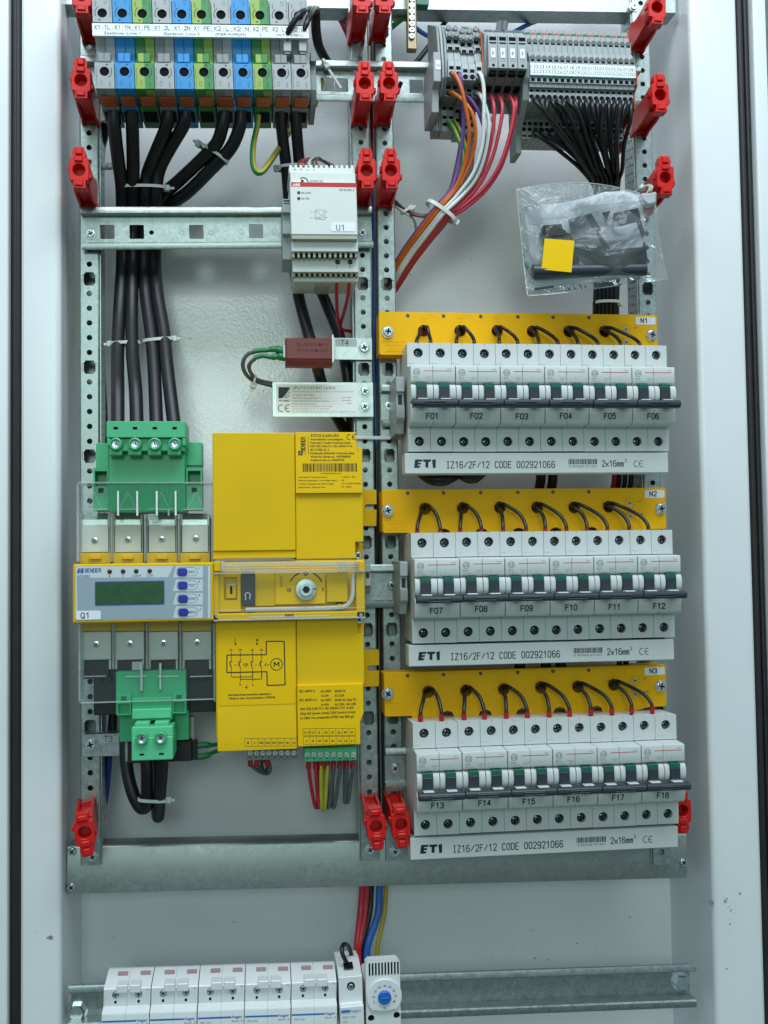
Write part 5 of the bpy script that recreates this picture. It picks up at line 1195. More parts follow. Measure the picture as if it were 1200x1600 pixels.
# ================================================================== T4 transformer, bracket, rating plate
T = thing('current_transformer', 'red-brown current transformer tagged T4 on a zinc bracket', 'current transformer', 446, 572, 12, base=49., group='clamp-on current transformers')
X = lambda u, v=550, Y=12: T.px(u, v, Y)[0]
Z = lambda v, u=483, Y=12: T.px(u, v, Y)[1]
def bx(b, u0, u1, v0, v1, y0, y1, c=.3): b.box(X(u0, 550, y0), X(u1, 550, y0), y0, y1, Z(v1, (u0+u1)/2, y0), Z(v0, (u0+u1)/2, y0), c)
b = MB(ct_red); bx(b, 446, 520, 528, 562, 12, 24, .8); bx(b, 447, 519, 530, 572, 24, 26.5, .3)
b.prism([(12, Z(562)), (14, Z(572, 483, 14)), (24, Z(572, 483, 14)), (24, Z(562))], 'x', X(446), X(519))
T.part('coil_body', b, bev=.4)
b = MB(ink_g); b.mats = [M('faded_ink', (.045, .012, .012), .5)]; y = 11.9
for s_, v in (('EL-53/5A-M16', 540), ('PN-W 8 M10-01', 549.5)):
    a = T.px(464, v, y); e = T.px(512, v, y); f = T.px(464, v-4.6, y); b.text(s_, a[0], a[1], y, f[1]-a[1], e[0]-a[0], bold=.08)
T.part('printed_text', b, flat=True)
b = MB(white_p); bx(b, 442.5, 447, 539, 559, 15, 28, .8); bx(b, 519, 521.5, 523, 566, 10, 40, .2); T.part('end_flange', b)
b = MB(zinc_bright); bx(b, 521, 581.5, 528, 562, 47, 49, .2); bx(b, 519.5, 523, 527, 562, 24, 49, .2); br = T.part('bracket', b)
a = T.px(569, 544, 47); T.put('screw', scr_big, a[0], 47, a[1])
b = MB(sticker, ink); a0 = T.px(524, 541, 46.7); a1 = T.px(557.5, 529.5, 46.7); b.box(a0[0], a1[0], 46.7, 47, a0[1], a1[1]); b.use(1)
a = T.px(533, 539, 46.6); e = T.px(543.5, 539, 46.6); b.stroke('T4', a[0], a[1], 46.6, 4.0, 3.5, .5, 2.5); T.part('name_tag', b, flat=True)
GS_ = 'green heat-shrunk leads of the current transformers'
def lead(label, u0, pts, r0=2.4): return wire('sensor_lead', label, 'wire', pts, (lambda t: r0 if t > .6 else r0*.75), gdark2, GS_)
gdark2 = M('green_heat_shrink', (.008, .17, .05), .38, var=.08)
wire('sensor_lead', 'upper grey lead curving from the red-brown transformer to the rating plate', 'wire', [(398, 550, 20), (388, 553, 22), (381, 562, 24), (380, 575, 28), (387, 588, 34), (400, 596, 40), (430, 604, 50)], 1.6, grey_w, 'grey leads looping to the rating plate')
wire('sensor_lead', 'lower grey lead curving from the red-brown transformer to the rating plate', 'wire', [(398, 561, 20), (392, 566, 22), (389, 574, 26), (394, 586, 32), (404, 594, 40), (430, 600, 52)], 1.6, grey_w, 'grey leads looping to the rating plate')
for i, pts in enumerate(([(446, 549, 20), (436, 547, 20), (426, 545.5, 20), (418, 547, 20), (406, 547.5, 20), (395, 549.5, 20)], [(446, 558, 20), (436, 557, 20), (424, 558, 20), (410, 556, 20), (397, 559.5, 20)])):
    wire('shrink_sleeve', 'green heat-shrink sleeve, %s of the two plugged into the red-brown transformer' % ('upper', 'lower')[i], 'sleeve', pts, (lambda t: 3.3 if t < .28 else (2.4 if t < .5 else 1.9)), gdark2, 'green heat-shrink sleeves')
ziptie('cable tie on the two grey leads before they pass behind the rating plate', 398, 594, 37, 3.6, 3.0, -.65+math.pi/2+.4, 2, -1, 5)
T = thing('rating_plate', 'zinc plate with white rating label screwed across the upright', 'sign plate', 425, 652, 40, 583, 652, base=42.)
X = lambda u, v=625, Y=40: T.px(u, v, Y)[0]
Z = lambda v, u=500, Y=40: T.px(u, v, Y)[1]
b = MB(zinc_bright); b.box(X(425.5), X(583.5), 40, 41.5, Z(651.5), Z(597), .3); b.box(X(425.5), X(583.5), 41.5, 46, Z(598.5), Z(597)); T.part('plate', b)
for v in (612, 636): a = T.px(570, v, 40); T.put('screw', scr_rail, a[0], 40, a[1])
b = MB(sticker_w, ink, ink_g); y = 39.8; a0 = T.px(432, 645.5, y); a1 = T.px(558, 601, y); b.box(a0[0], a1[0], y, 40, a0[1], a1[1]); y -= .05
def TR(s, u, v, h, w_, m=1, bold=0.): a = T.px(u, v, y); e = T.px(u+w_, v, y); f = T.px(u, v-h, y); b.use(m).text(s, a[0], a[1], y, f[1]-a[1], e[0]-a[0], bold=bold)
TR('UPL710-2-63-ISO-16-B16', 457, 608, 4.2, 67, 1, .02); TR('Układ przełączający zasilania ATICS z lokalizacją doziemień', 456.5, 612.6, 2.3, 97, 2); TR('Nr seryjny 1507 1362', 456.5, 618.3, 2.2, 33)
for i, (s_, w_, s2, u2) in enumerate((('Napięcie znamionowe Un', 46, 'AC 230V', 535), ('Częstotliwość znamionowa fn', 57, '50-60Hz', 535), ('Prąd znamionowy In', 38, '63A', 543))):
    TR(s_, 456.5, 622.8+4.6*i, 2.1, w_); TR('.'*22, 506, 622.2+4.6*i, 1.8, 28); TR(s2, u2, 622.3+4.5*i, 2.1, 557-u2-8)
for i, (s_, w_) in enumerate((('Biuro Techniczno-Handlowe PRO-MAC', 63), ('ul. Gen. Józefa Bema 21, 91-492 Łódź', 58), ('tel. 42 616 16 80 | www.promac.com.pl | e-mail: biuro@promac.com.pl', 100))): TR(s_, 456.5, 636+4*i, 2.1, w_, 2)
a0 = T.px(435, 622.5, y); a1 = T.px(453.5, 605, y); b.use(1).flat([a0, (a0[0]+.1, a1[1]), a1, (a0[0]+3, a0[1]+.2)], y)
p0 = T.px(448, 606.5, y); 
for du in (0, 3.2, 6.4): q0 = T.px(441+du*.9, 622, y); q1 = T.px(453.3, 607+du*1.7, y); b.line(q0[0], q0[1], q1[0], q1[1], .55, y-.01)
TR('PRO-MAC', 435.5, 627.4, 2.8, 17.5, 1, .12); a = T.px(440, 637.8, y); CE(b, a[0], a[1], 2.7, y, .62)
T.part('rating_label', b, flat=True)

# ================================================================== T3 transformer and the cables under the switch
T = thing('current_transformer', 'black current transformer tagged T3 on a bracket, half hidden by the green plug', 'current transformer', 200, 1192, 26, base=49., group='clamp-on current transformers')
def bx(b, u0, u1, v0, v1, y0, y1, c=.3):
    a = T.px(u0, v1, y0); e = T.px(u1, v0, y0); b.box(a[0], e[0], y0, y1, a[1], e[1], c)
b = MB(blackp); bx(b, 199, 300, 1156, 1193, 26, 44, .8); bx(b, 296, 308, 1158, 1188, 30, 40, .5); T.part('coil_body', b)
b = MB(zinc); bx(b, 128, 199, 1145, 1183, 46.5, 48.5, .2); bx(b, 128, 188, 1143.5, 1145.5, 42, 48.5, .2); bx(b, 196, 200, 1145, 1190, 28, 48.5, .2); T.part('bracket', b)
b = MB(white_p); bx(b, 293, 303, 1120, 1160, 36, 46, .3); T.part('end_flange', b)
a = T.px(142, 1163, 46.5); T.put('screw', scr_big, a[0], 46.5, a[1]); a = T.px(196, 1166, 46.5); T.put('screw', SC8, a[0], 46.3, a[1])
b = MB(sticker, ink); a0 = T.px(154.5, 1161, 46.2); a1 = T.px(188, 1149.5, 46.2); b.prism(rrect(a0[0], a1[0], a0[1], a1[1], .9, 3), 'y', 46.2, 46.5); b.use(1)
a = T.px(163, 1158.5, 46.1); b.stroke('T3', a[0], a[1], 46.1, 4.0, 3.5, .5, 2.5); T.part('name_tag', b, flat=True)
for i, pts in enumerate(([(304, 1166, 34), (318, 1164, 34), (334, 1164, 36), (352, 1160, 50)], [(302, 1182, 34), (318, 1182, 34), (335, 1175, 38), (356, 1168, 50)])):
    wire('shrink_sleeve', 'green heat-shrink sleeve, %s of the two leaving the T3 transformer' % ('upper', 'lower')[i], 'sleeve', pts, (lambda t: 2.6 if t < .55 else 1.7), gdark2, 'green heat-shrink sleeves')
KL = 'thick black cables looping below the small green plug'
cable('thick black cable making the outer curve below the T3 transformer', [(196, 1150, 40), (197, 1185, 36), (201, 1215, 34), (209, 1243, 32), (220, 1262, 32), (229, 1258, 30), (230, 1235, 26), (230, 1200, 18), (227, 1170, 6)], 4.9, g=KL)
cable('thick black cable hanging lowest below the small green plug', [(254, 1170, 6), (253, 1200, 14), (250, 1240, 24), (248, 1268, 34), (247, 1276, 42), (246, 1266, 52), (246, 1220, 56), (246, 1180, 60)], 4.9, g=KL)
ziptie('cable tie round the cables hanging below the small green plug', 239, 1249, 28, 10.5, 6.5, -.08, 2.4, 1, 5)
wire('blue_cable', 'blue cable hanging behind the outer upright near the T3 bracket', 'cable', [(176, 1110, 70), (173, 1145, 72), (170, 1190, 74), (166, 1235, 78), (160, 1270, 84)], 2.8, M('dark_blue_wire', (.01, .03, .22), .4))
cable('thick black cable hidden behind the T3 bracket', [(178, 1112, 56), (177, 1145, 58), (180, 1175, 58)], 3.0, g=None)
# control wires from the two plugs
def ferr_wire(label, pts, mat, r, grp):
    mb = MB(mat, ferr).tube([P(*q) for q in pts], r, 10); mb.use(1); a = P(*pts[0]); mb.tube([a, a+Vector((0, .5, -5.5))], r+.55, 10); mb.stripe = None
    return single('control_wire', label, 'wire', mb, grp, sharp=60)
GW = 'short control wires hooking back from the green plug'
gc = [(482, 'red', red_w), (493, 'red', red_w), (501, 'yellow', yellow_w), (511, 'yellow', yellow_w), (521, 'grey', grey_w), (531, 'grey', grey_w), (541, 'grey', grey_w), (551, 'grey', grey_w)]
for i, (u, cn, m) in enumerate(gc):
    dx = (12, 6, 2, -4, -8, -10, -2, -8)[i]; dv = (0, 0, 3, 3, 0, 0, -8, -8)[i]
    ferr_wire('%s control wire, %s under the green plug of the transfer switch' % (cn, ('first', 'second', 'third', 'fourth', 'fifth', 'sixth', 'seventh', 'eighth')[i]),
              [(u, 1190, 8), (u+.5, 1202, 8), (u+dx*.3, 1225+dv, 12), (u+dx*.7, 1252+dv, 18), (u+dx, 1262+dv, 26), (u+dx*1.2, 1252+dv, 36), (u+dx*1.1, 1210, 46), (u+dx, 1185, 50)], m, 1.5, GW)
for i, (u, pts) in enumerate(((391, [(391, 1186, 8), (391, 1193, 8), (398, 1201, 12), (410, 1208, 18), (420, 1208, 24), (422, 1198, 34), (418, 1185, 42)]), (401, [(401, 1186, 8), (401, 1193, 8), (406, 1200, 14), (414, 1204, 22), (418, 1198, 30), (412, 1186, 40)]), (417, [(418, 1186, 8), (421, 1194, 10), (421, 1204, 16), (416, 1209, 24), (410, 1200, 34), (408, 1186, 44)]))):
    ferr_wire('dark grey control wire, %s of three short ones under the grey plug' % ('first', 'second', 'third')[i], pts, grey_w, 1.4, 'short control wires under the grey plug')
ziptie('long pale cable tie stretched across both middle uprights', 590, 684, 46, 26, 3, -.02, 2.2, 1, 1)
# wires in the gap between the two middle uprights, behind
for i, (u, m, cn, v0, v1) in enumerate(((582, red_w, 'dark red', -30, 300), (585, blue_w, 'dark blue', 300, 700), (589, black_w, 'black', 600, 1280))):
    wire('riser_wire', '%s wire seen in the narrow gap between the two middle uprights' % cn, 'wire', [(u-2, v0, 74), (u, (v0*2+v1)/3, 74), (u-1, (v0+2*v1)/3, 74), (u+3, v1, 74)], 1.9, m, 'wires running in the gap between the uprights')

# ================================================================== numbered terminals, top right
YM = -8.
B0, B1 = P(828, 108, YM), P(993, 113.5, YM)
N18 = 18; PB = (B1-B0).length/N18; bang = math.atan2(B1.z-B0.z, B1.x-B0.x)
G0 = Th('x', '', '', (B0.x, B0.z), bang, 44.)
def bz(v, Y, u=829): return G0.px(u, v, Y)[1]
bpy.data.objects.remove(G0.e)
def multi_mesh():
    """five-tier spring terminal, 5 mm wide: tiers step back above and below the marker groove"""
    out = {}; W = PB-.12
    mk0, mk1 = bz(117, YM), bz(98, YM)
    t1 = bz(128, YM+1); pA = bz(139, YM+6); pB = bz(159, YM+6); q0 = bz(186, 24); q1 = bz(217, 24)
    u1 = bz(88, YM); u2 = bz(78, YM+3); u3 = bz(61, YM+8); u4 = bz(52, YM+10); 
    b = MB(tgrey_l, tgrey, dark_hole)
    prof = [(48, q1), (24, q1), (24, q0), (YM+8, pB), (YM+6, pB), (YM+6, pA), (YM+3, pA+.3), (YM+2.4, t1), (YM+1, t1), (YM+1, mk0-.2), (YM+1, mk0), (YM+1, mk1), (YM, mk1+.3), (YM, u1), (YM+1.5, u1+.2), (YM+6, u2), (YM+8, u2+.3), (YM+8, u3), (YM+12, u3+.4), (YM+12, u4), (YM+15, u4+.6), (YM+15, u4+6), (48, u4+10)]
    b.prism(prof, 'x', .06, W)
    out['terminal_body'] = b.mesh('terminal_body', bev=.15)
    b = MB(dark_hole)
    def mouth(z0, z1, y, x0=.9, x1=None): b.box(x0, x1 or W-.7, y-.06, y+.5, z0, z1)
    mouth(bz(126, YM), bz(120.5, YM), YM+.95); mouth(bz(145, 0), bz(141.5, 0), YM+5.95)
    c = (bz(152.5, 0)); b.cyl(W/2, c, 2.0, YM+5.9, YM+6.4, 12)
    mouth(bz(196, 24), bz(190.5, 24), 23.95); b.cyl(W/2, bz(202, 24), 1.8, 23.9, 24.4, 12)
    mouth(bz(214, 24), bz(211, 24), 23.95)
    for z0, z1, y in ((91.8, 95.5, YM), (66.0, 69.0, YM+8)): mouth(bz(z1, y), bz(z0, y), y)
    out['mouth'] = b.mesh('mouth')
    b = MB(tgrey_d)
    for vv, y in ((89.6, YM), (63.6, YM+8)): b.lathe(W/2, bz(vv, y), [(1.7, y-.5), (2.0, y-.2), (2.0, y+.3)], 12)
    out['push_button'] = b.mesh('push_button')
    b = MB(gdark); b.box(.1, W-.1, YM-.1, YM+1.2, mk0-.9, mk0-.1, 0); b.box(.1, W-.1, YM+7.8, YM+8.6, u2-.1, u2+.5); out['edge_line'] = b.mesh('edge_line')
    return out, mk0, mk1
MM, mk0, mk1 = multi_mesh()
def word(n): return ['first', 'second', 'third', 'fourth', 'fifth', 'sixth', 'seventh', 'eighth', 'ninth', 'tenth', 'eleventh', 'twelfth', 'thirteenth', 'fourteenth', 'fifteenth', 'sixteenth', 'seventeenth', 'last'][n]
for i in range(N18):
    o_ = (B0.x+PB*i*math.cos(bang), B0.z+PB*i*math.sin(bang))
    T = Th('numbered_terminal', 'slim grey terminal with marker %d.1 over %d.2, %s from the fuse terminals' % (i+1, i+1, word(i)), 'terminal', o_, bang, 44., 'slim numbered terminals at the top')
    for nm, me in MM.items(): T.put(nm, me, 0, 0, 0)
    b = MB(sticker_w, ink_b if 0 else ink); b.box(.1, PB-.1, YM-.4, YM+1.1, mk0, mk1); b.use(1)
    b.text('%d.1' % (i+1), .5, mk1-4.4, YM-.46, 2.5, PB-1.2); b.text('%d.2' % (i+1), .5, mk1-8.4, YM-.46, 2.5, PB-1.2); b.line(.1, mk1-5.2, PB-.1, mk1-5.2, .12, YM-.44)
    T.part('marker_tag', b, flat=True)
    if i % 2 == 0 or 1:
        b = MB((gdark, torange)[i % 2]); b.box(.5, PB-.8, YM+12.5, YM+22, bz(52, YM+10)+.4, bz(50, YM+10)+1.2, .2); T.part('jumper_tip', b)
a = P(994, 116, YM)
T = Th('end_cover', 'orange cover plate at the end of the numbered terminals by the far upright', 'cover plate', (a.x, a.z), bang, 44., 'orange terminal end plates')
T.part('cover_plate', MB(torange).prism([(46, 14), (24, 14), (YM+8, 12), (YM+7.8, 4), (YM-.4, 3), (YM-.4, -9), (YM+1, -10), (YM+6, -13), (YM+6, -26), (24, -32), (24, -48), (46, -48)], 'x', 0, .8))
a = P(826, 100, YM)
# grey clamp column at the start of the numbered row
T = Th('end_clamp', 'dark grey end clamp between fuse terminals and numbered terminals', 'end clamp', (a.x, a.z), bang, 44., 'grey end clamps')
T.part('clamp_body', MB(tgrey).prism([(46, 12), (24, 13), (YM+7, 12), (YM+6, 4), (YM, 2), (YM, -11), (YM+4, -14), (YM+6, -27), (24, -44), (24, -60), (46, -60)], 'x', -4.0, .6), bev=.3)
# fuse terminals
YU = -13.
F0_, F1_ = P(763, 80, YU), P(824, 82, YU)
PF = (F1_-F0_).length/4; fang = math.atan2(F1_.z-F0_.z, F1_.x-F0_.x)
G0 = Th('x', '', '', (F0_.x, F0_.z), fang, 44.)
def fz(v, Y, u=765): return G0.px(u, v, Y)[1]
bpy.data.objects.remove(G0.e)
for i in range(4):
    o_ = (F0_.x+PF*i*math.cos(fang), F0_.z+PF*i*math.sin(fang))
    T = Th('fuse_terminal', 'grey fuse terminal marked F, %s of the four lever blocks' % ('first', 'second', 'third', 'last')[i], 'fuse terminal', o_, fang, 44., 'grey fuse terminals marked F')
    if i == 0:
        W = PF-.3; b = MB(tgrey_l, dark_hole)
        b.prism([(YU, fz(106, YU)), (YU, fz(54, YU)), (YU+2, fz(53, YU)), (YU+12, fz(50, YU+12)), (YU+12, fz(106, YU))], 'x', 0, W); FL = b.mesh('fuse_lever', bev=.4)
        b = MB(tgrey_d if 0 else tgrey, dark_hole)
        b.prism([(46, fz(170, 46)), (20, fz(178, 20)), (18, fz(150, 18)), (YU+8, fz(118, YU+8)), (YU+1, fz(107, YU+1)), (YU+12, fz(106, YU+12)), (YU+12, fz(49, YU+12)), (46, fz(48, 46))], 'x', .1, W); b.use(1)
        FB = b.mesh('terminal_body', bev=.3)
        b = MB(dark_hole); z = lambda v: fz(v, YU)
        b.box(1.1, W-1.0, YU-.05, YU+.5, z(63), z(57)); b.box(1.1, W-1.0, YU-.05, YU+.5, z(68), z(65.5))
        b.cyl(W/2, z(101.5), 1.2, YU-.06, YU+.4, 14)
        zz = fz(113, YU+5); b.box(1.2, W-1, YU+2.6, YU+8, zz-2.3, zz+.8)
        zz = fz(138, 10); b.box(1.6, W-1.2, 6, 14, zz-2.0, zz+3.0)
        FH = b.mesh('opening')
        b = MB(tgrey); b.flat(rrect(W/2-1.9, W/2+1.9, z(95.5), z(92.5), .6, 3), YU-.06, [rrect(W/2-1.4, W/2+1.4, z(95), z(93), .4, 3)]); FO = b.mesh('moulded_slot', flat=True)
        b = MB(sticker_w, ink); b.prism(rrect(W/2-1.8, W/2+1.8, z(90), z(75), .4, 2), 'y', YU-.4, YU); b.use(1).text('F', W/2-.7, z(86), YU-.45, 2.7, 1.7, bold=.05); FT = b.mesh('name_tag', flat=True)
        b = MB(tgrey_l); b.prism([(YU+12, fz(50, YU+12)), (YU+11, fz(47, YU+12)), (YU+20, fz(47, YU+12)), (YU+24, fz(50, YU+12))], 'x', 0, W-.8); FC = b.mesh('top_cap', bev=.2)
    for nm, me in (('fuse_lever', FL), ('terminal_body', FB), ('opening', FH), ('moulded_slot', FO), ('name_tag', FT), ('top_cap', FC)): T.put(nm, me, 0, 0, 0)
T = Th('end_cover', 'brownish orange cover plate on the side of the fuse terminals', 'cover plate', (F0_.x-1.6, F0_.z), fang, 44., 'orange terminal end plates')
T.part('cover_plate', MB(tgrey).prism([(46, fz(170, 46)), (20, fz(178, 20)), (YU+6, fz(118, YU+6)), (YU+2, fz(53, YU+2)), (YU+12, fz(50, YU+12)), (46, fz(48, 46))], 'x', -.8, 1.4), bev=.2)
for i, u in enumerate((779, 787)):
    wire('bridge_pin', 'dark bridge sleeve, %s of two behind the fuse terminals' % ('first', 'second')[i], 'sleeve', [(u, 50, 8), (u+2, 36, 12)], 2.6, grey_w, 'dark bridge sleeves')
# five small multi-tier terminals
YS = -6.
S0, S1 = P(700, 102, YS), P(754, 104, YS)
PS_ = (S1-S0).length/5; sang = math.atan2(S1.z-S0.z, S1.x-S0.x)
G0 = Th('x', '', '', (S0.x, S0.z), sang, 44.)
def sz(v, Y, u=702): return G0.px(u, v, Y)[1]
bpy.data.objects.remove(G0.e)
def small_mesh(dn, col=tgrey_l):
    """tiers stacked like a stair, buttons and square mouths on each"""
    out = {}; W = PS_-.15; b = MB(col)
    v = lambda q, Y: sz(q+dn, Y)
    prof = [(46, v(205, 28)), (28, v(205, 28)), (28, v(163, 28)), (14, v(152, 14)), (9, v(150, 8)), (8, v(131, 8)), (YS+3, v(124, YS+3)), (YS, v(120, YS)), (YS, v(95, YS)), (YS+1, v(94, YS)), (YS+4, v(92, YS+4)), (YS+5, v(79, YS+5)), (YS+3, v(78, YS+3)), (YS+3, v(72, YS+3)), (YS+8, v(70, YS+8)), (YS+8, v(60, YS+8)), (YS+5, v(58, YS+5)), (YS+6, v(50, YS+6)), (YS+10, v(49, YS+10)), (YS+12, v(42, YS+12)), (46, v(40, 46))]
    b.prism(prof, 'x', 0, W); out['terminal_body'] = b.mesh('terminal_body', bev=.25)
    b = MB(dark_hole)
    for q0, q1, y in ((103, 108.5, YS), (72.8, 77.5, YS+3), (134, 139, 8), (167, 172, 28), (181, 186, 28), (192, 197, 28), (62, 68, YS+8)): b.box(.9, W-.9, y-.06, y+.5, v(q1, y), v(q0, y))
    for q, y in ((115, YS), (145, 8)): b.cyl(W/2, v(q, y), 2.1, y-.1, y+.4, 14)
    out['mouth'] = b.mesh('mouth')
    b = MB(tgrey); y = YS+5
    b.lathe(W/2, v(54, y), [(1.8, y-1.6), (2.2, y-1.3), (2.2, y)], 14); b.lathe(W/2, v(45, YS+10), [(1.8, YS+7.6), (2.2, YS+8), (2.2, YS+12)], 14); out['push_button'] = b.mesh('push_button')
    return out
SMa, SMb = small_mesh(0), small_mesh(4)
for i in range(5):
    o_ = (S0.x+PS_*i*math.cos(sang), S0.z+PS_*i*math.sin(sang))
    T = Th('tier_terminal', 'grey multi-tier terminal, %s of the five next to the blue-tagged end clamp' % ('first', 'second', 'third', 'fourth', 'last')[i] if 0 else 'grey multi-tier terminal, %s of the five before the fuse terminals' % ('first', 'second', 'third', 'fourth', 'last')[i], 'terminal', o_, sang, 44., 'grey multi-tier terminals')
    for nm, me in (SMb if i in (2, 3) else SMa).items(): T.put(nm, me, 0, 0, 0)
T = Th('end_cover', 'thin orange cover plate after the multi-tier terminals', 'cover plate', (S0.x+PS_*5, S0.z), sang, 44., 'orange terminal end plates')
v = lambda q, Y: sz(q, Y)
T.part('cover_plate', MB(torange).prism([(46, v(205, 28)), (28, v(205, 28)), (28, v(163, 28)), (9, v(150, 8)), (YS-.4, v(122, YS)), (YS-.4, v(94, YS)), (YS+3, v(70, YS+3)), (YS+5, v(50, YS+5)), (YS+12, v(42, YS+12)), (46, v(40, 46))], 'x', 0, .9))
T = Th('end_cover', 'grey stepped cover plates before the multi-tier terminals', 'cover plate', (S0.x-.2, S0.z), sang, 44.)
for k in range(3): T.part('cover_plate', MB(tgrey_l if k % 2 else tgrey).prism([(46, v(205, 28)), (28, v(205, 28)), (28, v(163, 28)), (9, v(150, 8)), (YS+k*1.5, v(120, YS)), (YS+k*2, v(94, YS)), (YS+4+k*2, v(60, YS+3)), (YS+12, v(42, YS+12)), (46, v(40, 46))], 'x', -2.2*(k+1), -2.2*k-.2), bev=.3)
T = thing('end_clamp', 'grey end clamp with small white tag before the multi-tier terminals', 'end clamp', 677, 78, -6, base=44., group='grey end clamps')
W, H = T.px(691, 166, -6)
b = MB(tgrey_l); b.prism([(0, 0), (-6, -1.5), (-6, H*.56), (4, H*.6), (6, H), (44, H), (44, 0)], 'x', 0, W-.6); T.part('clamp_body', b, bev=.5)
b = MB(sticker_w, ink); b.box(1.6, 5.6, -6.4, -6, H*.35, H*.18); b.use(1).text('XG', 2.1, H*.30, -6.45, 2.2, 3.0); T.part('name_tag', b, flat=True)

# ------------------------------------------------------------------ coloured bundle
KB = 'coloured control wires of the middle bundle'
tie = (690, 331, 20)
def bw(label, start, mat, off, r=1.55, early=()):
    ox, oy, od = off
    pts = [start]+list(early)+[(tie[0]+ox, tie[1]+oy, tie[2]+od), (664+ox, 364+oy, 34+od), (640+ox*.9, 396+oy, 50+od), (618+ox*.7, 432+oy*1.1, 66+od), (600, 470+oy, 86)]
    return wire('control_wire', label, 'wire', pts, r, mat, KB, 10)
bw('orange wire from the upper mouth of the first multi-tier terminal', (705, 115, -4), orange_w, (-7, -6, -2), early=[(712, 118, -12), (721, 138, -14), (727, 165, -12), (733, 205, -6), (728, 250, 4), (712, 292, 12)])
bw('orange wire from the lower mouth of the first multi-tier terminal', (701, 144, 8), orange_w, (-4, -3, -3), early=[(710, 146, 0), (724, 158, -4), (738, 178, -6), (743, 210, -2), (736, 250, 6), (716, 290, 12)])
bw('violet wire from the upper mouth of the second multi-tier terminal', (716, 115, -4), violet_w, (-9, -8, 3), early=[(720, 122, -8), (722, 145, -4), (724, 175, 2), (723, 215, 8), (716, 258, 14), (706, 294, 16)])
bw('violet wire passing under the white ones', (722, 146, 8), violet_w, (-10, -4, 6), early=[(732, 152, 4), (744, 168, 4), (752, 186, 6), (757, 210, 12), (750, 250, 18), (728, 290, 22)])
bw('white wire from the upper mouth of the last multi-tier terminal', (748, 115, -4), white_w, (0, 0, -3), early=[(752, 118, -10), (756, 140, -10), (756, 180, -8), (754, 225, -2), (740, 270, 6), (714, 305, 14)])
bw('white wire from the lower mouth of the last multi-tier terminal', (744, 146, 8), white_w, (3, 3, -3), early=[(750, 148, 2), (758, 166, -2), (764, 195, -2), (758, 240, 4), (744, 278, 10), (720, 308, 14)])
bw('white wire curling out wide beside the crimson ones', (758, 178, 20), white_w, (1, 2, 3), early=[(770, 188, 16), (776, 205, 12), (768, 240, 14), (750, 275, 16), (722, 308, 18)])
bw('crimson wire from the first fuse terminal', (763, 149, 12), pink_w, (6, 6, 0), early=[(768, 152, 4), (772, 170, 0), (770, 205, 2), (760, 250, 8), (742, 288, 14), (716, 318, 18)])
bw('crimson wire from the second fuse terminal', (776, 150, 12), pink_w, (7, 8, 2), early=[(781, 152, 4), (785, 170, 0), (780, 205, 2), (768, 250, 8), (748, 290, 14), (718, 322, 18)])
bw('crimson wire from the third fuse terminal', (790, 150, 12), pink_w, (9, 9, 3), early=[(797, 152, 4), (803, 168, 0), (798, 205, 2), (782, 255, 8), (758, 292, 14), (724, 322, 18)])
bw('crimson wire from the last fuse terminal, outermost of the bundle', (801, 151, 12), pink_w, (10, 11, 4), early=[(806, 156, 4), (805, 174, 2), (798, 212, 4), (784, 258, 10), (760, 296, 16), (726, 326, 19)])
bw('green-yellow earth wire from the lowest mouth of the first multi-tier terminal', (699, 190, 26), gy_w, (-2, -4, 8), 1.7, early=[(706, 196, 22), (714, 212, 18), (722, 236, 18), (722, 262, 20), (712, 294, 24)])
bw('green-yellow earth wire from the lowest mouth of the second multi-tier terminal', (708, 189, 26), gy_w, (8, 10, 9), 1.7, early=[(714, 196, 22), (722, 212, 20), (728, 240, 20), (724, 270, 24), (716, 304, 28)])
bw('brown wire at the back of the bundle, leftmost on top', (718, 176, 30), brown_w, (-8, -5, 9), 1.9, early=[(722, 190, 26), (720, 225, 22), (713, 262, 24), (704, 296, 26)])
for i, (ox, m, nm) in enumerate(((10, grey_w, 'dark grey wire, outer of two along the underside of the bundle'), (7, grey_w, 'dark grey wire, inner of two along the underside of the bundle'), (4, red_w, 'bright red wire running through the lower bundle below its tie'))):
    bw(nm, (736-i*3, 215, 34), m, (ox, ox+1, 8-i*4), 1.7, early=[(738-i*3, 250, 30), (728-i*3, 288, 28)])
ziptie('cable tie round the coloured wire bundle', 690, 331, 22, 13.5, 7.5, -.62, 3.0, 1, 0)
for i, (o1, m) in enumerate(((0, brown_w), (4, brown_w), (8, brown_w), (11, nylon))):
    wire('return_wire', ('upper brown', 'middle brown', 'lower brown', 'pale')[i]+' wire crossing from behind the red bracket to the coloured bundle', 'wire', [(606, 304+o1, 70), (618, 314+o1, 62), (634, 328+o1*.6, 48), (648, 333+o1*.4, 42), (664, 336+o1*.3, 40), (678, 332+o1*.3, 34), (690, 326, 32)] if i < 3 else [(606, 314, 70), (618, 322, 62), (634, 333, 46), (646, 342, 48), (650, 356, 58), (651, 372, 70)], 1.15, m, 'brown wires behind the middle uprights')
ziptie('small cable tie on the brown wires beside the red bracket', 634, 330, 46, 3.6, 3.0, .5, 2, 1, 5)
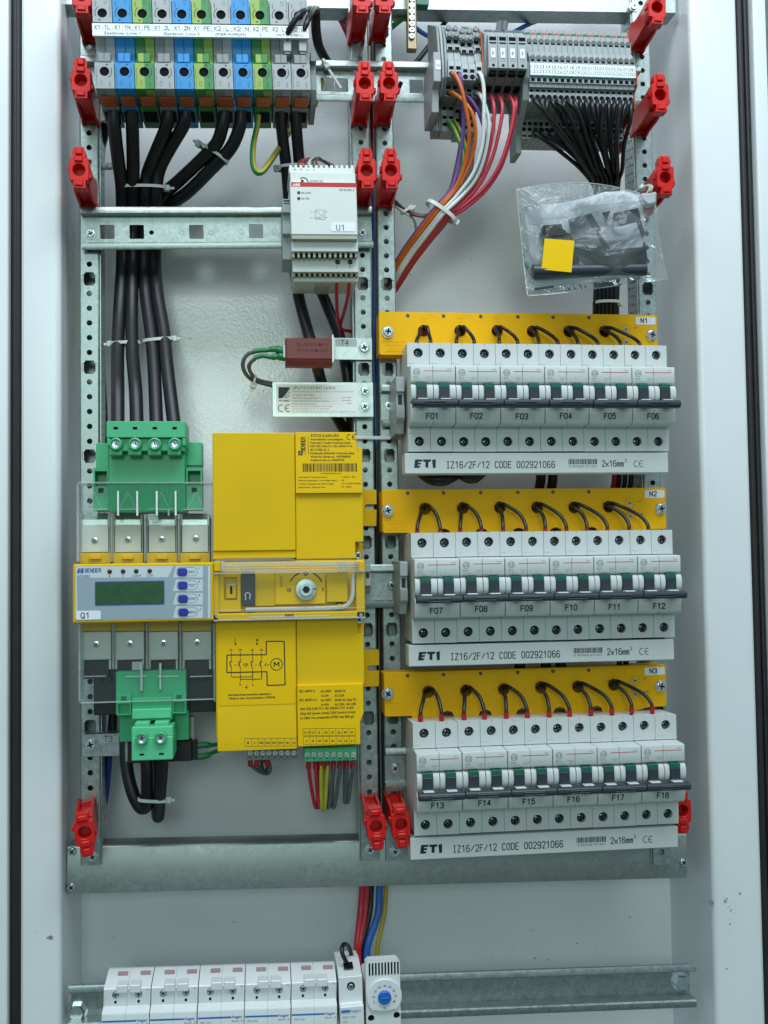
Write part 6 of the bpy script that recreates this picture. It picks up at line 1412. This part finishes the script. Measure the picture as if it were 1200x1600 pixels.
# ------------------------------------------------------------------ black fan of wires
KW = 'black wires fanning down from the numbered terminals'
cx, cv, rb = 948, 300, 0
def slot_off(i, n, per=9, dx=4.3, dy=4.0):
    row = i // per; return ((i % per)-(per-1)/2)*dx*.98+(1.5 if row % 2 else 0), row*dy
for i in range(18):
    u0 = 832.5+9.16*i; v0 = 153+.30*i
    ox, od = slot_off(i, 18, 9) if 0 else ((i-8.5)*2.15, (0, 4, 8)[i % 3])
    jx, jy, jz = random.uniform(-5, 5), random.uniform(-6, 6), random.uniform(-3, 4); k1 = random.uniform(.06, .3)
    wire('terminal_wire', 'black wire from the front mouth of the %s numbered terminal' % word(i), 'wire',
         [(u0, v0, 2), (u0+1.5+(8-i)*.35, v0+6, -9-jz), (u0+(948-u0)*k1+jx*.3, v0+28+jy, -8-jz), (u0+(948-u0)*(.34+k1*.5)+jx, v0+64+jy, 3-jz*2), (u0+(948+ox-u0)*.84+jx*.7, v0+108, 18-jz), (cx+ox, cv-12, 30+od), (cx+ox*.98, 350, 42+od), (cx+ox*.95, 430, 50+od), (cx-1+ox*.95, 474, 52+od), (cx-2+ox, 520, 60+od), (cx-2+ox, 560, 62+od)], 1.75, black_w, KW, 8, 5)
for i in range(12):
    u0 = 836+11.6*i; v0 = 203+.35*i; ox = (i-5.5)*3.1
    wire('terminal_wire', 'black wire from the rear mouths of the numbered terminals, %s counted from the fuse terminals' % word(i) if 0 else 'black rear wire under the numbered terminals, %s of twelve' % (word(i) if i < 11 else 'last'), 'wire',
         [(u0, v0, 22), (u0+2, v0+7, 15), (u0+(948-u0)*.36+random.uniform(-6, 6), v0+32, 18), (u0+(948+ox-u0)*.78, v0+64, 28), (cx+ox, cv, 44), (cx+ox, 350, 52), (cx-1+ox, 430, 60), (cx-1+ox, 480, 62), (cx-2+ox, 540, 72)], 1.7, black_w, KW, 8, 5)
ziptie('cable tie round the black wire bundle above strip N1', 947, 474, 55, 10.6, 8.5, .02, 2.4, 1, 0)
for lab, u0, v0, u1, v1, mm, r in (('fat black bundle end below breakers F01 and F02, first hump', 650, 735, 715, 748, black_w, 5.5), ('fat black bundle end below breakers F02 and F03, second hump', 712, 738, 755, 745, black_w, 5.0)):
    wire('bundle_loop', lab, 'cable', [(u0, v0-8, 30), ((2*u0+u1)/3, v1-2, 22), ((u0+2*u1)/3, v1+1, 20), (u1, v1-10, 30)], r, mm, 'black cable humps below the top breaker row')
for i, (u, m, c_) in enumerate(((843, black_w, 'black'), (862, black_w, 'second black'), (958, red_w, 'dark red'), (966, black_w, 'third black'), (975, black_w, 'fourth black'), (984, black_w, 'fifth black'))):
    wire('riser_wire', '%s riser in the gap between strip N2 and the top busbar comb' % c_, 'cable', [(u, 700, 60), (u+2, 745, 62), (u-2, 770, 66)], 4.2 if i < 2 else 2.3, m, 'risers behind the busbar combs')
for i, (u, v) in enumerate(((853, 1040), (876, 1040), (812, 1042), (968, 1036), (978, 1036))):
    wire('riser_wire', '%s dark riser in the gap between strip N3 and the middle busbar comb' % ('first', 'second', 'third', 'fourth', 'fifth')[i], 'cable', [(u, v-30, 50), (u, v, 40), (u+2, v+14, 60)], 4.4 if i < 3 else 2.4, black_w if i != 3 else brown_w, 'risers behind the busbar combs')

# ------------------------------------------------------------------ screw bar and back wires at the top
T = thing('terminal_bar', 'brass bar with a column of silver screws hanging at the top edge', 'terminal bar', 643, 76, 44, base=56)
a0 = T.px(637, 76, 44); a1 = T.px(650, -30, 44)
b = MB(brass); b.box(a0[0], a1[0], 44, 52, a0[1], a1[1], .5); T.part('bar', b)
SB = screw_mesh('screw', 2.6, chrome, 0, a0=.2)
for k in range(9):
    q = T.px(643.2, 58-9.6*k, 44); T.put('screw', SB, q[0], 44, q[1], rot=k*.7)
wire('back_wire', 'blue wire slanting behind the multi-tier terminals at the top', 'wire', [(640, 34, 60), (655, 48, 66), (672, 58, 72), (700, 72, 80)], 2.0, blue_w, 'wires crossing behind the top rail')
wire('back_wire', 'blue wire slanting behind the fuse terminals at the top', 'wire', [(800, 52, 70), (818, 42, 74), (836, 34, 84), (860, 26, 100)], 2.0, blue_w, 'wires crossing behind the top rail')
wire('back_wire', 'black strip slanting from the top beam down to the top mounting rail', 'wire', [(698, 30, 80), (676, 64, 74), (650, 98, 66), (640, 110, 66)], 2.4, black_w, 'wires crossing behind the top rail')
wire('back_wire', 'red wire crossing behind the first middle upright at the top', 'wire', [(530, 24, 80), (538, 40, 80), (548, 62, 84), (556, 80, 90)], 3.0, red_w, 'wires crossing behind the top rail')
wire('back_wire', 'green-yellow wire crossing behind the brass screw bar', 'wire', [(590, 60, 78), (610, 44, 74), (628, 30, 70), (640, 26, 66)], 2.4, gy_w, 'wires crossing behind the top rail')
wire('back_wire', 'green-yellow wire loop showing below the loose tie by the end clamp', 'wire', [(497, 120, 60), (502, 128, 56), (496, 150, 60), (492, 165, 70)], 2.2, gy_w, 'wires crossing behind the top rail')
wire('back_wire', 'short black wire end poking past the second red bracket of the middle pair', 'wire', [(622, 140, 40), (627, 128, 36)], 1.8, black_w, 'wires crossing behind the top rail')
T = thing('green_clip', 'small green terminal foot at the top edge beside the brass bar', 'terminal', 650, 8, 46, base=56)
a0 = T.px(650, 7, 46); a1 = T.px(670, -10, 46); T.part('clip_body', MB(gdark).box(a0[0], a1[0], 46, 56, a0[1], a1[1], .5))

# ================================================================== plastic bag
YBG = -14.
a = P(915, 440, YBG)
T = Th('plastic_bag', 'clear plastic bag of leaflet and parts hanging from a red bracket', 'plastic bag', (a.x, a.z), 0, 10.)
def bagsheet(y, bulge, name, rnd):
    top = [(807, 297), (850, 290), (905, 286.5), (955, 292), (1000, 303), (1025, 301)]
    n = 26; m = 22; vs = []; fs = []
    def lerp(seq, t):
        t *= len(seq)-1; i = min(int(t), len(seq)-2); f = t-i; return (seq[i][0]*(1-f)+seq[i+1][0]*f, seq[i][1]*(1-f)+seq[i+1][1]*f)
    bot = [(824, 462), (870, 458), (920, 452), (965, 446), (1005, 441), (1044, 437)]
    random.seed(rnd); ph = [random.random()*6 for _ in range(8)]
    for j in range(m+1):
        for i in range(n+1):
            s_, t = i/n, j/m; A = lerp(top, s_); B_ = lerp(bot, s_)
            u = A[0]*(1-t)+B_[0]*t+(6*math.sin(math.pi*t) if s_ > .8 else 0)*(s_-.8)*-3; v = A[1]*(1-t)+B_[1]*t
            f = math.sin(math.pi*s_)**.6*math.sin(math.pi*min(1, t*.9+.1))**.6
            wv = 1.6*math.sin(9*s_+5*t+ph[0])+1.2*math.sin(17*s_-11*t+ph[1])+.9*math.sin(31*s_*t+ph[2])+.7*math.sin(26*t+14*s_+ph[3])+2.2*math.exp(-((s_-.92)/.06)**2)*math.sin(14*t+ph[4])
            # creases running out from the hanging corner
            d = math.hypot((s_-.95)*1.3, t-.02); an = math.atan2(t-.02, .95-s_)
            wv += 1.8*math.sin(an*13+ph[5])*math.exp(-d*2.2)
            Y = y+bulge*f+wv*(.25+.75*f)*.8
            p = P(u, v, Y); vs.append((p.x-T.o[0], Y, p.z-T.o[1]))
    for j in range(m):
        for i in range(n): q = j*(n+1)+i; fs.append((q, q+1, q+n+2, q+n+1))
    b = MB(film); b.add(vs, fs); return T.part(name, b, sharp=180)
bagsheet(YBG, -9, 'front_film', 3); bagsheet(YBG+2, 7, 'back_film', 9)
def L(T, pts, Y): return [T.px(u, v, Y) for u, v in pts]
b = MB(clear('bag_rim_film', (.9, .92, .93), .45))
rim = [(807, 296), (850, 289), (905, 285.5), (955, 291), (1000, 302)]
b.tube([Vector((T.px(u, v, YBG)[0], YBG, T.px(u, v, YBG)[1])) for u, v in rim], .5, 6)
b.tube([Vector((T.px(u, v, YBG)[0], YBG, T.px(u, v, YBG)[1])) for u, v in [(824, 462), (870, 458), (920, 452), (965, 446)]], .45, 6)
b.tube([Vector((T.px(u, v, YBG)[0], YBG, T.px(u, v, YBG)[1])) for u, v in [(807, 297), (812, 350), (818, 410), (824, 462)]], .4, 6)
T.part('heat_seal', b)
b = MB(film); b.mats = [clear('gathered_film', (.85, .88, .9), .5)]
b.prism(L(T, [(1000, 303), (1010, 305), (1024, 301), (1023, 320), (1010, 323), (1000, 314)], -16), 'y', -20, -12); T.part('gathered_corner', b, bev=1.2)
# contents: leaflet, sticker, dark tube, parts
a = P(910, 440, -13)
T2 = Th('leaflet', 'printed paper leaflet folded inside the plastic bag', 'leaflet', (a.x, a.z), 0, -13)
T2.px  # noqa
lf = [(820, 322), (860, 318), (905, 312), (940, 300), (978, 298), (1002, 308), (1004, 360), (1008, 400), (1010, 430), (940, 438), (880, 446), (834, 450), (826, 390)]
YL = -14.
n = 20; vs = []; fs = []
tp = [(818, 322), (860, 319), (905, 312), (945, 300), (985, 298), (1004, 305)]; bt = [(836, 450), (870, 447), (905, 443), (940, 440), (975, 435), (1010, 428)]
def lerp(seq, t):
    t *= len(seq)-1; i = min(int(t), len(seq)-2); f = t-i; return (seq[i][0]*(1-f)+seq[i+1][0]*f, seq[i][1]*(1-f)+seq[i+1][1]*f)
def lys(s_, t): return YL+2.2*math.sin(3*s_+2.6*t)+1.2*math.sin(7*s_)-2.0*math.exp(-((t-.12)/.10)**2)*math.sin(math.pi*s_)
for j in range(n+1):
    for i in range(n+1):
        s_, t = i/n, j/n; A, B_ = lerp(tp, s_), lerp(bt, s_); u = A[0]*(1-t)+B_[0]*t; v = A[1]*(1-t)+B_[1]*t; Y = lys(s_, t)
        p = P(u, v, Y); vs.append((p.x-T2.o[0], Y, p.z-T2.o[1]))
for j in range(n):
    for i in range(n): q = j*(n+1)+i; fs.append((q, q+1, q+n+2, q+n+1))
T2.part('sheet', MB(paper).add(vs, fs), sharp=180)
photo_d = M('printed_dark_picture', (.022, .028, .034), .5, var=.6, vs=70); photo_m = M('printed_grey_picture', (.14, .16, .175), .5, var=.35, vs=60); photo_l = M('printed_light_picture', (.36, .38, .42), .5, var=.2, vs=60)
YQ_ = YL-5.2
def ph(name, pts, m, dy=0): b = MB(m); b.prism(L(T2, pts, YQ_-dy), 'y', YQ_-dy, YQ_-dy+.15); T2.part(name, b, flat=True)
ph('printed_picture', [(842, 367), (849, 352), (877, 350), (880, 361), (892, 366), (892, 372), (870, 374), (862, 382), (851, 380)], photo_d)
ph('printed_picture', [(888, 342), (924, 334), (946, 372), (950, 384), (896, 388)], photo_m)
ph('printed_picture', [(892, 386), (950, 384), (1008, 378), (1012, 404), (1008, 417), (850, 417), (850, 410), (888, 404)], photo_d, .1)
ph('printed_picture', [(914, 336), (924, 333.5), (972, 412), (958, 412)], photo_d, .3)
ph('printed_picture', [(959, 333), (997, 325), (1008, 366), (1003, 372), (994, 345), (957, 354)], photo_d, .2)
ph('printed_picture', [(935, 362), (994, 347), (1005, 378), (1004, 386), (955, 390)], photo_l, .4)
ph('printed_picture', [(940, 332), (954, 329), (948, 345)], photo_m, .5)
ph('printed_picture', [(918, 383), (932, 382), (934, 387), (921, 388)], photo_l, .6)
b = MB(ink_g)
def lq(u0, v0, u1, v1, wd=.35): p = T2.px(u0, v0, YQ_-.2); q = T2.px(u1, v1, YQ_-.2); b.line(p[0], p[1], q[0], q[1], wd, YQ_-.2)
lq(826, 345, 905, 337); lq(905, 337, 998, 316); lq(826, 345, 836, 418)
a = T2.px(914, 324, YQ_-.2); b.text('Rys. 1 Elementy złącz - ATICS-2-63A-ISO', a[0], a[1], YQ_-.2, 1.4, 42, ang=.12)
a = T2.px(833, 360, YQ_-.2); b.text('ELEMENTY', a[0], a[1], YQ_-.2, 1.4, 11, ang=-1.5)
T2.part('printed_text', b, flat=True)
for nm, lab, pts, mt, y0, y1 in (('yellow_card', 'yellow square card inside the plastic bag', [(851, 372.5), (897.5, 376), (893, 425.5), (846, 421)], yel_lab, -22, -21.4),):
    single(nm, lab, 'card', MB(mt).prism([tuple(P(u, v, y0)[k] for k in (0, 2)) for u, v in pts], 'y', y0, y1))
mb = MB(charcoal); q0, q1 = P(832, 424, -17), P(1008, 421, -15); mb.tube([q0, q0.lerp(q1, .5), q1], 5.3, 14)
single('plastic_tube', 'dark plastic tube lying along the bottom of the bag', 'tube', mb, sharp=60)
mb = MB(blackp); mb.prism([tuple(P(u, v, -19)[k] for k in (0, 2)) for u, v in ((847, 354), (868, 351), (884, 362), (882, 369), (866, 372), (846, 368))], 'y', -21, -15); 
single('small_part', 'small black fastening block in the upper half of the bag', 'plastic part', mb, bev=.6)
mb = MB(charcoal); mb.prism([tuple(P(u, v, -16)[k] for k in (0, 2)) for u, v in ((835, 450), (865, 446), (865, 449.5), (835, 454))], 'y', -16.4, -16); single('black_strip', 'short black printed bar near the bottom seal of the bag', 'strip', mb)
ziptie('white tie loop holding the bag to the red bracket', 1000, 303, 8, 4.6, 12, 1.2, 2.0, 1, 2, yaw=.3)

# ================================================================== bottom devices
YH = -8.
Q0, Q1 = P(162, 1548, YH), P(527, 1536, YH)
PD = (Q1-Q0).length/5; hang_ = math.atan2(Q1.z-Q0.z, Q1.x-Q0.x)
G0 = Th('x', '', '', (Q0.x, Q0.z), hang_, 44.)
def hz(v, Y, u=165): return G0.px(u, v, Y)[1]
bpy.data.objects.remove(G0.e)
W = PD-.5
zt0 = hz(1546, YH); zt1 = hz(1513, YH+26); zs = hz(1572, YH); zn = hz(1580, YH-5)
def hag():
    out = {}
    b = MB(white_p); hw = W/2
    for k in (0, 1):
        b.prism([(44, zt1-16), (YH+31, zt1-5), (YH+29, zt1-.8), (YH+24, zt1-.3), (YH+.6, zt0+.6), (YH, zt0-.2), (YH, zs+.3), (YH+.5, zs), (YH+.5, zs-.3), (YH, zs-.6), (YH-1, zn+1), (YH-7, zn-.4), (YH-7.5, zn-2), (YH-7.5, zn-24), (44, zn-24)], 'x', hw*k+.05, hw*(k+1)-.05)
    out['breaker_body'] = b.mesh('breaker_body', bev=.35)
    b = MB(white_p)
    for k in (0, 1):
        x0, x1 = (9.3, 17.3) if k == 0 else (18.7, 26.6)
        b.box(x0, x1, YH-2.6, YH+8, zt0-2.2, zt0+3.4, .5)
    out['toggle_cover'] = b.mesh('toggle_cover')
    b = MB(dark_hole)
    for k in (0, 1):
        cx = (8.6, 25.2)[k]; b.cyl(cx, zt0-4.2, 2.5, YH-.08, YH+.3, 16)
        for v in (1566.5, 1576.5): z = hz(v, YH); b.box(cx-.8, cx+.9, YH-(.08 if v < 1570 else 1.4), YH+.4, z-1.0, z+1.0)
    out['screw_well'] = b.mesh('screw_well')
    b = MB(M('dull_purple_recess', (.30, .19, .19), .5), sticker_w)
    for k in (0, 1):
        cx = (11.6, 28.2)[k]; t = .70; yy = YH+.6+(24-.6)*t; zz = zt0+.6+(zt1-.9-zt0)*t
        b.use(0).prism([(yy-2.2, zz-1.5), (yy+2.2, zz+1.5), (yy+1.7, zz+1.9), (yy-2.7, zz-1.1)], 'x', cx-3.7, cx+3.7)
        b.use(1).prism([(yy-3.0, zz-1.9), (yy-1.9, zz-1.1), (yy-2.4, zz-.5), (yy-3.5, zz-1.3)], 'x', cx-3.8, cx+3.8)
    out['wire_entry'] = b.mesh('wire_entry')
    b = MB(ink_b, ink_g); y = YH-7.62; b.mats[0] = M('brand_blue', (.02, .17, .52), .4)
    zl = hz(1595.5, y); b.box(.4, W-9.2, y, y+.05, zl-1.1, zl+.1); b.text('hager', W-8.6, zl-1.2, y, 1.9, 7.6, bold=.06)
    b.use(1).text('MBN 216D', 2, zl-4.4, y, 1.3, 8); b.text('6kA 3', W-9, zl-4.0, y, 1.5, 8); b.text('N', W-3, zt0-2, YH-.05, 1.8)
    out['printed_text'] = b.mesh('printed_text', flat=True)
    return out
HM = hag()
hs = MB(chrome, dark_hole); hs.lathe(0, 0, [(1.6, -.2), (2.0, .1), (2.0, .3)], 14); hs.use(1).box(-1.6, 1.6, -.26, -.1, -.25, .25); hs.box(-.25, .25, -.27, -.1, -1.6, 1.6); HS = hs.mesh('terminal_screw')
for i in range(5):
    o_ = (Q0.x+PD*i*math.cos(hang_), Q0.z+PD*i*math.sin(hang_))
    T = Th('small_breaker', 'white two-pole breaker with blue line on the bottom rail, %s of five' % ('first', 'second', 'third', 'fourth', 'last')[i], 'circuit breaker', o_, hang_+random.uniform(-.006, .006), 44., 'white two-pole breakers on the bottom rail')
    for nm, me in HM.items(): T.put(nm, me, 0, 0, 0)
    for k in (0, 1): T.put('terminal_screw', HS, (8.6, 25.2)[k], YH-.25, zt0-4.2, rot=random.uniform(0, 3))
T = thing('neutral_block', 'narrow white one-pole module with a black wire loop on top', 'rail module', 529, 1534, YH, 566, 1531, base=44.)
W1 = T.px(566, 1531, YH)[0]
def z1(v, Y): return T.px(545, v, Y)[1]
b = MB(white_p); b.prism([(44, z1(1497, 18)-4), (22, z1(1497, 18)), (16, z1(1498, 16)), (YH+2, z1(1524, YH+2)), (YH, z1(1526, YH)), (YH, z1(1567, YH)), (YH-6, z1(1573, YH-6)), (YH-6.5, z1(1640, YH)), (44, z1(1640, 44))], 'x', 0, W1); T.part('module_body', b, bev=.4)
b = MB(dark_hole); b.cyl(W1/2+.3, z1(1541, YH), 3.1, YH-.1, YH+.3, 18); b.prism([(0, z1(1507, 8)), (8, z1(1503, 10)), (8, z1(1503, 10)+.8), (-.5, z1(1507, 8)+.9)], 'x', 5, 12); T.part('screw_well', b)
T.put('terminal_screw', HS, W1/2+.3, YH-.3, z1(1541, YH)-.4)
b = MB(HM['printed_text'].materials[0], ink_g); y = YH-6.6; zl = z1(1580, y); b.box(1, 7.5, y, y+.05, zl-.9, zl+.9); b.text('hager', 8, zl-.9, y, 1.9, 8); b.use(1).text('MBN 106E', 1.6, zl-5, y, 1.4, 10); b.text('6kA', 1.6, zl-8, y, 1.2, 4); T.part('printed_text', b, flat=True)
wire('loop_wire', 'black wire loop standing up from the one-pole module', 'wire', [(547, 1511, 8), (541, 1503, 4), (535, 1490, 4), (535, 1479, 8), (539, 1475, 14), (545, 1480, 20), (549, 1492, 24), (551, 1506, 26)], 1.7, black_w)
T = thing('thermostat', 'white cabinet thermostat with a blue temperature knob', 'thermostat', 568, 1600, -4, base=44.)
YT_ = -4.
def tx(u, v=1550, Y=YT_): return T.px(u, v, Y)[0]
def ty(v, Y=YT_): return T.px(598, v, Y)[1]
x0, x1 = tx(571, 1500), tx(624, 1500)
sl = [rect(tx(576+4.95*k, 1515), tx(578.8+4.95*k, 1515), ty(1525), ty(1504)) for k in range(10)]
b = MB(white_p); b.plate(rrect(x0, x1+.4, ty(1660), ty(1498), 4, 5), sl+[circ(tx(580, 1590), ty(1590), 2.6, 18), circ(tx(620, 1588), ty(1588), 2.6, 18)], YT_, YT_+3)
b.box(x0+.2, x1+.2, YT_+3, YT_+12, ty(1660), ty(1501), 2); b.box(x0+.6, x1-.2, YT_+12, 44, ty(1660), ty(1540), 2); T.part('housing', b)
b = MB(dark_hole); b.box(tx(574), tx(624), YT_+2.4, YT_+2.9, ty(1527), ty(1502)); b.cyl(tx(580, 1590), ty(1590), 2.7, YT_+2.2, YT_+2.9, 16); b.cyl(tx(620, 1588), ty(1588), 2.7, YT_+2.2, YT_+2.9, 16); T.part('dark_inside', b)
cx_, cz_ = T.px(600.5, 1557, YT_-1)
b = MB(white_p); pts = [(13.4*math.cos(math.radians(t)), 13.4*math.sin(math.radians(t))) for t in range(-50, 231, 8)]
b.prism([(cx_+p[0], cz_+p[1]) for p in pts]+[(cx_-7.4, cz_-9.4), (cx_-3, cz_-10.6), (cx_+3, cz_-10.6), (cx_+7.4, cz_-9.4)], 'y', YT_-2.2, YT_); T.part('dial_plate', b, bev=.5)
b = MB(knob_blue); b.lathe(cx_, cz_, [(4.3, YT_-4.6), (5.0, YT_-4.0), (5.1, YT_-2.2)], 26); b.box(cx_-2.8, cx_+2.8, YT_-5.2, YT_-4.4, cz_-.6, cz_+.6, .2); T.part('knob', b)
b = MB(ink); y = YT_-2.26
for k, s_ in enumerate(('0', '10', '20', '30', '40', '50', '60', '70', '80')):
    t = math.radians(205-k*29); r = 8.3; b.text(s_, cx_+r*math.cos(t)-.9, cz_+r*math.sin(t)-.7, y, 1.5, 1.0 if s_ == '0' else 2.0, bold=.05)
    t2 = t-math.radians(14.5); b.cyl(cx_+8.4*math.cos(t2), cz_+8.4*math.sin(t2), .22, y, y+.05, 8)
b.text('°C', cx_-1.2, cz_-8.6, y, 1.5, 2.4, bold=.04); T.part('printed_text', b, flat=True)
KD = 'feed wires between lower beam and bottom rail'
for lab, u0, u1, m, r in (('dark red feed wire under the lower beam', 566, 556, red_w, 2.9), ('second dark red feed wire, behind the first', 573, 560, red_w, 2.7), ('black feed wire between the red and the blue', 580, 563, black_w, 2.4), ('blue feed wire running down to the thermostat', 593, 572, M('mid_blue_wire', (.02, .13, .46), .38), 3.0), ('yellow feed wire, thinnest of the bunch', 603, 588, M('mustard_wire', (.42, .30, .02), .4), 1.9)):
    wire('feed_wire', lab, 'wire', [(u0+2, 1340, 84), (u0, 1390, 84), (u0-3, 1430, 80), (u1+2, 1480, 66), (u1+3, 1520, 44), (u1+8, 1560, 30), (u1+8, 1610, 26)], r, m, KD)
